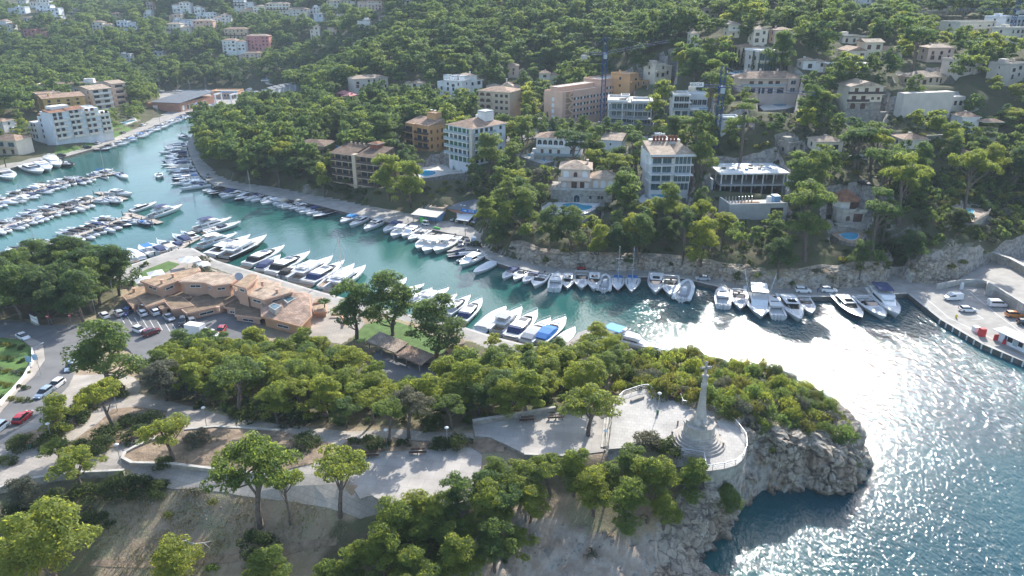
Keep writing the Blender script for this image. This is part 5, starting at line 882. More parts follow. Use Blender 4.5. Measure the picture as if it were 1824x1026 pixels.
def boat_parts(kind,hull,cv):
 P=[]
 if kind in('cruiser','cuddy'):
  P=hull_parts(10,3.3,1.15,hull,.5,stripe=None if hull!='gel_white' else None);P.append(H_('cabin',[(-.3,1.1,1.2,.95,1.62),(1.2,1.1,1.3,.85,1.68),(3.2,.5,1.5,.3,1.6)],'gel_white'))
  P.append(H_('windscreen',[(-1.3,1.28,1.2,1.1,1.75),(-.2,1.2,1.25,1.0,2.0),(.9,.8,1.62,.62,1.66)],'screen'));P.append(('swim_platform',MB().box(-5.75,-5.02,-1.3,1.3,.22,.36),['teak']))
  P.append(('seats',MB().box(-4.5,-3.4,-1.1,1.1,.64,1.12).box(-2.6,-1.9,-.95,-.2,.64,1.3).box(-2.6,-1.9,.2,.95,.64,1.3),['seat']));P.append(H_('sunpad',[(1.4,.7,1.6,.62,1.76),(2.9,.42,1.55,.36,1.68)],'cv_grey'));P.append(rail(10,3.3,1.15))
  if cv:P.append(H_('canopy',[(-4.7,1.3,1.15,1.05,1.5),(-3.6,1.35,1.16,1.1,2.1),(-1.6,1.33,1.18,1.12,2.25),(-.3,1.2,1.6,1.,2.02)]if kind=='cruiser' else[(-4.6,1.3,1.1,1.2,1.3),(-1,1.3,1.15,1.2,1.62),(.9,.8,1.5,.6,1.7)],cv))
  else:P.append(('radar_arch',MB().tube([(-3.1,1.45,1.1),(-2.8,1.2,2.2),(-2.8,-1.2,2.2),(-3.1,-1.45,1.1)],.1,5),['gel_white']))
 elif kind=='covered':
  P=hull_parts(10,3.2,1.15,hull,0);P.append(H_('boat_cover',[(-4.9,1.3,1.1,1.0,1.35),(-2.6,1.55,1.15,.7,2.05),(-.6,1.5,1.2,.6,2.1),(1.6,1.2,1.3,.4,1.75),(4.2,.35,1.45,.15,1.6)],cv));P.append(('swim_platform',MB().box(-5.7,-5.02,-1.3,1.3,.22,.36),['gel_white']))
 elif kind=='hardtop':
  P=hull_parts(10,3.,1.2,hull,.42,stripe='screen' if hull=='gel_white' and cv=='screen' else None);P.append(H_('cabin',[(-1.6,1.2,1.22,1.12,1.6),(1.6,1.0,1.35,.85,1.72),(3.6,.4,1.55,.25,1.65)],'gel_white'));P.append(H_('windows',[(-2.4,1.18,1.5,1.1,2.2),(-.2,1.16,1.5,1.02,2.24),(1.9,.72,1.66,.6,1.7)],'screen'))
  P.append(H_('roof',[(-3.0,1.12,2.2,1.0,2.3),(-1.2,1.14,2.22,1.02,2.42),(.5,.98,2.18,.8,2.26)],'gel_white'));P.append(('swim_platform',MB().box(-5.9,-5.02,-1.25,1.25,.22,.36),['teak' if cv!='screen' else 'gel_white']));P.append(('seats',MB().box(-4.8,-3.9,-1.05,1.05,.66,1.2),['seat']));P.append(rail(10,3.,1.2));P.append(H_('sunpad',[(1.9,.6,1.66,.55,1.8),(3.2,.35,1.62,.3,1.74)],'seat'));P.append(('sunroof',MB().box(-.9,.1,-.6,.6,2.36,2.46),['screen']))
  if cv and cv!='screen':P.append(H_('canopy',[(-4.2,1.15,.9,.98,1.3),(-3.5,1.2,1.2,1.08,2.2),(-2.5,1.2,1.3,1.1,2.26)],cv));P.append(('canopy_window',MB().add([(-4.22,-.7,1.25),(-4.22,.7,1.25),(-3.62,.72,2.0),(-3.62,-.72,2.0)],[(0,1,2,3)]),['cv_grey']))
 elif kind=='fly':
  P=hull_parts(10,3.,1.35,hull,.3,stripe='screen' if cv=='screen' else None);P.append(H_('deckhouse',[(-2.4,1.25,1.3,1.15,2.3),(.6,1.15,1.5,1.0,2.35),(2.3,.8,1.65,.6,1.75)],'gel_white'));P.append(H_('windows',[(-2.0,1.24,1.66,1.19,2.12),(.7,1.14,1.74,1.03,2.16),(2.0,.80,1.76,.70,1.84)],'screen'))
  P.append(H_('flybridge',[(-4.1,1.15,2.28,1.15,2.5),(-2.,1.25,2.28,1.25,2.9),(.3,1.05,2.28,1.0,3.0),(1.1,.7,2.3,.5,2.5)],'gel_white'));P.append(('flybridge_seats',MB().box(-3.4,-.2,-.85,.85,2.86,2.98),['seat']));P.append(('swim_platform',MB().box(-5.8,-5.02,-1.25,1.25,.22,.36),['teak']));P.append(rail(10,3.,1.35,.35));P.append(('radar_arch',MB().tube([(-2.9,1.15,2.6),(-2.4,1.0,3.6),(-2.4,-1.,3.6),(-2.9,-1.15,2.6)],.09,5).box(-2.7,-2.1,-.3,.3,3.65,3.85),['gel_white']))
  if cv and cv!='screen':P.append(H_('bimini',[(-3.6,1.1,3.7,1.05,3.78),(-2,1.15,3.8,1.1,3.9),(-.4,1.05,3.7,1.,3.78)],cv));P.append(posts((-3.4,-.6),1.05,2.6,3.72))
 elif kind=='pilot':
  P=hull_parts(10,3.4,1.3,hull,.55,floor='gel_white');P.append(H_('wheelhouse',[(-.9,1.2,1.0,1.15,2.55),(1.2,1.15,1.35,1.0,2.6),(1.9,1.0,1.5,.9,1.75),(3.4,.5,1.62,.4,1.72)],'gel_white'));P.append(H_('windows',[(-.7,1.21,1.75,1.18,2.35),(1.25,1.16,1.75,1.03,2.38),(1.65,1.09,1.8,.99,1.9)],'screen'));P.append(H_('roof',[(-2.6,1.25,2.55,1.2,2.66),(1.3,1.1,2.58,1.,2.7)],'gel_white'));P.append(posts((-2.4,),1.2,1.2,2.56));P.append(('seats',MB().box(-4.6,-4.,-1.1,1.1,.7,1.2),['seat']));P.append(outb(3 if cv=='three' else 2,-5.,1.2,'motor_white'));P.append(rail(10,3.4,1.3));P.append(('roof_hatch',MB().box(-.6,-.2,-.8,.8,2.64,2.70),['screen']))
 elif kind=='tower':
  P=boat_parts('pilot',hull,None)[:5];P.append(posts((-2.,.6),.9,2.6,4.2));P.append(('tower_top',MB().box(-2.3,.9,-1.,1.,4.2,4.34),['gel_white']));P.append(('outriggers',MB().tube([(-.5,1.2,2.6),(-1.5,1.9,7.4)],.035,4).tube([(-.5,-1.2,2.6),(-1.5,-1.9,7.4)],.035,4),['steel']));P.append(rail(10,3.4,1.3))
 elif kind in('small','ttop'):
  P=hull_parts(10,3.9,1.35,hull,.6,floor='seat');P.append(('seats',MB().box(-3.9,-3.,-1.25,1.25,.75,1.35),['seat']));P.append(outb(1,-5.,1.4,'motor',2.4))
  if kind=='ttop':P.append(('console',MB().box(-.8,.2,-.5,.5,.75,2.,0,.1),['gel_white']));P.append(posts((-1.4,.6),.85,1.,3.));P.append(('t_top',MB().box(-2.,1.2,-1.25,1.25,3.,3.16),[cv or 'gel_white']))
  else:
   P.append(H_('windscreen',[(-.1,1.5,1.4,1.3,1.95),(1.0,1.3,1.45,1.1,2.05),(1.7,.9,1.5,.7,1.56)],'screen'))
   if cv:P.append(H_('canopy',[(-4.4,1.5,1.5,1.3,2.0),(-3.4,1.62,1.5,1.4,2.7),(-.6,1.55,1.6,1.4,2.85),(.7,1.35,1.7,1.15,2.2)],cv))
   else:P.append(('console',MB().box(-1.2,-.4,.2,1.,.75,1.6),['gel_white']))
 elif kind=='rib':
  pts=[];b=MB();P_=[(-5,1.5,1.0),(-1,1.55,1.05),(2,1.35,1.15),(4,.75,1.3),(4.9,0,1.4),(4,-.75,1.3),(2,-1.35,1.15),(-1,-1.55,1.05),(-5,-1.5,1.0)];b.tube(P_,.42,7);P.append(('tube',b,[hull]));h=MB();h.add(*loft([[(-5,1.3,.8),(-5,0,-.2),(-5,-1.3,.8)],[(1,1.3,.8),(1,0,-.2),(1,-1.3,.8)],[(4.4,.2,1.1),(4.2,0,.6),(4.4,-.2,1.1)]]));P.append(('hull',h,['gel_white']));P.append(('floor',MB().add([(-4.9,-1.25,.86),(1,-1.25,.86),(4.2,-.2,1.1),(4.2,.2,1.1),(1,1.25,.86),(-4.9,1.25,.86)],[(0,1,2,3,4,5)]),['rubber_grey']));P.append(('console',MB().box(-.8,.4,-.5,.5,.87,2.,0,.1),['gel_white']));P.append(('seats',MB().box(-3.4,-2,-.7,.7,.87,1.6),[cv or 'cv_grey']));P.append(outb(2,-5.,1.3,'motor_white'))
 elif kind=='sail':
  P=hull_parts(10,3.,1.15,hull,.32,fine=1.7,stern=.72);P.append(H_('cabin',[(-1.6,.95,1.2,.85,1.6),(1.2,.8,1.25,.65,1.6),(2.9,.35,1.35,.25,1.42)],'gel_white'));P.append(H_('cabin_window',[(-1.,.93,1.34,.9,1.48),(1.4,.8,1.36,.72,1.48)],'screen'));P.append(('mast',MB().tube([(.8,0,1.2),(.8,0,14.2)],[.1,.07],6),['steel']));P.append(('spreaders',MB().tube([(.8,-1.,6.2),(.8,1.,6.2)],.04,4).tube([(.8,-.75,10),(.8,.75,10)],.035,4),['steel']));P.append(('boom',MB().tube([(.8,0,2.5),(-3.4,0,2.35)],.07,5),['steel']))
  P.append(H_('sail_cover',[(-3.2,.1,2.4,.12,2.72),(.6,.14,2.5,.16,3.05)],cv or 'cv_navy'));P.append(('rigging',MB().tube([(.8,0,14.1),(4.8,0,1.5)],.02,3).tube([(.8,0,14.1),(-4.9,0,1.3)],.02,3).tube([(.8,0,14.1),(.8,1.4,1.2)],.018,3).tube([(.8,0,14.1),(.8,-1.4,1.2)],.018,3),['steel']));P.append(H_('sprayhood',[(-2.4,.95,1.25,.85,1.9),(-1.5,.9,1.5,.7,1.75)],cv or 'cv_navy'));P.append(rail(10,3.,1.15,.3,.5))
 return P
_bc={}
BOATS=[]
def boat(kind,S_,B_,label,hull='gel_white',cv=None,z=0.,group=None,cat=None,world=False,beam=1.):
 """S_ stern, B_ bow: pixels on the water, or plan points when world"""
 key=(kind,hull,cv)
 if key not in _bc:
  L=[]
  for nm,mb,ms in boat_parts(*key):
   me=mb.mesh(nm);[me.materials.append(M[m])for m in ms];L.append((nm,me))
  _bc[key]=L
 a,b=(Vector((*S_,z)),Vector((*B_,z)))if world else(W(*S_,z+.6),W(*B_,z+.8));d=b-a;s=d.length/10;c=(a+b)/2
 cat=cat or('sailing boat' if kind=='sail' else 'dinghy' if kind=='rib' else 'motorboat' if kind in('small','ttop')else 'motor yacht')
 t=thing({'sail':'sailing_boat','rib':'inflatable_boat','small':'motorboat','ttop':'motorboat'}.get(kind,'motor_yacht'),label,cat,(c.x,c.y,z),math.atan2(d.y,d.x),group);t.scale=(s,s*beam,min(s,.86)if kind=='sail' else s*(beam if beam<1 else 1)*min(1,1.02-.022*d.length))
 for nm,me in _bc[key]:
  o=D.objects.new(nm,me);COL.objects.link(o);o.parent=t
 return t
ORD=['first','second','third','fourth','fifth','sixth','seventh','eighth','ninth','tenth','eleventh','twelfth','thirteenth','fourteenth','fifteenth','sixteenth','seventeenth','eighteenth','nineteenth','twentieth','twenty-first','twenty-second','twenty-third','twenty-fourth','twenty-fifth','twenty-sixth','twenty-seventh','twenty-eighth','twenty-ninth','thirtieth']
CVN={'cv_black':'black canopy','cv_navy':'navy canopy','cv_blue':'blue canopy','cv_beige':'beige canopy','cv_white':'white canopy','cv_grey':'grey canopy','cv_red':'red canopy','cv_sky':'bright blue canopy',None:'open cockpit','screen':'dark windows'}
HN={'gel_white':'white','gel_cream':'cream','hull_navy':'navy','hull_black':'black hulled','hull_red':'red hulled','hull_grey':'grey','hull_blue':'blue hulled'}
KN={'small':'motorboat','ttop':'T-top motorboat','rib':'inflatable boat','cruiser':'cabin cruiser','hardtop':'hardtop cruiser','fly':'flybridge yacht','sail':'sailing boat','covered':'covered boat','cuddy':'sport cruiser','pilot':'wheelhouse boat'}
def pick(rnd,small=True):
 k=rnd.choices(('small','cruiser','cuddy','rib','ttop','hardtop','covered','pilot','sail'),(9,4,3,1,1,1.6,1.4,1.6,.9)if small else(4,5,3,.6,.8,3,1.6,2,1.))[0]
 h=rnd.choices(('gel_white','gel_cream','hull_grey','hull_navy','hull_black','hull_blue'),(12,1.2,1,.8,.8,.4))[0]
 cv=rnd.choices(('cv_black','cv_navy','cv_blue','cv_beige','cv_white','cv_grey',None),(7,3,1,1,1.6,.8,3))[0]
 if k=='rib':h=rnd.choice(('rubber_grey','cv_white','hull_black'))
 if k=='covered' and cv is None:cv='cv_white'
 if k in('hardtop','pilot'):cv=None
 if k=='sail':h='gel_white';cv='cv_navy'
 return k,h,cv
def lab(k,h,cv):return '%s %s with %s'%(HN.get(h,'grey' if h=='rubber_grey' else 'white' if h=='cv_white' else 'black'),KN[k],CVN[cv]if k not in('sail','rib','pilot','hardtop')else{'sail':'bare mast','rib':'outboard motors','pilot':'small wheelhouse','hardtop':'solid roof'}[k])
def row(P,side,where,gap=2.75,len_=(6.6,9.2),off=.9,small=True,seed=1,slant=0.,frm=0.,group=None,skip=()):
 """boats moored at right angles along a line of plan points; counted from its start"""
 rnd=random.Random(seed);P=[Vector(p)for p in P];s=[0]
 for a,b in zip(P,P[1:]):s.append(s[-1]+(b-a).length)
 t=frm+gap*.5;n=0
 while t<s[-1]-gap*.4 and n<30:
  k=max(i for i in range(len(s)-1)if s[i]<=t);d=(P[k+1]-P[k]).normalized();p=P[k]+d*(t-s[k]);nn=Vector((-d.y,d.x))*side;nn=(nn+d*slant).normalized()
  kind,h,cv=pick(rnd,small);L=rnd.uniform(*len_)*(1.15 if kind in('hardtop','sail','cruiser')else .92 if kind=='small' else 1);j=rnd.uniform(-.05,.05);nn=Vector((nn.x-j*nn.y,nn.y+j*nn.x))
  g=gap*rnd.uniform(.92,1.12)
  if not any(a<t<b for a,b in skip)and rnd.random()>.06:
   boat(kind,tuple(p+nn*off),tuple(p+nn*(off+L)),'%s, %s %s'%(lab(kind,h,cv),ORD[n],where),h,cv,group=group,world=True,beam=min(1.,gap*.92/(L*(.39 if kind in('small','ttop')else .33))));n+=1
  t+=g
def pontoon(pts,w,label,fingers=()):
 P=[Vector(p)for p in W2(pts,.5)];t=thing('pontoon',label,'pontoon',(P[0].x,P[0].y,0));o0=P[0];k=0;e=MB();e.cyl((0,0),.16,.16,-2,1.5,6);pm=e.mesh('mooring_pile');pm.materials.append(M['wet_stone'])
 for a,b in zip(P,P[1:]):
  dr=(b-a).normalized();nn=Vector((-dr.y,dr.x))*w/2;L=(b-a).length;n=max(1,int(L/3.))
  for i in range(n):
   p=a+dr*(L*i/n)-o0;r=a+dr*(L*(i+1)/n-.08)-o0;m2=MB();m2.prism([tuple(p+nn),tuple(p-nn),tuple(r-nn),tuple(r+nn)],.28,.52+.012*(k%2),bottom=True);m2.obj('deck_section',M['deck_wood'],t);k+=1
   for s_ in((1.08,-1.08)if i%2==0 else()):q_=p+nn*s_;o=D.objects.new('mooring_pile',pm);COL.objects.link(o);o.parent=t;o.location=(q_.x,q_.y,0)
 return P
setmat('deck_wood',(.46,.40,.34),.9,var=.15,vs=1.)
def marina():
 for i,(pts,w,tl,nm,sk)in enumerate((([(-150,400),(0,359),(56,342),(103,328),(164,316),(214,307)],2.2,None,'far',()),([(-150,446),(0,406),(52,390),(112,373),(157,360),(192,347)],2.2,[(172,342),(224,355)],'middle',()),([(-120,492),(40,452),(74,440),(135,420),(190,402),(232,382)],2.4,[(224,379),(286,397)],'near',()))):
  P=pontoon(pts,w,'long wooden pontoon packed with small boats, the %s one of three'%{'far':'furthest','middle':'middle','near':'nearest'}[nm])
  if tl:pontoon(tl,2.6,'short crosswise pontoon head at the tip of the %s long pontoon'%nm)
  P=P[::-1]
  row(P,1,'from tip, near side of %s pontoon'%nm,seed=10+i,frm=5 if tl else 1,off=1.4,group='boats on the %s pontoon'%nm,slant=.12)
  row(P,-1,'from tip, far side of %s pontoon'%nm,seed=20+i,frm=5 if tl else 1,off=1.4,group='boats on the %s pontoon'%nm,slant=.12)
 for a in((('hardtop'),(191,343),(237,347),'white sports yacht lying against the tip of the middle pontoon','gel_white','screen'),('hardtop',(233,377),(280,362),'grey roofed white motor yacht beyond the head of the near pontoon','gel_white',None),('fly',(270,387),(326,368),'white flybridge yacht with navy bimini at the head of the near pontoon','gel_white','cv_navy'),('rib',(193,353),(215,362),'grey inflatable boat below the middle pontoon head','rubber_grey',None),('sail',(213,311),(228,318),'small sailing boat at the tip of the far pontoon','gel_white','cv_navy'),('rib',(248,394),(272,401),'blue and black inflatable boat by the near pontoon head','hull_navy','cv_blue'),('small',(283,310),(284,317),'lone small white boat motoring in the middle of the harbour','gel_white',None),('sail',(163,309),(203,303),'white sailing yacht with blue cover along the far side of the far pontoon','gel_white','cv_blue'),('cruiser',(2,306),(24,320),'white cruiser at the left bank quay nearest the left edge','gel_white',None),('hardtop',(44,296),(77,309),'large white cabin yacht at the left bank quay','gel_white','screen'),('pilot',(66,293),(90,305),'white motor cruiser right of the large cabin yacht on the left bank','gel_white',None),('fly',(84,285),(108,298),'white flybridge yacht stern to the left bank quay','gel_white',None),('rib',(108,289),(130,296),'dark inflatable boat beside the left bank flybridge yacht','hull_black','cv_black')):
  boat(*a[:4],a[4],a[5])
 row(W2([(150,270),(186,260),(239,240),(290,219),(326,204)],.6),-1,'from left along left bank quay',gap=3.6,len_=(6.5,9),off=1.,small=False,seed=5,group='boats along the left bank quay',slant=.25)
 row(W2([(334,256),(341,283),(350,302),(362,317),(382,331)],.6),-1,'from far end, peninsula quay corner',gap=3.6,len_=(9,12.5),off=1.,small=False,seed=6,group='boats at the peninsula quay corner',slant=0)
 row(W2([(386,332),(444,342),(495,352),(560,365),(606,377)],.6),-1,'from corner, straight peninsula quay',gap=3.7,len_=(7.5,10.5),off=1.,small=False,seed=17,group='boats along the straight peninsula quay',slant=.0)
 for a in(('sail',(335,246),(316,240),'sailing boat at the inner end of the harbour below the pines','gel_white','cv_navy'),('cruiser',(634,384),(606,397),'white cruiser with bright blue canopy below the peninsula road','gel_white','cv_sky'),('hardtop',(655,388),(623,404),'white hardtop boat with dark windows and dark sunpad beside the blue canopied cruiser','gel_white',None),('hardtop',(684,393),(648,411),'white sports yacht with light grey roof on the far quay','gel_white','screen'),('cruiser',(713,397),(683,415),'white cruiser with blue bimini right of the grey roofed yacht','gel_white','cv_navy'),('ttop',(727,405),(697,424),'plain white fishing boat with open bow on the far quay','gel_white',None),('pilot',(745,406),(716,424),'white wheelhouse boat with purple screen cover on the far quay','gel_white',None),('cuddy',(762,411),(727,429),'long white sport boat moored beside the wooden jetty','gel_white',None),('ttop',(770,424),(742,446),'white T-top rental boat, left of the three at the slip','gel_white','gel_white'),('ttop',(788,426),(754,452),'white T-top rental boat, middle of the three at the slip','gel_white','gel_white'),('ttop',(810,424),(774,452),'white T-top rental boat, right of the three at the slip','gel_white','gel_white'),('sail',(797,457),(853,449),'navy hulled sailing yacht lying along the wide dock','hull_navy','cv_navy'),('rib',(834,458),(813,465),'small grey dinghy beside the navy sailing yacht','rubber_grey',None),('pilot',(860,454),(819,475),'white cabin cruiser at the bend of the far quay','gel_white',None),('covered',(881,468),(843,488),'white boat under a full cream cover at the quay bend','gel_white','cv_white'),('cruiser',(921,478),(895,498),'sport boat with navy cockpit cover, left of three in a row','gel_white','cv_navy'),('cruiser',(939,480),(915,500),'white cruiser with raised blue bimini, middle of three in a row','gel_white',None),('cuddy',(961,484),(931,505),'sport boat with bright navy cover, right of three in a row','gel_white','cv_navy'),('small',(970,489),(951,513),'open white boat with brown seats on the far quay','gel_white',None),('pilot',(987,517),(994,487),'white hardtop boat with outboards turned to the water','gel_white',None),('hardtop',(1013,489),(1010,516),'small white cruiser with cream foredeck, bow to the channel','gel_white',None),('cruiser',(1036,485),(1036,517),'white cruiser with windscreen frame in front of the red buggy','gel_white',None),('hardtop',(1060,488),(1057,519),'white cruiser with raised arch left of the inflatable boat','gel_white',None),('rib',(1075,518),(1079,491),'white inflatable boat between cruiser and red sailing boat','cv_white',None),('sail',(1101,488),(1100,520),'red hulled sailing boat with wooden mast and blue cover','hull_red','cv_blue'),('sail',(1128,487),(1124,522),'white sailing boat with blue sprayhood right of the red one','gel_white','cv_blue'),('hardtop',(1169,489),(1167,525),'white boat with brown foredeck cushion, left of the pair by the bend','gel_white',None),('cruiser',(1195,493),(1194,530),'white boat with smoked screen, right of the pair by the bend','gel_white',None),('rib',(1213,535),(1226,502),'white inflatable boat with twin white outboards','cv_white',None),('pilot',(1288,547),(1286,513),'white wheelhouse boat with open stern facing the channel','gel_white',None),('cruiser',(1315,517),(1319,553),'white cruiser with cream cockpit and framed windscreen','gel_white',None),('tower',(1345,516),(1356,570),'white sport fishing boat with high tower and outriggers','gel_white',None),('pilot',(1387,566),(1369,529),'white boat with three white outboard motors','gel_white','three'),('hardtop',(1396,527),(1425,574),'white motor yacht with beige hardtop, bow pointing right','gel_white',None),('cuddy',(1428,529),(1446,561),'small white cruiser with radar arch beside the white cars','gel_white',None),('hardtop',(1490,527),(1535,571),'dark hulled white motor yacht, left of the last three','hull_navy',None),('cuddy',(1528,528),(1577,569),'slim white sport yacht, middle of the last three','gel_white',None),('fly',(1556,518),(1600,567),'white flybridge yacht with blue bimini, right of the last three','gel_white','cv_navy'),('fly',(348,410),(414,391),'white flybridge yacht with navy bimini at the club pontoon head','gel_white','cv_navy'),('cuddy',(366,414),(430,397),'long pale open sport boat at the club pontoon head','gel_white',None),('fly',(357,440),(424,419),'white motor yacht with flat white roof beside the club pontoon','gel_white','cv_white'),('hardtop',(374,456),(447,422),'white motor yacht with open stern left of the maroon yacht','gel_white',None),('fly',(398,461),(476,424),'black hulled motor yacht with maroon cabin stern','hull_black',None),('hardtop',(440,473),(508,441),'white hardtop yacht with black stern canopy right of the maroon yacht','gel_white','cv_black'),('cruiser',(462,481),(500,456),'smaller white cruiser with navy bimini between two black canopied yachts','gel_white','cv_navy'),('hardtop',(482,488),(553,452),'large white hardtop yacht with black canopy and dark side window','gel_white','cv_black'),('small',(501,494),(532,474),'small white boat with a black cover between the big yachts','gel_white','cv_black'),('fly',(524,501),(594,461),'white flybridge yacht with tan cushions on its upper deck','gel_white',None),('hardtop',(548,505),(614,468),'white yacht with navy stern canopy beside the tall mast','gel_white','cv_navy'),('sail',(575,512),(632,471),'white sailing yacht with the tallest mast at the club quay','gel_white','cv_white'),('fly',(588,518),(652,478),'white yacht with broad closed stern half hidden by the big pine','gel_white',None),('cruiser',(690,522),(724,497),'white boat whose bow shows right of the big pine','gel_white',None),('covered',(713,524),(756,507),'white covered boat behind the big pine','gel_white','cv_white'),('cruiser',(730,537),(770,515),'white cruiser, second right of the big pine','gel_white','cv_white'),('fly',(748,546),(800,517),'white yacht with upper deck behind the lawn tree','gel_white',None),('cruiser',(770,551),(814,526),'white cruiser, fourth right of the big pine','gel_white',None),('hardtop',(794,561),(838,529),'white hardtop cruiser with grey stern window','gel_white','cv_grey'),('hardtop',(820,574),(858,535),'white yacht with blue roof cover and navy canopy','gel_white','cv_navy'),('covered',(857,586),(901,549),'yacht wrapped in a pale translucent cover at the club quay','gel_white','cv_white'),('fly',(884,593),(929,552),'flybridge yacht with a green jet ski on its stern platform','gel_white','cv_grey'),('hardtop',(909,602),(957,557),'white hardtop yacht with navy stern canopy','gel_white','cv_navy'),('cruiser',(936,609),(980,570),'white yacht with grey covered cockpit','gel_white','cv_grey'),('cruiser',(960,609),(1007,568),'white yacht with bright blue cockpit canopy','gel_white','cv_blue'),('covered',(990,618),(1024,585),'white boat whose bow shows beside the short mole','gel_white','cv_white')):
  boat(*a[:4],a[4],a[5],group=None)
 for i,(S_,B_,k,cv)in enumerate((((225,470),(197,457),'small','cv_navy'),((238,464),(211,449),'cruiser','cv_white'),((252,459),(227,444),'covered','cv_white'),((275,453),(248,439),'ttop','cv_blue'),((291,449),(266,435),'cruiser','cv_navy'),((308,443),(280,429),'cuddy','cv_beige'),((322,438),(303,430),'small','cv_navy'),((336,430),(307,418),'cruiser','cv_navy'),((350,424),(322,413),'hardtop',None))):
  boat(k,S_,B_,'%s, %s from left, club promenade'%(lab(k,'gel_white',cv),ORD[i]),'gel_white',cv,group='boats along the club promenade')
 pontoon([(312,446),(332,434),(356,421)],2.4,'short club pontoon at the promenade corner')
 P=[(751,426),(777,410)];pontoon(P,3,'wooden jetty left of the rental boats');pontoon([(779,424),(800,413)],5,'wide wooden slip platform behind the rental boats')
 t=boat('fly',(1090,600),(1174,625),'large white sightseeing yacht with bright blue awning behind the headland pines','gel_white',None);s=t.scale.x
 mb=MB();mb.add(*hump([(-6.2,1.5,3.5,1.45,3.6),(-2.6,1.5,3.5,1.45,3.6)]),0);mb.obj('awning',M['cv_sky'],t);mb=MB()
 for x in(-5.0,-2.8):
  for y in(-1.3,1.3):mb.tube([(x,y,1.3),(x,y,3.5)],.05,4)
 mb.obj('awning_posts',M['steel'],t)
 for i,(u,v,u2,v2,k)in enumerate(((449,166,424,160,'fly'),(460,170,441,160,'hardtop'),(487,171,456,159,'fly'),(487,160,474,151,'hardtop'),(350,189,376,183,'hardtop'),(360,178,392,184,'covered'),(372,192,396,186,'small'),(376,166,390,168,'small'))):
  a,b=PG(u,v),PG(u2,v2);a.z=b.z=max(a.z,b.z)+.5;boat(k,(a.x,a.y),tuple((a+(b-a).normalized()*11).xy),'%s laid up ashore in the boatyard, %s from the right'%(('white flybridge yacht','white motor yacht','broad white yacht','small white yacht','white cruiser','beige covered hull','little white boat','low white dinghy hull')[i],ORD[(3,2,1,0,6,5,4,7)[i]]),'gel_white','cv_beige' if k=='covered' else None,z=a.z,world=True,group='yachts laid up ashore')
 for i,(u,v)in enumerate(((285,166),(318,166),(338,167),(367,166),(475,147))):
  a=PG(u,v);boat('sail',(a.x-4.5,a.y+1),(a.x+4.5,a.y-1),'sailing yacht standing ashore in front of the wood, %s from the left'%ORD[i],'gel_white',None if i<4 else 'cv_blue',z=a.z+.9,world=True,group='sailing yachts ashore')
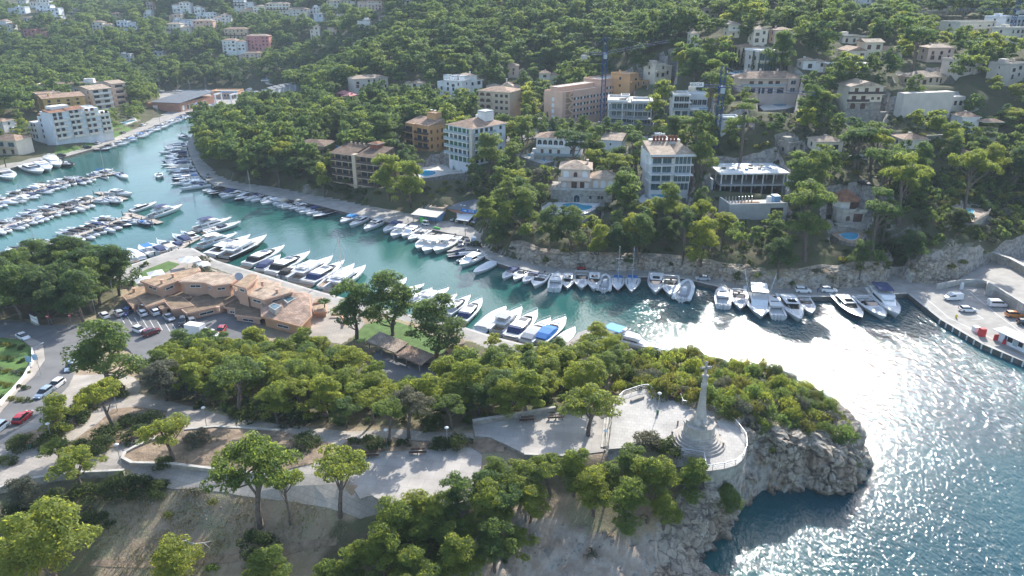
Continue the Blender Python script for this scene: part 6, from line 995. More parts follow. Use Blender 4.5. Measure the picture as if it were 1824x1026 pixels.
  # ================================================================ CLUB, MONUMENT, VEHICLES, STREET FURNITURE
def text(name,body,size,m,parent,loc,rot,ext=.02):
 c=D.curves.new(name,'FONT');c.body=body;c.size=size;c.extrude=ext;c.align_x='CENTER';c.align_y='CENTER';c.materials.append(M[m])
 f=D.objects.new(name,c);COL.objects.link(f);me=D.meshes.new_from_object(f.evaluated_get(bpy.context.evaluated_depsgraph_get()));D.objects.remove(f);o=D.objects.new(name,me);COL.objects.link(o);o.parent=parent;o.location=loc;o.rotation_euler=rot;return o
def club():
 t=thing('club_building','sprawling salmon clubhouse of angular tiled roofs beside the marina promenade','clubhouse',W(400,545,1.9));c=t.location
 L_=lambda pts:[(p[0]-c.x,p[1]-c.y)for p in pts]
 def blk(px,z,zb=1.4,rm='tile_club',wm='club',inset=.8,win=True,zs=None):
  zs=zs or[z]*len(px);P=L_(W2([(p[0],p[1],zz)for p,zz in zip(px,zs)]));n=len(P);cx,cy_=sum(p[0]for p in P)/n,sum(p[1]for p in P)/n;FOOT.append([(x+c.x,y+c.y)for x,y in P])
  def shr(d):return[(cx+(x-cx)*max(.5,1-d/math.hypot(x-cx,y-cy_)),cy_+(y-cy_)*max(.5,1-d/math.hypot(x-cx,y-cy_)))for x,y in P]
  zz=[a-c.z for a in zs]
  a2=sum(P[i][0]*P[(i+1)%n][1]-P[(i+1)%n][0]*P[i][1]for i in range(n));rv=a2<0
  mb=MB();Q=P[::-1]if rv else P;ZZ=zz[::-1]if rv else zz
  mb.add([(x,y,h-.55)for(x,y),h in zip(Q,ZZ)]+[(x,y,h)for(x,y),h in zip(Q,ZZ)],[(i,(i+1)%n,n+(i+1)%n,n+i)for i in range(n)]+[tuple(range(n))[::-1],tuple(range(n,2*n))]);mb.obj('fascia',M[wm],t)
  I=shr(.35);I=I[::-1]if rv else I;mb=MB();mb.add([(x,y,h-.1)for(x,y),h in zip(I,ZZ)]+[(x,y,h+.06)for(x,y),h in zip(I,ZZ)],[(i,(i+1)%n,n+(i+1)%n,n+i)for i in range(n)]+[tuple(range(n,2*n))]);mb.obj('roof',M[rm],t)
  Wl=shr(inset);Wl=Wl[::-1]if rv else Wl;mb=MB();mb.add([(x,y,zb-c.z)for x,y in Wl]+[(x,y,h-.5)for(x,y),h in zip(Wl,ZZ)],[(i,(i+1)%n,n+(i+1)%n,n+i)for i in range(n)]);mb.obj('wall',M[wm],t)
  if win:
   for i in range(n):
    a,b=Vector(Wl[i]),Vector(Wl[(i+1)%n]);d=b-a
    if d.length<3 or-d.x>-.3*d.length:continue
    f,g=win_mesh('glass',round(min(3.6,d.length*.5),1),.8);m_=(a+b)/2;o=D.objects.new('window',f);COL.objects.link(o);o.parent=t;o.location=(m_.x,m_.y,min(ZZ[i],ZZ[(i+1)%n])-1.75);o.rotation_euler.z=math.atan2(d.y,d.x);p=D.objects.new('pane',g);COL.objects.link(p);p.parent=o
 blk([(249,500),(300,487),(354,476),(358,481),(316,500),(283,512)],8.4,rm='tile_club')
 blk([(316,499),(354,485),(388,485),(400,489),(432,489),(412,505),(378,509),(364,503),(321,502)],8.6,rm='tile_pale')
 blk([(417,507),(444,487),(460,489),(459,495),(438,513)],10.2,rm='tile_club')
 blk([(460,494),(472,494),(480,500),(500,503),(499,512),(440,514)],7.,rm='tile_pale',win=False)
 blk([(412,508),(436,516),(440,514),(437,525),(420,519)],7.6,rm='tile_club')
 blk([(436,524),(439,515),(494,509),(523,516),(521,520),(470,534)],8.,rm='tile_pale')
 blk([(465,563),(465,541),(526,520),(552,524),(556,562),(537,582)],6,rm='tile_lattice',wm='club_orange',zs=[5.2,6.4,7.3,7.,5.6,4.7])
 blk([(218,527),(236,512),(268,509),(294,514),(288,524),(240,541),(236,547)],4.9,rm='tile_club')
 blk([(245,530),(284,522),(297,536),(260,546)],5.3,rm='tile_club',win=False)
 blk([(280,522),(326,518),(342,528),(325,530),(297,535)],5.,rm='tile_club_old',win=False)
 blk([(284,524),(326,529),(346,544),(306,551),(294,538)],5.2,rm='tile_club_old',win=False)
 blk([(278,542),(296,539),(300,547),(286,550)],4.6,rm='tile_club_old',win=False)
 blk([(323,551),(345,530),(370,521),(385,531),(415,521),(430,527),(400,543),(332,558)],4.9,rm='tile_club_old')
 blk([(398,546),(412,528),(442,534),(465,548),(465,566),(418,561),(416,549)],4.6,rm='tile_club_old')
 blk([(557,530),(575,529),(577,536),(557,540)],4.2,rm='tile_pale',win=False);blk([(556,541),(582,541),(583,555),(558,556)],3.6,rm='tile_pale',win=False)
 for px in(((478,546),(488,540),(502,545),(490,553)),((503,533),(520,525),(530,530),(512,540))):
  P=L_(W2(px,6.8));a=MB();n=4;cx,cy_=sum(p[0]for p in P)/4,sum(p[1]for p in P)/4
  a.prism(P,3.6,5.0);a.obj('skylight_frame',M['stone_light'],t);a=MB();a.prism([(cx+(x-cx)*.8,cy_+(y-cy_)*.8)for x,y in P],4.9,5.04);a.obj('skylight_glass',M['glass_blue'],t)
 for u,v,z in((289,505,8.4),(309,494,8.4),(494,522,8),(389,553,4.9),(468,508,8.6),(240,520,4.9)):
  p=W(u,v,z);a=MB();a.box(-.3,.3,-.3,.3,0,1.1);a.box(-.42,.42,-.42,.42,1.1,1.3);a.obj('chimney',M['club'],t,(p.x-c.x,p.y-c.y,z-c.z-.2))
 p=W(425,497,9.2);a=MB();a.lathe([(.05,0),(.9,.3),(1.1,.8)],12);o=a.obj('satellite_dish',M['cv_grey'],t,(p.x-c.x,p.y-c.y,p.z-c.z+.5));o.rotation_euler=(1.,0,.6)
 mb=MB();P=L_(W2([(590,560),(606,560),(613,572),(612,578)],2.6))
 for a,b in zip(P,P[1:]):mb.tube([(*a,.6),(*b,.6)],.35,4)
 mb.obj('terrace_parapet',M['club_orange'],t)
 for i,(u,v)in enumerate(((258,512),(240,508),(362,484),(345,476),(334,475),(280,500))):
  p=W(u,v,1.9);x=thing('parasol','square white terrace parasol beside the clubhouse, %s from the left'%ORD[(1,0,5,4,3,2)[i]],'parasol',p,.6,'white parasols round the clubhouse');mb=MB();mb.tube([(0,0,0),(0,0,2.6)],.05,5);mb.obj('pole',M['metal'],x);mb=MB();mb.lathe([(3.,2.3),(.1,3.2)],4,smooth=False,rot=.785);mb.obj('canopy',M['canvas_white'],x)
def carport():
 b=Bld('carport','long tiled carport roof with a shaded car park under it','carport',(658,624),(768,656),3.3,yaw=-38,w=17)
 t=b.o
 for x0,x1,z,m in((-.4,9,2.2,'tile_pale'),(9.1,17,1.8,'tile')):mb=MB();mb.add([(x0,-.4,z),(x1,-.4,z),(x1,3.8,z+.8),(x0,3.8,z+.8),(x0,-.4,z+.22),(x1,-.4,z+.22),(x1,3.8,z+1.02),(x0,3.8,z+1.02)],[(0,3,2,1),(4,5,6,7),(0,1,5,4),(1,2,6,5),(2,3,7,6),(3,0,4,7)]);mb.obj('roof',M[m],t)
 for i in range(5):cbox(b,'post',[(i*4-.1,i*4+.1,0,.2,0,1.9),(i*4-.1,i*4+.1,3.4,3.6,0,2.5)],'stone')
 cbox(b,'back_wall',[(0,17,3.61,3.75,-.5,2.2)],'stone');FOOT.append([b.loc(x,y)for x,y in((-3,-9),(19,-9),(19,5),(-3,5))])
 b=Bld('kiosk_hut','small tiled hut with an L shaped roof at the lawn corner','hut',(801,634),(829,628),2.1,yaw=25,w=3.6);b.walls(0,3.6,0,2.4,2.4,'club');b.hip(0,3.6,0,2.4,2.4,.6,'tile_pale',gable='shed',ov=.3);b.walls(1.4,3.4,2.403,4.4,2.4,'club');b.hip(1.4,3.4,3.,4.4,2.45,.5,'tile_pale',gable='shed',ov=.3)
def watersports():
 b=Bld('watersports_centre','terracotta watersports building with grey roof and blue roof sign','shop',(773,384),(849,397),1.4,yaw=-24)
 w=b.w;b.walls(0,w,0,12,3.4,'brick');mb=MB();mb.add([(-.3,-.4,3.4),(w+2,-.4,3.4),(w+2,12,4.3),(-.3,12,4.3),(-.3,-.4,3.6),(w+2,-.4,3.6),(w+2,12,4.5),(-.3,12,4.5)],[(0,3,2,1),(4,5,6,7),(0,1,5,4),(1,2,6,5),(2,3,7,6),(3,0,4,7)]);mb.obj('roof',M['roof_grey'],b.o)
 b.wins('dark',(w*.38,w*.45),(.1,),1.1,2.2);b.win('blue',w*.54,1.,1.6,1.1)
 for x in(2,3.4,4.8):b.win('dark',x,2.,.8,.9)
 cbox(b,'sign_board',[(w*.66,w+1.2,-.55,-.45,3.0,4.3)],'cv_blue');text('sign_lettering','ZOE',1.1,'paint_white',b.o,(w*.9,-.58,3.65),(R(90),0,0));mb=MB();mb.add([(w*.69,-.58,3.6),(w*.76,-.58,3.85),(w*.80,-.58,3.6),(w*.76,-.58,3.4),(w*.72,-.58,3.62)],[(0,4,3,2,1)]);mb.obj('sign_emblem',M['paint_white'],b.o)
 for x in(w*.5,w*.58):cbox(b,'roof_vent',[(x,x+.7,4,4.7,3.8,4.1)],'paint_white')
 b=Bld('beach_hut','rental hut with wide cream canopy and rack of green kayaks','hut',(738,394),(778,400),1.3,yaw=-22)
 w=b.w;b.walls(.6,w,3,8,2.6,'blue_panel');b.walls(3,9,6,10,3.8,'tan');b.flat(3,9,6,10,3.8,'tile','tan',.5);mb=MB();mb.add([(-.8,-1,2.7),(w+.6,-1,2.7),(w+.6,5,3.3),(-.8,5,3.3),(-.8,-1,2.82),(w+.6,-1,2.82),(w+.6,5,3.42),(-.8,5,3.42)],[(0,3,2,1),(4,5,6,7),(0,1,5,4),(1,2,6,5),(2,3,7,6),(3,0,4,7)]);mb.obj('canopy',M['canvas_cream'],b.o)
 for x in(0,w*.5,w):cbox(b,'post',[(x-.07,x+.07,-.8,-.66,0,2.7)],'rail_dark')
 setmat('kayak_green',(.10,.55,.08),.5,var=.05)
 for k in range(5):
  mb=MB();mb.tube([(-1.5,0,.1),(-.9,0,0),(.9,0,0),(1.5,0,.1)],[.04,.26,.26,.04],6);X,Y=b.loc(w*.42,-.2);o=mb.obj('kayak',M['kayak_green'],None,(X,Y,1.5+k*.38));o.rotation_euler.z=b.rz;tag(o,'bright green kayak on the rental rack, %s from the bottom'%ORD[k],'kayak','kayaks stacked on the rental rack')
 mb=MB();mb.tube([(-1.9,0,.1),(-1.1,0,0),(1.1,0,0),(1.9,0,.1)],[.05,.36,.36,.05],6);p=W(778,406,q+.3);o=mb.obj('kayak',M['kayak_green'],None,p);o.rotation_euler.z=-.6;tag(o,'green kayak lying on the quay edge by the jetty','kayak')
 for i,px in enumerate((((813,371,4.3),(831,375,3.7),(814,388,3.1)),((811,391,3.0),(830,375,4.),(848,379,4.2),(834,394,2.9)))):
  P=[W(*p)for p in px];c=P[0];t=thing('shade_sail',('triangular','square')[i]+' white shade sail in front of the watersports building','shade sail',(c.x,c.y,q));mb=MB();V=[(p.x-c.x,p.y-c.y,p.z-q)for p in P];mb.add(V+[(x,y,z-.04)for x,y,z in V],[tuple(range(len(V))),tuple(range(len(V),2*len(V)))[::-1]]);mb.obj('canvas',M['canvas_white'],t);mb=MB()
  for x,y,z in V:mb.tube([(x,y,0),(x,y,z)],.05,4)
  mb.obj('posts',M['metal'],t)
 for i in range(4):
  p=W(790+i*8,388+i*2.4,q);t=thing('jet_ski','jet ski on a trailer by the terracotta building, %s of four from the left'%ORD[i],'jet ski',p,R(60+8*i),'jet skis on trailers');mb=MB();mb.add(*hump([(-1.5,.45,.4,.4,.8),(0,.55,.4,.45,.95),(1.5,.12,.6,.08,.75)]));mb.obj('hull',M[('cv_white','hull_red','gel_white','cv_white')[i]],t);mb=MB();mb.box(-1.2,.2,-.2,.2,.9,1.2);mb.obj('seat',M['motor'],t);mb=MB();mb.box(.3,.5,-.4,.4,1.2,1.3);mb.obj('handlebar',M['motor'],t);mb=MB();mb.box(-1.2,1.2,-.5,.5,.2,.38);mb.obj('trailer',M['metal'],t)
def monument():
 c=W(1243,786,11.6);t=thing('monument','tall stone cross monument on stepped round base overlooking the cove','monument',c,R(10));FOOT.append([(c.x+6*math.cos(a),c.y+6*math.sin(a))for a in(0,1,2,3,4,5)])
 for i in range(5):mb=MB();mb.cyl((0,0),4.4-.42*i,4.38-.42*i,.3*i-(.05 if i else 0),.3*i+.3,40,smooth=False);mb.obj('step',M['stone_mon'],t)
 mb=MB();mb.lathe([(2.75,1.45),(2.7,1.75),(2.5,1.85),(2.45,3.3),(2.62,3.4),(2.62,3.65),(2.3,3.7)],8,smooth=False,rot=R(22.5));mb.obj('pedestal',M['stone_mon'],t)
 for k in range(8):
  a=R(45*k);mb=MB();mb.box(-.62,.62,-.04,.05,2.,3.15);o=mb.obj('relief_panel',M['stone_light'],t);r=2.47*math.cos(R(22.5))+.02;o.location=(r*math.cos(a),r*math.sin(a),0);o.rotation_euler.z=a-math.pi/2
  if k%2==0:mb=MB();mb.add(*loft([[(1.3,-.2,3.65),(1.3,.2,3.65),(1.3,.2,4.7),(1.3,-.2,4.7)],[(1.9,-.2,3.65),(1.9,.2,3.65),(1.9,.2,4.2),(1.9,-.2,4.2)],[(2.35,-.2,3.65),(2.35,.2,3.65),(2.35,.2,4.35),(2.35,-.2,4.35)]],closed=True));o=mb.obj('scroll_buttress',M['stone_mon'],t);o.rotation_euler.z=a
 mb=MB();mb.lathe([(1.5,3.66),(1.45,4.1),(1.2,4.3),(.95,4.9),(.78,5.7),(.66,6.7),(.56,7.9),(.46,9.3),(.38,10.9),(.34,12.)],8,smooth=False,rot=R(22.5));mb.obj('shaft',M['stone_mon'],t)
 for z,r in((10.4,.48),(11.9,.58)):mb=MB();mb.lathe([(.3,z),(r,z+.12),(r,z+.3),(.3,z+.42)],10);mb.obj('collar',M['stone_mon'],t)
 for k in range(4):mb=MB();mb.cyl((.42*math.cos(k*1.57),.42*math.sin(k*1.57)),.14,.1,10.2,10.8,6);mb.obj('corner_knob',M['stone_mon'],t)
 mb=MB();mb.box(-.16,.16,-.14,.14,12.2,14.5);mb.box(-.72,.72,-.14,.14,13.4,13.75)
 for x,z in((-.72,13.57),(.72,13.57),(0,14.5)):mb.lathe([(.02,z-.24),(.2,z-.12),(.24,z),(.2,z+.14),(.02,z+.24)],8,c=(x,0))
 mb.obj('cross',M['stone_mon'],t)
 for i,(u,v)in enumerate(((1197,776),(1207,757),(1281,781),(1288,796),(1271,800),(1209,793))):
  p=W(u,v,11.6);mb=MB();mb.lathe([(.16,0),(.13,.5),(.2,.62),(.12,.8),(.02,.86)],8);tag(mb.obj('bollard',M['stone'],None,p),'short stone bollard round the cross monument, %s'%('furthest left','behind at left','at the right','furthest right','front right','front left')[i],'bollard','bollards round the monument')
 def railing(label,px,z,h=1.,gap=2.,m='rail_white',mid=1,ground_=False):
  P=W2(px,z);c=P[0];t=thing('railing',label,'railing',(c[0],c[1],z));tr=MB();ps=MB();md=MB()
  for a,b in zip(P,P[1:]):
   L_=math.hypot(b[0]-a[0],b[1]-a[1]);k=max(1,round(L_/gap));f=lambda s:(a[0]+(b[0]-a[0])*s-c[0],a[1]+(b[1]-a[1])*s-c[1])
   tr.tube([(*f(0),h),(*f(1),h)],.07,5)
   for j in range(mid):md.tube([(*f(0),h*(j+1)/(mid+1)),(*f(1),h*(j+1)/(mid+1))],.03,4)
   for i in range(k+1):ps.tube([(*f(i/k),-.3),(*f(i/k),h)],.045,5)
  tr.obj('top_rail',M[m],t);ps.obj('posts',M[m],t)
  if mid:md.obj('middle_rail',M[m],t)
 setmat('rail_white',(.62,.62,.63),.4,metal=.3,var=.05)
 railing('white metal railing curving round the monument platform',[(1086,748),(1098,717),(1110,705),(1140,695),(1153,693),(1161,699),(1171,698),(1184,710),(1211,708),(1216,722),(1260,729),(1290,741),(1311,758),(1328,781),(1330,801),(1323,817),(1310,828),(1290,834),(1269,837),(1257.5,838),(1253,815),(1236,811),(1213,809)],11.62,mid=2)
 mb=MB();P=[W(u,v,11.62)for u,v in((1124,716),(1146,708))];a=P[0];d=P[1]-P[0];mb.box(0,d.length,-.25,.25,0,.4);o=mb.obj('stone_bench',M['stone'],None,a);o.rotation_euler.z=math.atan2(d.y,d.x);tag(o,'low dark stone bench on the monument platform','bench')
 for u in(1078,1083,1088):
  mb=MB();a,b=W(u,744,10.35),W(u-6,797,10.35);d=b-a;k=(u-1078)/5;mb.box(0,d.length,-.2,.2,0,.1+.12*k);o=mb.obj('plaza_step',M['stone_light'],None,a);o.rotation_euler.z=math.atan2(d.y,d.x);tag(o,kind='structure')
def walls_low():
 def wall(label,px,h,w=.4,m='stone',up=.75,cap=True,name='stone_wall'):
  P=[]
  for a,b in zip(px,px[1:]):
   k=max(1,int(math.dist(a[:2],b[:2])/14));P+=[(a[0]+(b[0]-a[0])*i/k,a[1]+(b[1]-a[1])*i/k,a[2]+(b[2]-a[2])*i/k)for i in range(k)]
  P=[W(*p)for p in P+[px[-1]]];c=P[0];t=thing(name,label,'wall',c);r1,r2=[],[]
  for i,p in enumerate(P):
   d=P[min(i+1,len(P)-1)]-P[max(i-1,0)];n=Vector((-d.y,d.x,0)).normalized();g=p.z-c.z
   for r,ww,z0,z1 in((r1,w/2,g-h,g+up),(r2,w/2+.06,g+up,g+up+.12)):r.append([((p+n*s*ww).x-c.x,(p+n*s*ww).y-c.y,z)for s,z in((-1,z0),(-1,z1),(1,z1),(1,z0))])
  mb=MB();mb.add(*loft(r1,closed=True));mb.obj('masonry',M[m],t)
  if cap:mb=MB();mb.add(*loft(r2,closed=True));mb.obj('coping',M['stone_light'],t)
 wall('curved low stone wall enclosing the dry planting island',[(560,842,9.2),(500,850,9.1),(440,846,9.1),(380,840,9.1),(300,830,9.1),(236,829,9),(219,820,9),(224,810,9),(240,801,9),(282,783,8.9)],1,up=.55)
 wall('dark low stone wall along the upper edge of the planting island',[(330,768,8.7),(385,763,8.7),(440,766,8.9),(500,770,9.1)],1,up=.4)
 wall('long stone wall holding the lower path above the slope at left',[(-80,892,8.4),(0,875,8.4),(60,858,8.6),(130,848,8.8),(180,846,8.9),(222,844,9)],2.5,up=.7)
 wall('stone retaining wall behind the upper plaza',[(842,757,10.3),(915,745,10.3),(989,733,10.3)],1.5,up=.9)
 wall('rough stone wall under the front edge of the upper plaza',[(934,809,10.3),(980,811,10.3),(1023,812,10.3)],3,up=.02)
 wall('low white garden wall beside the sidewalk',[(58,624,3.9),(59,646,4.3),(44,674,4.8),(22,700,5.3),(0,722,6),(-60,748,6.4)],1,.25,'white',.8,cap=False,name='garden_wall')
 wall('stone faced wall with pale coping along the foot of the right cliff',[(1753,448,5),(1772,452,5),(1800,462,5.4),(1830,478,6),(1900,510,6)],5,1.2,'stone',.3,name='retaining_wall')
 wall('beige retaining wall beside the right hand car park',[(1756,523,1.3),(1770,530,1.3),(1824,565,1.3),(1900,610,1.3)],.5,.5,'stone_light',3.2,name='retaining_wall')
 wall('low curved beige wall at the ramp of the car park',[(1668,516,1.3),(1690,511,1.3),(1712,508,1.3),(1740,507,1.3),(1757,511,1.3),(1757,522,1.3)],.5,.4,'stone_light',1.6,name='retaining_wall')
 wall('grey retaining wall behind the blue site hoarding',[(1196,252,22),(1240,252,22.6),(1300,251,23),(1385,250,23.4)],3,.5,'greybeige',1.2,name='retaining_wall')
 wall('stone retaining wall under the pool terrace of the white apartments',[(748,320,7.5),(776,317,7.5),(806,311,7.8),(830,309,8)],5,.5,'stone',1.2,name='retaining_wall')
 wall('white curved patio wall on the slope right of the concrete shell',[(1402,322,20),(1424,318,20.4),(1442,310,21.2),(1452,301,22.2)],3,.4,'white',1.4,name='garden_wall')
 wall('pale terrace wall among pines in the middle of the right hillside',[(1512,285,24),(1545,282,24.4)],4,.4,'white',1.5,name='garden_wall')
 wall('brown stone terrace wall under the small arcaded villa',[(1628,250,27.5),(1660,249,28),(1700,246,28.5)],4,.4,'stone',1.6,name='retaining_wall')
 wall('long stone wall beside the driveway above the hexagonal villa',[(1470,322,19.6),(1500,318,20),(1536,316,20.6),(1560,322,20)],3,.4,'stone',1.2,name='retaining_wall')
 wall('stone garden terrace wall left of the tall modern villa',[(1070,292,14.8),(1100,296,14.6),(1136,292,15.2)],2,.4,'stone_light',.8,name='garden_wall')
 t=thing('site_hoarding','pale blue site hoarding of metal sheets below the second crane','fence',W(1243,263,20.4));a,b=W(1243,263,20.4),W(1384,261,20.4);d=b-a;t.rotation_euler.z=math.atan2(d.y,d.x)
 for i in range(16):mb=MB();x=d.length*i/16;mb.box(x+.02,x+d.length/16-.02,-.03,.03,-1,2.+.06*(i%3));mb.obj('sheet',M['blue_panel' if i<9 else 'white_blue'],t)
setmat('tyre',(.02,.02,.021),.8,var=0);setmat('rim',(.4,.4,.42),.35,metal=.7,var=0);setmat('lamp_glass',(.75,.77,.8),.15,var=0);setmat('tail_red',(.4,.02,.02),.3,var=0)
for k,c in dict(c_white=(.78,.78,.78),c_black=(.02,.02,.022),c_red=(.42,.015,.02),c_blue=(.03,.07,.22),c_silver=(.45,.47,.49),c_grey=(.15,.16,.17),c_ltblue=(.30,.38,.45),c_maroon=(.16,.02,.03),c_orange=(.65,.22,.05)).items():mat_=setmat(k,c,.25,var=.0,spec=.5);M[k].node_tree.nodes['Principled BSDF'].inputs['Coat Weight'].default_value=.6
_cc={}
def car(kind,Rr,Fr,col,label,z=None,group=None,L=None):
 """Rr rear, Fr front: pixels of the two ends on the ground"""
 if(kind,col)not in _cc:
  P=[];bm=M[col]
  if kind in('hatch','suv','saloon'):
   h={'hatch':0,'saloon':-.05,'suv':.18}[kind];hb={'hatch':(-1.85,-1.5),'saloon':(-1.5,-.9),'suv':(-2.0,-1.75)}[kind]
   P.append(('body',[(-2.12,.78,.35,.74,.78+h),(-1.95,.86,.26,.84,.95+h),(-.6,.88,.22,.87,.95+h),(.9,.88,.22,.86,.93+h),(1.75,.84,.26,.78,.78+h),(2.12,.70,.34,.62,.62+h)],bm));P.append(('windows',[(hb[0],.80,.93+h,.72,1.0+h),(hb[1],.80,.93+h,.66,1.40+h),(.15,.80,.93+h,.66,1.42+h),(1.05,.78,.93+h,.70,.97+h)],M['screen']));P.append(('roof',[(hb[1]-.12,.67,1.37+h,.64,1.43+h),(-.5,.68,1.39+h,.64,1.5+h),(.2,.67,1.38+h,.62,1.45+h)],bm))
  else:
   P.append(('body',[(-2.35,.86,.3,.84,1.85),(-2.2,.92,.28,.86,1.95),(.5,.92,.26,.86,1.97),(1.0,.92,.26,.84,1.7),(1.55,.9,.26,.84,1.1),(2.3,.82,.3,.76,.85)],bm));P.append(('windows',[(-1.9,.925,1.2,.895,1.65),(.55,.925,1.2,.89,1.68),(1.06,.925,1.16,.86,1.62),(1.5,.87,1.12,.855,1.16)],M['screen']))
   if kind=='panelvan':P[-1]=('windows',[(-.1,.925,1.2,.895,1.65),(.55,.925,1.2,.89,1.68),(1.06,.925,1.16,.86,1.62),(1.5,.87,1.12,.855,1.16)],M['screen'])
  out=[]
  for nm,pts,m_ in P:mb=MB();mb.add(*hump(pts));me=mb.mesh(nm);me.materials.append(m_);out.append((nm,me,(0,0,0)))
  mb=MB();mb.add(*loft([[(.31*math.cos(a)*s,y,.31*math.sin(a)*s)for a in[i*.5236 for i in range(12)]]for y,s in((-.1,.92),(-.1,1),(.1,1),(.1,.92))],closed=True));wm=mb.mesh('wheel');wm.materials.append(M['tyre']);mb=MB()
  for s in(-1,1):mb.add([(.19*math.cos(i*.628),s*.105,.19*math.sin(i*.628))for i in range(10)],[tuple(range(10))if s<0 else tuple(range(10))[::-1]])
  rm=mb.mesh('rim');rm.materials.append(M['rim'])
  hl=MB();hl.box(-.1,.06,-.16,.16,-.07,.07);hm=hl.mesh('headlight');hm.materials.append(M['lamp_glass']);tl=MB();tl.box(-.05,.05,-.12,.12,-.12,.12);tm=tl.mesh('tail_light');tm.materials.append(M['tail_red'])
  _cc[(kind,col)]=(out,wm,rm,hm,tm)
 out,wm,rm,hm,tm=_cc[(kind,col)]
 a,b=(W(*Rr,z),W(*Fr,z))if z is not None else(PG(*Rr),PG(*Fr));d=b-a;d.z=0;c=(a+b)/2;n={'hatch':'car','suv':'car','saloon':'car','van':'van','panelvan':'van'}[kind]
 t=thing(n,label,n,(c.x,c.y,c.z+.12 if z is None else z+.02),math.atan2(d.y,d.x),group);s=(L or 4.3)/4.3;t.scale=(s,)*3
 for nm,me,lo in out:o=D.objects.new(nm,me);COL.objects.link(o);o.parent=t;o.location=lo
 for x in(-1.32,1.34):
  for y in(-.78,.78):
   o=D.objects.new('wheel',wm);COL.objects.link(o);o.parent=t;o.location=(x,y,.31);r=D.objects.new('rim',rm);COL.objects.link(r);r.parent=o
 hv=kind in('van','panelvan')
 for y in(-.55,.55):
  o=D.objects.new('headlight',hm);COL.objects.link(o);o.parent=t;o.location=(2.1 if not hv else 2.24,y,.62);o=D.objects.new('tail_light',tm);COL.objects.link(o);o.parent=t;o.location=(-2.1 if not hv else-2.34,y*1.25,.8)
 FOOT.append([(c.x+x,c.y+y)for x,y in((-2.6,-2.6),(2.6,-2.6),(2.6,2.6),(-2.6,2.6))])
 return t
def cars():
 for a in(('hatch',(31,757),(53,741),'c_red','bright red hatchback parked on the left roadside',None),('hatch',(8,763),(-14,777),'c_ltblue','pale blue car cut off by the left edge',None),('hatch',(110,685),(92,697),'c_white','white hatchback beside the hedge on the left road',None),('hatch',(88,700),(72,711),'c_ltblue','blue grey car behind the roadside pine',None),('hatch',(133,650),(121,668),'c_ltblue','pale blue car under the big pine by the road',None),('saloon',(31,599),(54,610),'c_white','white saloon at the road bend beside the garden',None),('hatch',(232,552),(220,566),'c_blue','dark blue car in the club car park',2.7),('hatch',(262,568),(246,553),'c_white','white car, left of the white pair in the club car park',2.7),('suv',(284,567),(268,551),'c_white','white car, right of the white pair in the club car park',2.7),('saloon',(292,562),(312,576),'c_silver','silver grey coupe in the club car park',2.7),('suv',(328,569),(324,585),'c_black','black off road car in the club car park',2.7),('hatch',(345,582),(338,566),'c_grey','dark grey car right of the black off road car',2.7),('hatch',(194,572),(178,558),'c_white','white car at the left end of the club car park',2.7),('hatch',(218,566),(206,556),'c_silver','silver car half hidden left of the dark blue car',2.7),('suv',(260,599),(280,592),'c_maroon','dark red car near the big pine in the car park',2.7),('hatch',(240,588),(258,594),'c_white','white car left of the dark red car',2.7),('saloon',(368,594),(392,602),'c_white','white saloon right of the box truck',2.7),('hatch',(398,587),(390,598),'c_red','red car half hidden behind the pines at the club',2.7),('hatch',(722,626),(714,640),'c_white','white car parked under the tiled carport',3.32),('suv',(1417,520),(1443,521),'c_white','white car with dark sunroof on the far quay, left of two',q),('suv',(1463,519),(1489,521),'c_white','white car on the far quay, right of two',q),('saloon',(1263,499),(1240,498),'c_silver','pale silver car on the far quay behind the inflatable boat',q),('panelvan',(1711,533),(1683,534),'c_white','white panel van in the right hand car park',q),('hatch',(1709,554),(1737,555),'c_white','white car in the middle of the right hand car park',q),('van',(1759,545),(1791,546),'c_white','white minibus with dark windows in the right hand car park',q),('suv',(1793,564),(1819,565),'c_orange','orange and white patrol car in the right hand car park',q),('hatch',(1815,577),(1840,580),'c_black','black car at the right edge of the car park',q),('suv',(852,392),(838,403),'c_silver','silver car beside the white shade sails',q),('van',(843,427),(845,440),'c_ltblue','pale blue van on the wide dock',q),('suv',(831,428),(835,441),'c_black','dark car left of the pale blue van on the dock',q),('hatch',(819,431),(821,442),'c_grey','grey car left of the dark car on the dock',q),('suv',(1532,333),(1544,340),'c_black','dark car on the driveway above the hexagonal villa',None),('suv',(147,266),(165,263),'c_black','black car on the left bank road',q+.05),('suv',(100,280),(120,278),'c_black','black car nearest the cruisers on the left bank road',q+.05),('hatch',(168,259),(182,254),'c_silver','silver car beside the boat mast on the left bank',q+.05),('hatch',(213,240),(226,236),'c_grey','grey car further along the left bank road',q+.05),('suv',(249,226),(262,222),'c_white','white car by the pale wall on the left bank road',q+.05),('hatch',(330,204),(345,203),'c_black','black car on the harbour slip, left of two',q+.05),('hatch',(350,204),(362,202),'c_black','black car on the harbour slip, right of two',q+.05),('hatch',(369,312),(373,319),'c_grey','grey car alone on the peninsula road',q+.05),('van',(951,224),(962,220),'c_white','white van on the street by the salmon building',None),('hatch',(884,236),(896,234),'c_red','red car at the street corner beside the white apartments',None),('hatch',(790,221),(801,223),'c_white','white car under the street pines, left of two',None),('hatch',(806,222),(818,224),'c_white','white car under the street pines, right of two',None),('hatch',(972,206),(978,199),'c_white','white car parked along the rising street',None),('hatch',(968,213),(974,207),'c_black','black car parked along the rising street',None)):
  car(*a[:5],z=a[5])
 for i in range(5):car('hatch',(14+1.7*i,221+4.2*i),(26+2*i,219+4.2*i),'c_white','white car in the small parking row behind the cream house, %s from the back'%ORD[i],group='cars in the small parking row')
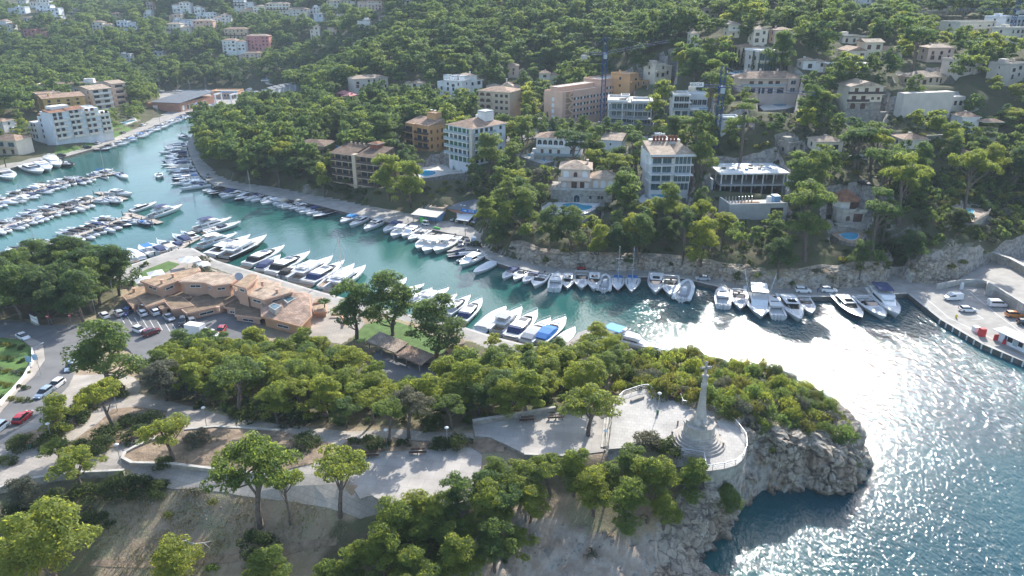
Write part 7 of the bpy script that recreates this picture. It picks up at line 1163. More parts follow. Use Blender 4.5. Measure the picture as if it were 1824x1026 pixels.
 for i,(u,v)in enumerate(((1690,244),(1702,243),(1712,241))):car('hatch',(u,v),(u+9,v),'c_silver','silver car on the road above the right hand pines, %s of three'%ORD[i],group='cars on the upper right road')
 a,b=W(345,597,2.7),W(365,600,2.7);t=thing('box_truck','white box truck in the club car park beside the pines','truck',(a+b)/2,math.atan2((b-a).y,(b-a).x));mb=MB();mb.box(-3.,1.3,-1.1,1.1,.7,3.1);mb.obj('cargo_box',M['c_white'],t);mb=MB();mb.add(*hump([(1.4,1.,.4,.95,2.2),(2.2,1.,.4,.9,2.1),(2.9,.95,.4,.85,1.2)]));mb.obj('cab',M['c_white'],t);mb=MB();mb.add(*hump([(2.05,.92,1.3,.86,2.0),(2.86,.88,1.22,.84,1.28)]));mb.obj('windscreen',M['screen'],t)
 for x in(-2,1.9):
  for y in(-.9,.9):mb=MB();mb.add(*loft([[(.4*math.cos(i*.6283),yy,.4*math.sin(i*.6283))for i in range(10)]for yy in(-.12,.12)],closed=True));mb.obj('wheel',M['tyre'],t,(x,y,.4))
 for nm,lb,px,c1,c2 in(('golf_buggy','white golf buggy with black seats on the quay by the jetty',((753,400),(764,402)),'c_white','c_black'),('beach_buggy','small red open buggy parked on the far quay',((1026,480),(1045,480)),'c_red','c_black')):
  a,b=W(*px[0],q),W(*px[1],q);t=thing(nm,lb,'buggy',(a+b)/2,math.atan2((b-a).y,(b-a).x));mb=MB();mb.box(-1.4,1.4,-.6,.6,.3,.75,0,.08);mb.obj('body',M[c1],t);mb=MB();mb.box(-.7,0,-.55,.55,.75,1.2);mb.obj('seat',M[c2],t);mb=MB();mb.box(-1.2,1.,-.6,.6,1.75,1.82);[mb.tube([(x,y,.7),(x,y,1.76)],.03,4)for x in(-1.1,.9)for y in(-.55,.55)];mb.obj('roof',M[c1 if nm[0]=='g' else c2],t)
  for x in(-.95,.95):
   for y in(-.6,.6):mb=MB();mb.add(*loft([[(.27*math.cos(i*.6283),yy,.27*math.sin(i*.6283))for i in range(10)]for yy in(-.09,.09)],closed=True));mb.obj('wheel',M['tyre'],t,(x,y,.27))
def furniture():
 mb=MB();mb.tube([(0,0,0),(0,0,3.75)],[.07,.05],8);mb.cyl((0,0),.16,.12,0,.25,8);pm=mb.mesh('pole');pm.materials.append(M['metal']);mb=MB();mb.lathe([(.03,3.68),(.2,3.7),(.36,3.82),(.36,3.9),(.2,4.02),(.02,4.06)],14);hm=mb.mesh('lamp_head');hm.materials.append(M['paint_white'])
 for u,v,z,lb in((797,797,9.32,'globe street lamp at the back edge of the lower plaza, right of the benches'),(690,801,9.32,'globe street lamp between the two lower plaza benches'),(1077,803,10.32,'globe street lamp at the steps between the plazas'),(1172,735,11.62,'globe street lamp on the monument platform'),(216,828,9.0,'globe street lamp at the tip of the planting island'),(94,789,8,'globe street lamp beside the round hedge at left'),(368,760,8.7,'globe street lamp on the upper path'),(251,685,6.2,'globe street lamp by the grey olive tree'),(210,735,7.4,'globe street lamp under the leaning roadside pine'),(487,830,9.1,'globe street lamp behind the tall leaning pines')):
  p=W(u,v,z);t=thing('street_lamp',lb,'street lamp',p,0,'globe lamps along the paths')
  for me in(pm,hm):o=D.objects.new(me.name.split('.')[0],me);COL.objects.link(o);o.parent=t
 for u,v,z,rz,lb in((73,668,4.9,1.2,'tall curved street light on the sidewalk by the garden'),(172,566,3.,2.6,'tall street light by the club car park entrance'),(254,583,2.7,-.6,'tall street light in the middle of the club car park'),(206,545,2.7,2.,'street light at the corner of the clubhouse')):
  p=W(u,v,z);t=thing('street_light',lb,'street light',p,rz);mb=MB();mb.tube([(0,0,0),(0,0,5.6),(.5,0,6.3),(1.9,0,6.5)],.06,6);mb.obj('pole',M['metal'],t);mb=MB();mb.box(1.7,2.3,-.14,.14,6.42,6.56);mb.obj('lamp_head',M['metal'],t)
 for i,(u,v,z,lb)in enumerate(((659,815,9.32,'left bench on the lower plaza'),(744,809,9.32,'right bench on the lower plaza'),(940,751,10.32,'left bench on the upper plaza'),(990,747,10.32,'right bench on the upper plaza'))):
  p=W(u,v,z);t=thing('bench','dark wooden slatted bench, the '+lb,'bench',p,R((9,6,8,6)[i]),'plaza benches')
  for k in range(3):mb=MB();mb.box(-1.45,1.45,-.32+.2*k,-.16+.2*k,.42,.48);mb.obj('seat_slat',M['bench_wood'],t)
  for k in range(2):mb=MB();mb.box(-1.15,1.15,.30+.03*k,.35+.03*k,.6+.2*k,.74+.2*k);mb.obj('back_slat',M['bench_wood'],t)
  for x in(-1.2,0,1.2):mb=MB();mb.box(x-.06,x+.06,-.28,.26,0,.419);mb.box(x-.04,x+.04,.355,.40,.35,.95);mb.obj('leg',M['metal'],t)
 for u,v,z,lb in((689,800,9.32,'dark green litter bin by the plaza lamp'),(1171,738,11.6,'dark litter bin by the platform lamp'),(55,800,8.,'green litter bin against the round hedge')):
  mb=MB();mb.lathe([(.2,0),(.26,.85),(.2,.9)],10);tag(mb.obj('litter_bin',M['shutter_green'],None,W(u,v,z)),lb,'litter bin')
 def sign(name,lb,u,v,z,w_,h,zz,m,rz,txt=None,rnd=False):
  t=thing(name,lb,'sign',W(u,v,z),rz);mb=MB();mb.tube([(0,0,0),(0,0,zz+h)],.05,5);mb.obj('post',M['metal'],t);mb=MB()
  if rnd:mb.add([(.42*math.cos(i*.5236),y,zz+.42+.42*math.sin(i*.5236))for y in(-.06,-.03)for i in range(12)],[tuple(range(12)),tuple(range(12,24))[::-1]]+[(i,(i+1)%12,12+(i+1)%12,12+i)for i in range(12)])
  else:mb.box(-w_/2,w_/2,-.08,-.05,zz,zz+h)
  mb.obj('panel',M[m],t)
  if rnd:mb=MB();mb.box(-.28,.28,-.075,-.062,zz+.34,zz+.5);mb.obj('white_bar',M['paint_white'],t)
  return t
 sign('no_entry_sign','red round no entry sign by the hedge at the road junction',88,579,3.2,0,.8,1.9,'cv_red',.1,rnd=True);sign('no_entry_sign','red round sign at the right end of the low hedge',127,576,3.2,0,.8,1.7,'cv_red',.1,rnd=True)
 sign('map_sign','pale blue map board on the sidewalk, left of two',54,652,4.4,1.5,1.4,1.,'sign_blue',-.2);sign('map_sign','pale blue map board on the sidewalk, right of two',66,650,4.4,1.3,1.4,1.2,'sign_blue',-.1)
 t=thing('notice_board','large white notice board with small dark roof by the road junction','notice board',W(63,577,3.3),R(-35))
 for nm,bx,m in(('panel',(-1.8,1.8,-.1,.1,.5,2.6),'paint_white'),('roof',(-2.1,2.1,-.5,.5,2.65,2.8),'rail_dark'),('base',(-1.9,1.9,-.25,.25,-.3,.5),'stone'),('blue_stripe',(-1.5,1.6,-.125,-.105,1.5,1.62),'cv_navy'),('logo_patch',(-1.2,-.6,-.125,-.105,2.,2.3),'cv_grey')):mb=MB();mb.box(*bx);mb.obj(nm,M[m],t)
 a,b=W(1776,606,q),W(1840,636,q);d=b-a;t=thing('ticket_kiosk','white quayside kiosk with slanted white roof and dark hatches','kiosk',a,math.atan2(d.y,d.x));w_=d.length
 for nm,bx,m in(('wall',(0,w_,0,2.6,0,2.5),'white_blue'),('roof',(-1,w_+.5,-1.,3,2.55,2.75),'paint_white'),('hatch',(w_*.26,w_*.4,-.04,.1,.9,2.2),'dark'),('hatch',(w_*.56,w_*.68,-.04,.1,.9,2.2),'dark'),('hatch',(w_*.74,w_*.94,-.04,.1,.9,2.2),'dark'),('window',(w_*.42,w_*.55,-.05,.1,.5,2.2),'rail_glass'),('blue_door',(w_*.18,w_*.24,-.04,.1,0,2.2),'cv_navy'),('red_awning',(w_*.4,w_*.96,-.5,-.055,2.2,2.35),'cv_red')):mb=MB();mb.box(*bx);mb.obj(nm,M[m],t)
 for nm,u,v,bx,m,lb,c_ in(('vending_box',1748,598,(-.7,.7,-.6,.6,0,1.9),'cv_red','red box standing on the pier edge','box'),('ice_box',1738,590,(-.8,.8,-.6,.6,0,1.2),'paint_white','white box beside the red box on the pier','box'),('fire_box',1788,613,(-.3,.3,-.3,.3,0,1.1),'cv_red','small red bin at the kiosk door','bin'),('life_ring_stand',1773,606,(-.5,.5,-.2,.2,0,1.5),'cv_red','red stand at the left end of the kiosk','stand'),('power_box',1712,515,(-.4,.4,-.3,.3,0,1.9),'paint_white','white electric cabinet at the ramp wall','cabinet'),('yellow_bollard',1703,566,(-.2,.2,-.2,.2,0,.9),'yellow','yellow bollard on the pier','bollard'),('hydrant',1675,511,(-.2,.2,-.2,.2,0,1.),'cv_red','red hydrant at the start of the ramp wall','hydrant')):
  mb=MB();mb.box(*bx,0,.04);mb.box(bx[0]+.1,bx[1]-.1,bx[2]+.1,bx[3]-.1,bx[5],bx[5]+.08);tag(mb.obj(nm,M[m],None,W(u,v,q)),lb,c_)
 P=W2([(1675,569),(1750,613),(1824,644),(1890,672)],q);k=0;mb=MB();mb.box(-.14,.14,-.12,.12,-1.6,-.12);fm=mb.mesh('fender');fm.materials.append(M['concrete_white'])
 for a,b in zip(P,P[1:]):
  L_=math.dist(a,b);n=int(L_/2.2);dx,dy=(b[0]-a[0])/L_,(b[1]-a[1])/L_
  for i in range(n):
   o=D.objects.new('fender',fm);COL.objects.link(o);s=L_*i/n;o.location=(a[0]+dx*s+dy*.13,a[1]+dy*s-dx*.13,q);o.rotation_euler.z=math.atan2(dy,dx);k+=1;tag(o,'pale vertical fender on the car park pier wall, %s from the bend'%(ORD[k-1]if k<31 else 'further than thirtieth'),'fender','fenders on the pier wall')
 mb=MB()
 for px in(((1640,523),(1690,566),(1760,600),(1824,630)),((1726,519),(1776,560),(1830,600)),((1708,540),(1752,568)),((1752,568),(1730,569)),((1738,526),(1760,525)),((1752,536),(1770,533)),((1800,575),(1815,572))):
  Q=W2(px,q)
  for a,b in zip(Q,Q[1:]):n=Vector((-(b[1]-a[1]),b[0]-a[0])).normalized()*.07;mb.add([(a[0]-n.x,a[1]-n.y,q+.008),(b[0]-n.x,b[1]-n.y,q+.008),(b[0]+n.x,b[1]+n.y,q+.008),(a[0]+n.x,a[1]+n.y,q+.008)],[(0,1,2,3)])
 tag(mb.obj('parking_markings',M['paint_white']),kind='structure');mb=MB()
 for i in range(11):
  a,b=W(213+i*13.5,561+i*2.4,2.7),W(222+i*13.5,576+i*2.4,2.7);n=Vector((-(b-a).y,(b-a).x,0)).normalized()*.06;mb.add([(*(a-n).xy,2.708),(*(b-n).xy,2.708),(*(b+n).xy,2.708),(*(a+n).xy,2.708)],[(0,1,2,3)])
 tag(mb.obj('parking_markings',M['paint_white']),kind='structure')
 mb=MB();Q=W2([(1690,512),(1712,509),(1757,512),(1757,523),(1824,566),(1900,612),(1960,560),(1960,480),(1830,482),(1772,462),(1745,478),(1722,489)],1.3);mb.prism(Q,1.,[1.35,1.8,2.8,3.2,4.6,4.8,5,5,4.2,2.6,2,1.5]);tag(mb.obj('ramp_road',M['quay']),kind='structure')
 for nm,pts,w_ in(('quay_edge',coastB[26:46],.9),('quay_edge',coastA[4:20],.9)):
  P=W2(pts,q);mb=MB()
  for a,b in zip(P,P[1:]):
   d=Vector((b[0]-a[0],b[1]-a[1])).normalized();n=Vector((-d.y,d.x))*(w_ if pts[0]in coastB else-w_);mb.add([(*a,q+.006),(*b,q+.006),(b[0]+n.x,b[1]+n.y,q+.006),(a[0]+n.x,a[1]+n.y,q+.006)],[(0,1,2,3)])
  tag(mb.obj(nm,M['quay_edge']),kind='structure')
 p=[W(u,v,z)for u,v,z in((316,961,5.0),(330,958,5.3),(345,964,5.1),(362,962,5.2),(376,958,5.3))];mb=MB();mb.tube([x-p[0]for x in p],[.1,.16,.18,.14,.05],6);mb.tube([p[3]-p[0],W(372,970,5.2)-p[0]],[.1,.03],5);mb.tube([p[2]-p[0],W(350,955,5.6)-p[0]],[.09,.03],5);g=gz(p[0].x,p[0].y);tag(mb.obj('fallen_trunk',M['driftwood'],None,(p[0].x,p[0].y,g+.25)),'bleached fallen tree trunk on the dry slope','tree trunk')
 rnd=random.Random(4);mb=MB()
 for i in range(200):
  u,v=(rnd.gauss(345,30),rnd.gauss(912,22))if i<110 else(rnd.gauss(960,60),rnd.gauss(985,25))if i<190 else(rnd.gauss(1180,40),rnd.gauss(690,12));a=PG(u,v);r=rnd.uniform(.06,.24);k=len(mb.v);vs=[(a.x+r*math.cos(j*1.26+i)*rnd.uniform(.7,1.2),a.y+r*math.sin(j*1.26+i)*rnd.uniform(.7,1.2),a.z-.08)for j in range(5)];vs+=[(x*.6+a.x*.4,y*.6+a.y*.4,a.z+r*rnd.uniform(.4,.8))for x,y,z in vs];mb.add(vs,[(j,(j+1)%5,5+(j+1)%5,5+j)for j in range(5)]+[(5,6,7,8,9)])
 tag(mb.obj('loose_stones',M['rock']),kind='stuff')
def dry_grass():
 r=np.random.RandomState(12);V,F=[],[]
 for poly,n in(([(170,890),(300,872),(460,890),(610,912),(620,960),(480,1030),(170,1030)],2600),([(235,812),(330,775),(500,775),(600,806),(560,836),(400,836),(250,826)],900),([(1110,650),(1250,650),(1330,690),(1290,715),(1200,690),(1120,690)],700),([(600,808),(846,785),(897,795),(720,800)],250)):
  P=[(p.x,p.y)for p in(PG(*q_)for q_ in poly)];xs,ys=[p[0]for p in P],[p[1]for p in P];X,Y=r.uniform(min(xs),max(xs),n*2),r.uniform(min(ys),max(ys),n*2);k=np.nonzero(inpoly(X,Y,P)&(np.sin(X*.7+2*np.sin(Y*.33))+r.normal(0,.5,n*2)>-.1))[0][:n];Z=ground(X,Y)+(.2 if len(poly)!=6 else .05)
  for j in k:
   h=r.uniform(.14,.42)
   for b in range(4):a=r.uniform(0,6.28);l=r.uniform(.1,.3);i=len(V);V+=[(X[j]-.05*math.sin(a),Y[j]+.05*math.cos(a),Z[j]-.22),(X[j]+.05*math.sin(a),Y[j]-.05*math.cos(a),Z[j]-.22),(X[j]+l*math.cos(a),Y[j]+l*math.sin(a),Z[j]+h-.1)];F.append((i,i+1,i+2))
 tag(link('dry_grass',fastmesh('dry_grass',V,F,M['straw'])),kind='stuff')
def person(lb,u,v,z,shirt,rz=0.,world=None):
 me=D.meshes.new('person');V=[(0,0,.92),(0,0,1.2),(0,0,1.42),(0,.0,1.52),(0,.02,1.66),(.1,0,.86),(.11,.03,.48),(.11,0,.06),(.11,.12,.03),(-.1,0,.86),(-.12,-.05,.48),(-.12,-.12,.06),(-.12,0,.03),(.2,0,1.4),(.25,.02,1.12),(.24,.1,.88),(-.2,0,1.4),(-.25,-.03,1.12),(-.24,.04,.88)]
 E=[(0,1),(1,2),(2,3),(3,4),(0,5),(5,6),(6,7),(7,8),(0,9),(9,10),(10,11),(11,12),(2,13),(13,14),(14,15),(2,16),(16,17),(17,18)];me.from_pydata(V,E,[])
 o=D.objects.new('person',me);COL.objects.link(o);md=o.modifiers.new('skin','SKIN');sb=o.modifiers.new('sub','SUBSURF');sb.levels=sb.render_levels=1
 me.skin_vertices or me.attributes;bm=bmesh.new();bm.from_mesh(me);ly=bm.verts.layers.skin.verify();bm.verts.ensure_lookup_table()
 for i,r in enumerate((.15,.15,.15,.06,.105,.09,.065,.045,.04,.09,.065,.045,.04,.06,.045,.035,.06,.045,.035)):bm.verts[i][ly].radius=(r,r);bm.verts[i][ly].use_root=i==0
 bm.to_mesh(me);bm.free();dg=bpy.context.evaluated_depsgraph_get();m2=D.meshes.new_from_object(o.evaluated_get(dg));o.modifiers.clear();o.data=m2;m2.materials.clear();[m2.materials.append(M[k])for k in('skin',shirt,'c_blue','motor')]
 for p in m2.polygons:zc=p.center.z;p.material_index=3 if zc>1.7 or zc<.08 else 0 if zc>1.5 or(abs(p.center.x)>.2 and zc<1.2)else 1 if zc>.9 else 2;p.use_smooth=True
 o.location=W(u,v,z);o.rotation_euler.z=rz;return tag(o,lb,'person')
def people():
 for a in(('person in a red top and dark trousers standing on the club lawn',704,571,2.15,'cv_red',.5),('person in dark clothes walking on the quay by the rental hut',727,396,q,'c_black',2.),('person in a black top at the quay bend',856,439,q,'c_black',1.),('person with light hair beside the black top on the quay',858,442,q,'cv_beige',2.6),('person in a blue shirt on the far quay between two white cars',1456,521,q,'c_blue',0.)):person(*a)
def cranes():
 def crane(lb,base,top,jibL,jibR,z0,sign_=None):
  """base and top pixels of the mast at ground height z0; jib tips as pixels at the jib height"""
  b=W(*base,z0);d=ray(*top);t_=b.y/d[1];H_=CZ+d[2]*t_-z0;t=thing('tower_crane',lb,'crane',b)
  def truss(p0,p1,w_,step,r):
   mb=MB();p0,p1=Vector(p0),Vector(p1);d=(p1-p0);n=max(2,int(d.length/step));dr=d.normalized();up=Vector((0,1,0))if abs(dr.z)>.8 else Vector((0,0,1));s=dr.cross(up).normalized()*w_/2;u=s.cross(dr).normalized()*w_/2;cs=[s+u,s-u,-s-u,-s+u]
   for c in cs:mb.tube([p0+c,p1+c],r,4)
   for i in range(n):
    a,e=p0+d*i/n,p0+d*(i+1)/n
    for k in range(4):mb.tube([a+cs[k],e+cs[(k+1)%4]],r*.6,3,cap=False)
   return mb
  truss((0,0,0),(0,0,H_),1.7,2.,.13).obj('mast',M['crane_blue'],t);mb=MB();mb.box(-1.6,1.6,-1.6,1.6,-1,.5);mb.obj('base',M['concrete'],t)
  zj=H_-7;mb=MB();mb.box(-1.2,1.2,-1.2,1.2,zj-1.2,zj);mb.obj('slewing_ring',M['crane_blue'],t);a=Vector((0,0,zj));jr=Vector(jibR);jl=Vector(jibL)
  truss(a,a+jr,1.,2.,.04).obj('jib',M['crane_blue'],t);truss(a,a+jl,1.,2.,.05).obj('counter_jib',M['crane_blue'],t)
  mb=MB();mb.tube([(0,0,H_),a+jr*.7],.035,4);mb.tube([(0,0,H_),a+jl*.95],.035,4);mb.obj('tie_cables',M['cv_grey'],t);c=a+jl*.93;mb=MB();mb.box(-1.3,1.3,-.7,.7,-2.1,-.3);o=mb.obj('counterweight',M['stone_light'],t,c);o.rotation_euler.z=math.atan2(jl.y,jl.x);mb=MB();mb.box(-.8,.8,-2.1,-.6,zj-2.4,zj-.4);mb.obj('cab',M['rail_glass'],t)
  if sign_:mb=MB();mb.box(-2.6,2.6,-1.,-.9,-.3,1.3);o=mb.obj('sign_panel',M['paint_white'],t,a+jl*.82+Vector((0,-.1,0)));text('sign_lettering',sign_,1.35,'motor',o,(-.3,-1.02,.5),(R(90),0,0))
  FOOT.append([(b.x+3*x,b.y+3*y)for x,y in((-1,-1),(1,-1),(1,1),(-1,1))])
 crane('tall blue tower crane between the salmon building and the unfinished villa',(1072,219),(1078,66),(-11,-7,0),(35,30,3.4),20.6)
 crane('blue tower crane with white sign, standing behind the concrete shell',(1271,296),(1287,118),(-11.5,1,0),(29,-14,-1),17,'NEXCIA')
 crane('blue tower crane at the top right corner by the white house',(1803,50),(1813,-8),(6,4,0),(-30,6,0),60)
for k,c,r in(('stone_mon',(.47,.425,.375),.85),('bench_wood',(.10,.055,.035),.6),('sign_blue',(.30,.45,.60),.5),('yellow',(.75,.55,.05),.5),('driftwood',(.42,.39,.35),.9),('skin',(.55,.34,.25),.6),('straw',(.34,.29,.15),.9)):setmat(k,c,r,var=.16 if k=='stone_mon' else .08,vs=1.2,bump=.25 if k=='stone_mon' else 0,bs=4)
left_bank();centre();hill();far_houses();pools();marina()
build_ground_all()
club();carport();watersports();monument();walls_low();cars();furniture();people();cranes();dry_grass()
# ================================================================ VEGETATION
def leafmat(name,c,tr,r=.5):
 m=D.materials.new(name);n,N,L=nodes(m);o=N.new('ShaderNodeOutputMaterial');g=N.new('ShaderNodeNewGeometry');oi=N.new('ShaderNodeObjectInfo')
 t=N.new('ShaderNodeTexNoise');t.inputs['Scale'].default_value=.7;t.inputs['Detail'].default_value=3;L.new(g.outputs['Position'],t.inputs[0])
 a=N.new('ShaderNodeMath');a.operation='MULTIPLY_ADD';a.inputs[1].default_value=.5;L.new(oi.outputs['Random'],a.inputs[0]);L.new(t.outputs['Fac'],a.inputs[2])
 rg=N.new('ShaderNodeMapRange');rg.inputs[1].default_value=.35;rg.inputs[2].default_value=1.05;L.new(a.outputs[0],rg.inputs[0])
 def mx(c):
  x=N.new('ShaderNodeMix');x.data_type='RGBA';L.new(rg.outputs[0],x.inputs[0]);x.inputs[6].default_value=(c[0]*.62,c[1]*.74,c[2]*.9,1);x.inputs[7].default_value=(c[0]*1.25,c[1]*1.1,c[2],1);return x.outputs[2]
 d=N.new('ShaderNodeBsdfPrincipled');d.inputs['Roughness'].default_value=.6;d.inputs['Specular IOR Level'].default_value=.25;L.new(mx(c),d.inputs['Base Color']);T=N.new('ShaderNodeBsdfTranslucent');L.new(mx(tr),T.inputs[0]);s=N.new('ShaderNodeMixShader');s.inputs[0].default_value=r;L.new(d.outputs[0],s.inputs[1]);L.new(T.outputs[0],s.inputs[2]);L.new(s.outputs[0],o.inputs[0]);M[name]=m
leafmat('pine',(.12,.168,.036),(.50,.58,.08));leafmat('pine_mid',(.078,.13,.04),(.30,.42,.085));leafmat('pine_dark',(.058,.102,.038),(.20,.31,.075));leafmat('olive',(.13,.145,.10),(.19,.20,.12));leafmat('shrub',(.05,.082,.022),(.12,.17,.03));leafmat('scrub',(.12,.14,.032),(.32,.33,.05));leafmat('rust',(.15,.07,.04),(.22,.10,.05));leafmat('hedge_green',(.07,.14,.025),(.17,.26,.04));leafmat('dry',(.16,.13,.10),(.16,.12,.09),.3)
setmat('bark',(.17,.135,.11),.95,var=.25,vs=3.,bump=.5,bs=6)
rs=np.random.RandomState(5)
def leaves(cl,per,l,up=.5,core=.62):
 """cl: clumps (x, y, z, rx, rz); many leaf sprays spread over each clump, plus a small closed heart so it is not see-through"""
 V,F=[],[]
 for x,y,z,rx,rz in cl:
  d=rs.normal(size=(per,3));d[:,2]=np.abs(d[:,2])*.9-.25;d/=np.linalg.norm(d,axis=1)[:,None];rad=rs.uniform(.62,1.06,(per,1));P=np.array([x,y,z])+d*rad*np.array([rx,rx,rz])
  n=d+rs.normal(scale=.55,size=(per,3));n[:,2]+=up;n/=np.linalg.norm(n,axis=1)[:,None];a=np.cross(n,rs.normal(size=(per,3)));a/=np.linalg.norm(a,axis=1)[:,None]+1e-9;b=np.cross(n,a);s=l*rs.uniform(.6,1.25,(per,1));tip=P+n*s*.25
  k=sum(len(v)for v in V);V.append(np.stack([P-a*s,P-b*s*.5,tip+a*s*1.2,P+b*s*.5],1).reshape(-1,3));F.append(k+np.arange(per*4).reshape(-1,4))
  k+=per*4;q6=np.array([(1,0,0),(0,1,0),(-1,0,0),(0,-1,0),(0,0,.9),(0,0,-.6)])*core*np.array([rx,rx,rz])+(x,y,z);V.append(q6);F.append(k+np.array([(0,1,4,4),(1,2,4,4),(2,3,4,4),(3,0,4,4),(1,0,5,5),(2,1,5,5),(3,2,5,5),(0,3,5,5)]))
 return np.concatenate(V),np.concatenate(F)
def clumps(kind,n):
 C_=[];N_={'umb':6,'rnd':7,'tall':5}.get(kind,0);lob=[]
 for i in range(N_):
  a=i*2.4+rs.uniform(-.5,.5);f=(i+.5)/N_
  if kind=='umb':r=rs.uniform(1.0,2.7)if i else .4;lob.append((r*math.cos(a),r*math.sin(a),8.1-.75*r+rs.uniform(-.9,.5),rs.uniform(1.2,2.),.38))
  elif kind=='tall':r=rs.uniform(.6,2.1)if i else .2;lob.append((r*math.cos(a),r*math.sin(a),12.2-1.2*r-2.4*f+rs.uniform(-.6,.4),rs.uniform(1.3,2.),.6))
  else:r=2.0*math.sqrt(1-f)*rs.uniform(.6,1.15);lob.append((r*math.cos(a),r*math.sin(a),2.7+5.2*f+rs.uniform(-.5,.5),rs.uniform(1.5,2.1)*(1.1-.35*f),.85))
 for i in range(n):
  a=rs.uniform(0,6.283);s=math.sqrt((i+.5)/n)
  if N_:
   x,y,z,R_,fl=lob[i%N_];d=rs.normal(size=3);d[2]=abs(d[2])-.35;d/=np.linalg.norm(d);k=rs.uniform(.55,1.);q_=rs.uniform(.62,1.05)*(.9 if kind!='rnd' else 1);C_.append((x+d[0]*R_*k,y+d[1]*R_*k,z+d[2]*R_*k*fl,q_,q_*rs.uniform(.6,.85)))
  elif kind=='bush':r=1.15*s;C_.append((r*math.cos(a),r*math.sin(a),.85-.5*s*s+rs.normal(0,.12),rs.uniform(.42,.62),rs.uniform(.36,.5)))
  elif kind=='cyp':z=.6+7*(i+.5)/n;r=.85*(1-(z/8.6)**2.2);C_.append((r*.35*math.cos(a),r*.35*math.sin(a),z,max(.25,r*.8),.7))
 return C_
def trunkm(kind,cl,v):
 mb=MB();ln=(rs.uniform(-1.2,1.2),rs.uniform(-.6,.6));H_={'umb':6.4,'tall':10.6,'rnd':5.,'cyp':1.}[kind];pts=[(0,0,-1.2)]+[(ln[0]*math.sin(t*1.57)*t+.12*math.sin(5*t+v),ln[1]*t,H_*t)for t in(0,.25,.5,.75,1)];f={'umb':.27,'tall':.27,'rnd':.24,'cyp':.16}[kind];off=pts[-1]
 mb.tube(pts,[f*1.35,f*1.15,f,f*.85,f*.7,f*.45],7)
 if kind!='cyp':
  for c in cl[::max(1,len(cl)//9)]:
   k=rs.randint(3,6)if kind!='rnd' else rs.randint(2,5);p=Vector(pts[k]);e=Vector(c[:3]);m=p.lerp(e,.5)+Vector((rs.normal(0,.25),rs.normal(0,.25),-.35));mb.tube([p,m,e],[f*.42,f*.26,f*.1],5,cap=False)
 return mb,off
PROTO={}
def protos():
 for kind,nc,per,l,nv in(('umb',48,150,.155,5),('rnd',63,140,.16,5),('tall',40,140,.16,3),('bush',15,110,.10,4),('cyp',14,50,.2,1)):
  for v in range(nv):
   cl=clumps(kind,nc);tm=None
   if kind!='bush':
    tb,off=trunkm(kind,cl,v);tm=tb.mesh('trunk');tm.materials.append(M['bark'])
    if kind in('umb','tall'):cl=[(x+off[0]*.5,y+off[1]*.5,z,a,b)for x,y,z,a,b in cl]
   V,F=leaves(cl,per,l,core=.85 if kind=='bush' else .68);fl=leaves([(x,y,z,a*1.1,b*1.1)for x,y,z,a,b in cl[::2]],max(24,per//4),l*2.5,core=.8)
   PROTO[(kind,v)]=(V,F,fl,tm)
 mb=MB()
 for k in range(26):
  a=k*2.4;up=.2+.9*((k%5)/5);P=[Vector((math.cos(a)*r,math.sin(a)*r,5.2+up*r*(1.25-.42*r)))for r in(0,.7,1.4,2.1,2.6)];s=Vector((-math.sin(a),math.cos(a),0))
  for i in range(4):w0,w1=(.1,.34,.38,.26,.02)[i],(.1,.34,.38,.26,.02)[i+1];mb.add([P[i]-s*w0-Vector((0,0,w0*.5)),P[i],P[i+1],P[i+1]-s*w1-Vector((0,0,w1*.5))],[(0,1,2,3)]);mb.add([P[i]+s*w0-Vector((0,0,w0*.5)),P[i],P[i+1],P[i+1]+s*w1-Vector((0,0,w1*.5))],[(0,3,2,1)])
 tb=MB();tb.tube([(0,0,-1),(.1,0,2),(0,0,5.3)],[.3,.22,.2],7);tm=tb.mesh('trunk');tm.materials.append(M['bark']);PROTO[('palm',0)]=(mb,None,None,tm)
_pm={}
def crown(kind,v,m,far):
 k=(kind,v,m,far)
 if k not in _pm:
  P=PROTO[(kind,v)]
  if kind=='palm':me=P[0].mesh('crown');me.materials.append(M[m])
  else:V,F=(P[0],P[1])if not far else P[2];me=fastmesh('crown' if kind!='bush' else 'shrub',V,F,M[m])
  _pm[k]=me
 return _pm[k]
HT={'umb':(8.6,6.7),'rnd':(8.6,6.6),'tall':(12.6,6.1),'bush':(1.5,3.1),'cyp':(8.2,1.9),'palm':(6.4,5.)};CC={'umb':.78,'rnd':.58,'tall':.86,'bush':.5,'cyp':.55,'palm':.85}
NV={'umb':5,'rnd':5,'tall':3,'bush':4,'cyp':1,'palm':1}
PL=[]
def add_plant(kind,x,y,w_,h,m,lb=None,z=None):
 z=gz(x,y)if z is None else z;u,v,dp=proj(x,y,z+CC[kind]*h);PL.append((kind,x,y,z,w_,h,m,u,v,w_*FP/dp,lb))
def at_px(kind,u,v,wpx,m,hf=1.,lb=None):
 """a plant whose crown is seen at this pixel with this width"""
 d=ray(u,v);t=np.arange(62,900,.5)/d[1];X,Y,Z=d[0]*t,d[1]*t,CZ+d[2]*t;w_=wpx*t*(_cp*d[1]-_sp*d[2])/FP;h=np.clip(w_,0,13)/HT[kind][1]*HT[kind][0]*hf;g=ground(X,Y);ok=np.nonzero((Z<=g+CC[kind]*h)&(g>.8))[0]
 if len(ok):k=ok[0];add_plant(kind,X[k],Y[k],min(w_[k],14),h[k],m,lb)
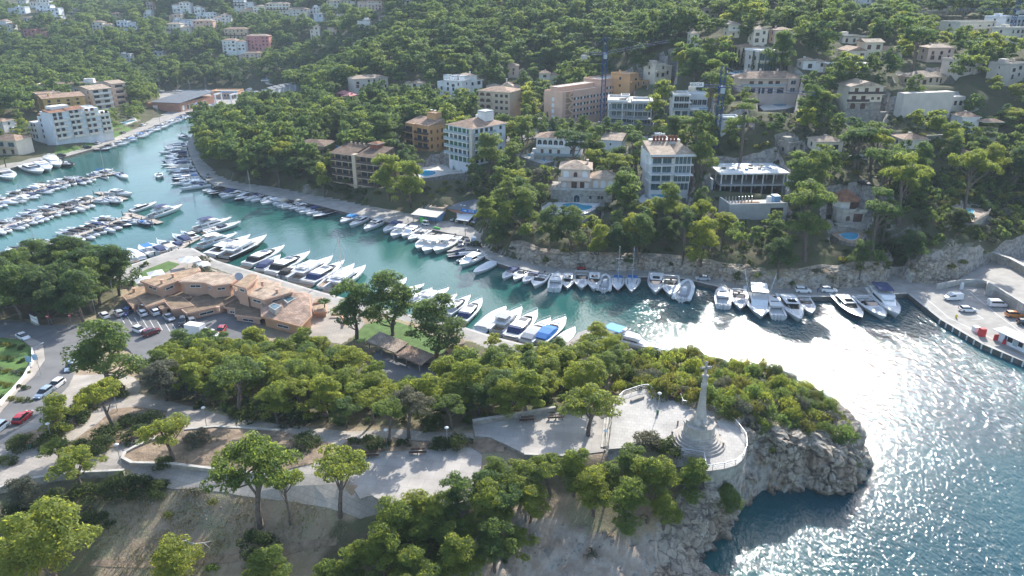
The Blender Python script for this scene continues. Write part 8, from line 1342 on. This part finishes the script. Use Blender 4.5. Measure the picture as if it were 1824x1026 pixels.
def scatter(poly,gap,kinds,wr,seed,hf=(.9,1.15),block=True,maxy=None,y0=60,wbox=None,foot=True):
 """plants over a picture region of the ground, kept off roads, buildings and the views of facades"""
 r=np.random.RandomState(seed);W_=wbox or[(p.x,p.y)for p in(PG(*q_)for q_ in poly)];xs,ys=[p[0]for p in W_],[p[1]for p in W_];x0,x1,ya,yb=min(xs)-15,max(xs)+15,max(y0,min(ys)-15),min(maxy or 1250,max(ys)+15)
 n=int((x1-x0)*(yb-ya)/gap**2*4.5);X=r.uniform(x0,x1,n);Y=r.uniform(ya,yb,n);Hh=np.array([HT[k][0]for k in kinds[0]]);ki=r.choice(len(kinds[0]),n,p=np.array(kinds[1])/sum(kinds[1]));w_=r.uniform(*wr,n);gp=gap
 h=np.array([HT[kinds[0][k]][0]/HT[kinds[0][k]][1]for k in ki])*w_*r.uniform(*hf,n);G=ground(X,Y);cc=np.array([CC[kinds[0][k]]for k in ki]);u,v,dp=proj(X,Y,G+cc*h);ok=(G>.9)&(u>-260)&(u<2080)&(v>-60)&(v<1120)&(inpoly(X,Y,cA)|inpoly(X,Y,cB))
 if poly:ok&=inpoly(u,v,poly)
 else:ok&=inpoly(X,Y,cB)
 for k in('quayB1','quayB2','quayA','boatyard','lot','terrace','road','sidewalk','pavement','plaza','upper_plaza','platform','carport_lot','street','lawn_club','lawn_garden','island'):ok&=~inpoly(X,Y,polys[k])
 for P in FOOT:ok&=~inpoly(X,Y,P)
 vb=proj(X,Y,G)[1];ok&=~((h>4)&(X>105)&(Y<250)&(u>1640));i=np.nonzero(ok)[0];cell={};out=[]
 V_=np.array(VIEW)
 for j in i:
  s=w_[j]*FP/dp[j]*.5
  fr=V_[:,4]>dp[j]-1;fv=np.where(V_[:,4]>450,.5,.4);hit=(V_[:,0]-s*.6<u[j])&(V_[:,1]+s*.6>u[j])&(V_[:,2]-s*.3<v[j])&(V_[:,3]+s*fv>v[j]);post=(V_[:,0]<u[j]+2)&(V_[:,1]>u[j]-2)&(V_[:,2]<vb[j])&(V_[:,3]>v[j])&(V_[:,4]<450)
  if block and np.any(fr&(hit|post)):continue
  c=(int(X[j]//gp),int(Y[j]//gp))
  if any((X[j]-X[k])**2+(Y[j]-Y[k])**2<gp*gp for a in(-1,0,1)for b in(-1,0,1)for k in cell.get((c[0]+a,c[1]+b),())):continue
  cell.setdefault(c,[]).append(j);out.append(j)
 return[(kinds[0][ki[j]],X[j],Y[j],w_[j],h[j],u[j],v[j],r.rand())for j in out]
LM=[('the white stepped apartments',110,225),('the ochre apartments',95,180),('the brick boat warehouse',310,185),('the pale boat sheds',495,165),('the bright pink house',460,78),('the peninsula quay corner',360,290),('the straight peninsula quay',490,345),('the half hidden ochre block',552,280),('the brown apartments',635,300),('the orange apartments',760,245),('the five storey white apartments',850,265),('the tan arched apartments',880,185),('the flat white house',800,150),('the grey white house',660,145),('the salmon building',1060,170),('the unfinished villa',1120,200),('the white arcaded house',995,260),('the white outbuilding',1090,255),('the bean shaped pool',1020,370),('the tall modern villa',1195,300),('the concrete shell',1335,320),('the basement box',1350,380),('the pink beige villa',1375,150),('the tall gabled house',1538,170),('the hilltop villa',1560,90),('the glass villa',1375,110),('the tall retaining wall',1650,185),('the hexagonal villa',1518,370),('the walled cliff pool',1735,380),('the small arcaded villa',1728,215),('the white block house',1810,40),('the watersports building',815,375),('the quay bend',870,440),('the red sailing boat',1100,480),('the two white cars',1455,515),('the right cliff',1680,460),('the clubhouse',400,535),('the club car park',330,590),('the carport',715,630),('the club lawn',690,590),('the short mole',1035,595),('the sightseeing yacht',1130,595),('the cross monument',1243,720),('the upper plaza',970,770),('the lower plaza',740,840),('the planting island',400,810),('the road junction',90,590),('the red hatchback',40,745),('the fallen trunk',345,962),('the headland tip',1500,760),('the sea cliff',1400,830),('the left wood',120,110),('the blue hoarding',1315,260),('the far forest',850,60),('the ridge road',1265,40),('the right hand hillside',1640,300),('the bare rock slope',930,980)]
MN={'pine':'bright green','pine_mid':'mid green','pine_dark':'dark green','olive':'grey green','shrub':'dark green','scrub':'yellow green','rust':'rusty','hedge_green':'fresh green','dry':'bare grey'}
KD={'umb':('pine_tree','spreading pine','pine tree'),'rnd':('pine_tree','bushy pine','pine tree'),'tall':('pine_tree','tall pine','pine tree'),'bush':('shrub','shrub','shrub'),'cyp':('cypress_tree','slim cypress','cypress'),'palm':('palm_tree','palm','palm tree')}
def plant_all():
 VIEW.extend([(365,425,158,190,560),(440,532,150,173,560)])
 protos();P=('pine','pine_mid','pine_dark')
 for a in(('umb',445,822,138,'pine',1.08,'large leaning pine with dark bent trunk in front of the planting island'),('umb',506,862,66,'pine',1.35,'thin young pine beside the large leaning pine'),('umb',597,832,108,'pine',1.0,'pine with twisted trunk at the left corner of the lower plaza'),('rnd',85,975,178,'pine',.8,'huge bushy pine in the bottom left corner'),('rnd',312,1004,100,'pine',.85,'bright pine at the bottom edge below the fallen trunk'),('rnd',475,1016,92,'pine',.7,'pine at the bottom edge right of the dirt path'),('rnd',185,632,168,'pine_mid',.8,'very wide dark pine between the road and the club car park'),('rnd',100,735,72,'pine',.85,'bushy pine behind the red hatchback'),('umb',188,702,84,'pine',1.,'leaning pine on the hedge island by the left path'),('umb',298,766,84,'pine',.85,'low spreading pine leaning over the planting island'),('umb',134,822,86,'pine',.8,'flat leaning pine beside the lower left path'),('umb',98,796,50,'pine',.8,'small yellowish pine at the round hedge'),('umb',415,665,98,'pine_mid',.9,'wide umbrella pine in the middle wood'),('rnd',632,545,92,'pine_mid',.95,'tall dark pine, left of the pair on the club lawn'),('rnd',696,538,112,'pine_mid',.92,'tall dark pine, right of the pair on the club lawn'),('rnd',774,582,112,'pine_mid',.8,'dense bushy pine on the club lawn in front of the moored yachts'),('umb',1050,712,98,'pine',.8,'low umbrella pine over the bench end of the upper plaza'),('umb',724,716,80,'olive',1.0,'sparse greyish pine leaning over the plaza path'),('umb',690,730,60,'pine_mid',1.3,'thin pine beside the greyish pine on the plaza path'),('rnd',40,880,60,'olive',1.,'small pale tree at the lower left path'),('rnd',290,680,80,'olive',.7,'round grey olive tree by the upper path'),('rnd',879,612,32,'pine',.9,'small ball shaped tree on the club quay'),('umb',1022,248,66,'pine_dark',1.1,'big round pine in front of the white arcaded house'),('rnd',875,272,62,'pine_mid',1.,'bushy pine covering the right of the white apartments'),('rnd',690,310,70,'pine',1.1,'tall light green pine in front of the brown apartments'),('rnd',730,325,60,'pine',1.1,'light pine right of the brown apartments'),('rnd',575,318,30,'pine',1.6,'slender pale tree left of the brown apartments'),('rnd',680,232,78,'pine_dark',1.1,'big dark pine left of the orange apartments'),('rnd',1112,342,70,'pine_mid',1.,'bushy pine right of the pale villa'),('rnd',1190,362,58,'pine_mid',1.,'bushy pine in front of the tall modern villa'),('umb',1253,372,42,'pine',1.5,'thin bright pine left of the basement box'),('rnd',1290,402,52,'pine',.8,'light green pine below the basement box'),('umb',1450,352,80,'pine_mid',1.2,'large layered pine left of the hexagonal villa'),('umb',1445,400,70,'pine_mid',1.,'lower pine left of the heart shaped pool'),('rnd',868,378,46,'pine',1.,'rounded pine at the corner of the watersports building'),('rnd',925,328,52,'pine',.9,'bright pine left of the pale villa'),('rnd',961,326,44,'olive',.9,'round grey tree left of the pale villa'),('umb',1620,308,86,'pine',1.3,'flat topped pine on slender trunks above the right gully'),('umb',1575,296,74,'pine_mid',1.2,'pine on the slope above the hexagonal villa'),('umb',1738,292,66,'pine',1.4,'long trunked pine on the far right slope'),('rnd',1706,398,56,'shrub',.8,'rounded bush pine beside the walled cliff pool'),('tall',1246,212,44,'pine_mid',1.1,'tall pine with bare trunks beside the second crane'),('tall',1328,202,54,'pine_mid',1.,'pine below the pink beige villa'),('rnd',1395,92,66,'pine_mid',1.3,'big pointed pine beside the glass villa'),('rnd',1240,115,70,'pine_mid',1.1,'big pine left of the glass villa'),('umb',1640,62,74,'pine_mid',1.2,'umbrella pine right of the hilltop villa'),('cyp',949,232,9,'shrub',1.,None),('cyp',940,236,9,'shrub',.9,None),('cyp',975,212,8,'shrub',.9,None),('cyp',252,20,6,'shrub',1.2,None),('cyp',112,12,6,'shrub',1.2,None),('cyp',1218,238,10,'shrub',.8,None),('cyp',1205,230,9,'shrub',.9,None),('palm',1156,238,18,'shrub',1.,None),('palm',1108,282,20,'hedge_green',.6,None),('palm',1247,322,18,'shrub',1.,None),('palm',985,300,18,'shrub',.8,None),('palm',615,322,20,'hedge_green',.8,None),('palm',577,537,26,'hedge_green',.9,None),('palm',755,240,22,'olive',.9,None),('palm',985,360,22,'shrub',.8,None),('palm',1502,95,20,'shrub',.9,None),('palm',1070,372,20,'hedge_green',.7,None),('palm',8,288,20,'shrub',.8,None)):
  at_px(*a[:5],*a[5:7])
 for i in range(9):at_px('cyp',1290+i*6.4,103+(i%3)*2,8,'shrub',1.1)
 for i in range(5):at_px('cyp',1352+i*11,118,6,'shrub',.8)
 for i in range(6):at_px('cyp',1134-i*.5,330-11*i,9,'shrub',.7);
 for a in((40,786,62),(84,782,62),(8,822,42),(165,702,60),(212,694,52),(130,742,60),(148,722,54),(105,762,50),(188,768,62),(228,747,50),(272,741,54),(240,772,60),(175,790,62),(140,795,50),(352,778,58),(292,822,44),(205,862,74),(243,862,66),(276,868,56),(150,872,60),(100,886,64),(20,915,80),(60,912,60),(345,878,27),(456,962,76),(162,925,64),(194,934,24),(338,692,70),(470,722,94),(525,742,66),(430,728,56),(380,706,60),(542,786,64),(655,786,46),(680,788,40),(628,790,30),(716,788,30),(785,790,46),(815,784,56),(772,752,52),(1190,798,60),(1165,785,46),(290,505,56),(318,512,40),(360,460,30),(355,480,44),(375,490,40),(258,470,20),(236,498,28),(850,590,26)):at_px('bush',*a,'shrub' if a[0]>400 or a[0]<300 else 'olive',lb=None)
 for u,v,w_,m in((1152,780,60,'olive'),(1160,668,62,'olive'),(1130,672,50,'olive'),(1205,700,40,'rust'),(1225,702,40,'rust'),(1240,706,30,'rust'),(1275,668,44,'olive'),(1290,712,36,'scrub')):at_px('bush',u,v,w_,m)
 for i in range(20):at_px('bush',-8+15*(i%4)+3*(i//4),612+24*(i//4)+2*(i%4),20,('hedge_green','shrub','hedge_green','scrub')[(i*7)%4],.8)
 for i in range(12):at_px('bush',560+i*8,330+i*1.2,14,'shrub')
 cnt=len(PL);taken=[(p[1],p[2],p[4])for p in PL if p[0]!='bush']
 def put(L_,ms,rej=.33):
  for k,x,y,w_,h,u,v,r in L_:
   if any((x-a)**2+(y-b)**2<((w_+c)*rej)**2 for a,b,c in taken):continue
   add_plant(k,x,y,w_,h,ms[int(r*len(ms))])
 T=(('umb','rnd','tall'),(3,6,1.2))
 put(scatter([(270,650),(300,612),(400,600),(470,610),(600,612),(640,650),(690,690),(790,690),(770,650),(830,640),(1000,625),(1060,598),(1110,612),(1110,650),(1030,705),(980,725),(850,742),(770,742),(600,750),(430,735),(270,690)],3.6,(('rnd','umb'),(6,2)),(5.,7.6),1,block=False,hf=(.75,1.)),('pine','pine','pine_mid'))
 put(scatter([(560,1050),(600,960),(660,890),(740,905),(850,850),(900,815),(1000,815),(1020,840),(1100,815),(1180,840),(1290,855),(1300,905),(1180,915),(1000,880),(950,900),(930,970),(830,1010),(830,1060)],2.9,(('rnd','umb'),(8,1)),(4.8,7.4),2,block=False,hf=(.75,1.)),('pine','pine','pine_mid'))
 put(scatter([(-90,470),(0,485),(60,460),(120,440),(210,470),(215,520),(180,545),(150,555),(-90,565)],4.4,(('rnd','umb'),(6,1)),(8,12),3,block=False,hf=(.8,1.0)),('pine_mid','pine_dark'))
 put(scatter([(345,200),(425,160),(560,165),(640,150),(740,170),(760,200),(720,265),(590,250),(560,300),(620,320),(560,340),(470,318),(410,305),(362,260)],6.2,(('rnd','umb','tall'),(6,2,1)),(7.5,10.5),4),('pine_mid','pine_dark','pine_dark'))
 put(scatter(None,5.4,T,(5.6,11.),6,maxy=420,wbox=[(-330,185),(330,420)]),P);put(scatter(None,6.6,(('rnd','umb'),(6,2)),(7.,14),7,wbox=[(-620,421),(620,1150)],y0=421,hf=(.8,1.)),('pine_mid','pine_dark','pine_mid'))
 B_=(('bush',),(1,));hl=[(1100,650),(1110,630),(1240,625),(1400,662),(1510,722),(1535,770),(1500,775),(1440,760),(1370,775),(1335,770),(1300,735),(1230,715),(1170,690),(1100,690)]
 put(scatter(hl,1.75,B_,(2.6,5.2),8,block=False,hf=(.9,1.8)),('scrub','pine','pine','shrub','scrub','pine','olive','pine_mid'),.2)
 put(scatter([(1330,742),(1420,745),(1520,790),(1535,830),(1440,830),(1340,800)],4.2,B_,(2.4,3.6),18,block=False,hf=(1.,1.6)),('pine','scrub'))
 put(scatter([(0,880),(300,880),(700,900),(1250,840),(1300,880),(1000,1040),(-60,1040)],7,B_,(1.2,2.6),9,block=False),('shrub','olive','hedge_green'))
 put(scatter([(270,640),(600,620),(1050,650),(1000,740),(600,752),(300,715)],3.,B_,(1.6,3.2),10,block=False),('shrub','pine_mid'));put(scatter(None,3.6,B_,(2.2,4.6),12,block=True,maxy=300,y0=186,wbox=[(-240,186),(260,300)],hf=(.8,1.3)),('shrub','pine_mid','shrub','olive','scrub'))
 put(scatter([(1590,320),(1700,300),(1840,300),(1840,430),(1700,425),(1620,460),(1560,440)],2.4,B_,(3.,5.),31,hf=(1.,1.5)),('shrub','pine_dark','shrub','pine_mid'),.2)
 groups={'pine tree':[],'shrub':[],'cypress':[],'palm tree':[]}
 for p in PL:groups[KD[p[0]][2]].append(p)
 rest=[]
 for k,L_ in groups.items():
  f=lambda p:(p[10]is not None)*1e6+(p[9]if-20<p[7]<1844 and-10<p[8]<1050 else 0)
  L_.sort(key=f,reverse=True);rest+=L_[285:];groups[k]=L_[:285]
 lab_={}
 for L_ in groups.values():
  for p in L_:
   if p[10]:continue
   nm,lx,ly=min(LM,key=lambda q_:(q_[1]-p[7])**2+2.2*(q_[2]-p[8])**2);dx,dy=p[7]-lx,(p[8]-ly)*1.6;rel=('right of' if dx>0 else 'left of')if abs(dx)>abs(dy)else('below' if dy>0 else 'behind');lab_.setdefault('%s %s %s %s'%(MN[p[6]],KD[p[0]][1],rel,nm),[]).append(p)
 names={}
 for k,L_ in lab_.items():
  L_.sort(key=lambda p:p[7])
  for i,p in enumerate(L_):names[id(p)]=k if len(L_)==1 else '%s, %s from left'%(k,ORD[min(i,29)])
 rnd=random.Random(8)
 for cat,L_ in groups.items():
  for p in L_:
   kind,x,y,z,w_,h,m,u,v,px,lb=p;vv=rnd.randrange(NV[kind]);far_=px<34 and kind not in('palm','cyp');me=crown(kind,vv,m,far_);sx=w_/HT[kind][1];sz=h/HT[kind][0];rz=rnd.uniform(0,6.28);lb=lb or names[id(p)];g={'pine tree':'pines around the cove','shrub':'shrubs around the cove','cypress':'cypresses','palm tree':'palms'}[cat]
   if kind=='bush':o=D.objects.new('shrub',me);COL.objects.link(o);o.location=(x,y,z-.1);o.rotation_euler.z=rz;tag(o,lb,cat,g)
   else:
    o=thing(KD[kind][0],lb,cat,(x,y,z),rz,g);tr=PROTO[(kind,vv)][3]
    for n_,q_ in(('trunk',tr),('crown',me)):c=D.objects.new(n_,q_);COL.objects.link(c);c.parent=o
   o.scale=(sx,sx,sz)
 kc=D.collections.new('wood_kinds');keys=[('rnd',0,'pine_mid'),('rnd',1,'pine_dark'),('umb',0,'pine_mid'),('rnd',2,'pine'),('umb',1,'pine_dark'),('tall',0,'pine_mid'),('bush',0,'shrub'),('bush',1,'pine_mid'),('bush',2,'scrub'),('bush',3,'olive')]
 for i,k in enumerate(keys):o=D.objects.new('kind_%02d'%i,crown(*k,True));kc.objects.link(o)
 for nm,sel in(('forest',lambda p:p[0]!='bush'),('undergrowth',lambda p:p[0]=='bush')):
  Q=[p for p in rest if sel(p)];me=D.meshes.new(nm);me.from_pydata([(p[1],p[2],p[3])for p in Q],[],[])
  def ki(p):
   c=[i for i,k in enumerate(keys)if k[0]==p[0]];b=[i for i in c if keys[i][2]==p[6]];return rnd.choice(b or c)
  for an,ty,dat in(('ki','INT',[ki(p)for p in Q]),('rz','FLOAT',[rnd.uniform(0,6.28)for p in Q])):at=me.attributes.new(an,ty,'POINT');at.data.foreach_set('value',dat)
  at=me.attributes.new('sc','FLOAT_VECTOR','POINT');at.data.foreach_set('vector',[t for p in Q for t in(p[4]/HT[p[0]][1],p[4]/HT[p[0]][1],p[5]/HT[p[0]][0])])
  o=link(nm,me);tag(o,kind='stuff');md=o.modifiers.new('plants','NODES');ng=D.node_groups.new(nm,'GeometryNodeTree');md.node_group=ng;N,L=ng.nodes,ng.links
  ng.interface.new_socket('Geometry',in_out='INPUT',socket_type='NodeSocketGeometry');ng.interface.new_socket('Geometry',in_out='OUTPUT',socket_type='NodeSocketGeometry');gi,go=N.new('NodeGroupInput'),N.new('NodeGroupOutput');ci=N.new('GeometryNodeCollectionInfo');ci.inputs['Collection'].default_value=kc;ci.inputs['Separate Children'].default_value=True;ci.inputs['Reset Children'].default_value=True;ip=N.new('GeometryNodeInstanceOnPoints');ip.inputs['Pick Instance'].default_value=True
  def na(n_,ty):a=N.new('GeometryNodeInputNamedAttribute');a.data_type=ty;a.inputs[0].default_value=n_;return a.outputs[0]
  mp=N.new('GeometryNodeMeshToPoints');L.new(gi.outputs[0],mp.inputs[0]);L.new(mp.outputs[0],ip.inputs['Points']);L.new(ci.outputs[0],ip.inputs['Instance']);L.new(na('ki','INT'),ip.inputs['Instance Index']);L.new(na('sc','FLOAT_VECTOR'),ip.inputs['Scale']);cx=N.new('ShaderNodeCombineXYZ');L.new(na('rz','FLOAT'),cx.inputs[2]);L.new(cx.outputs[0],ip.inputs['Rotation']);L.new(ip.outputs[0],go.inputs[0])
 print('plants',{k:len(v)for k,v in groups.items()},'mass',len(rest))
plant_all()
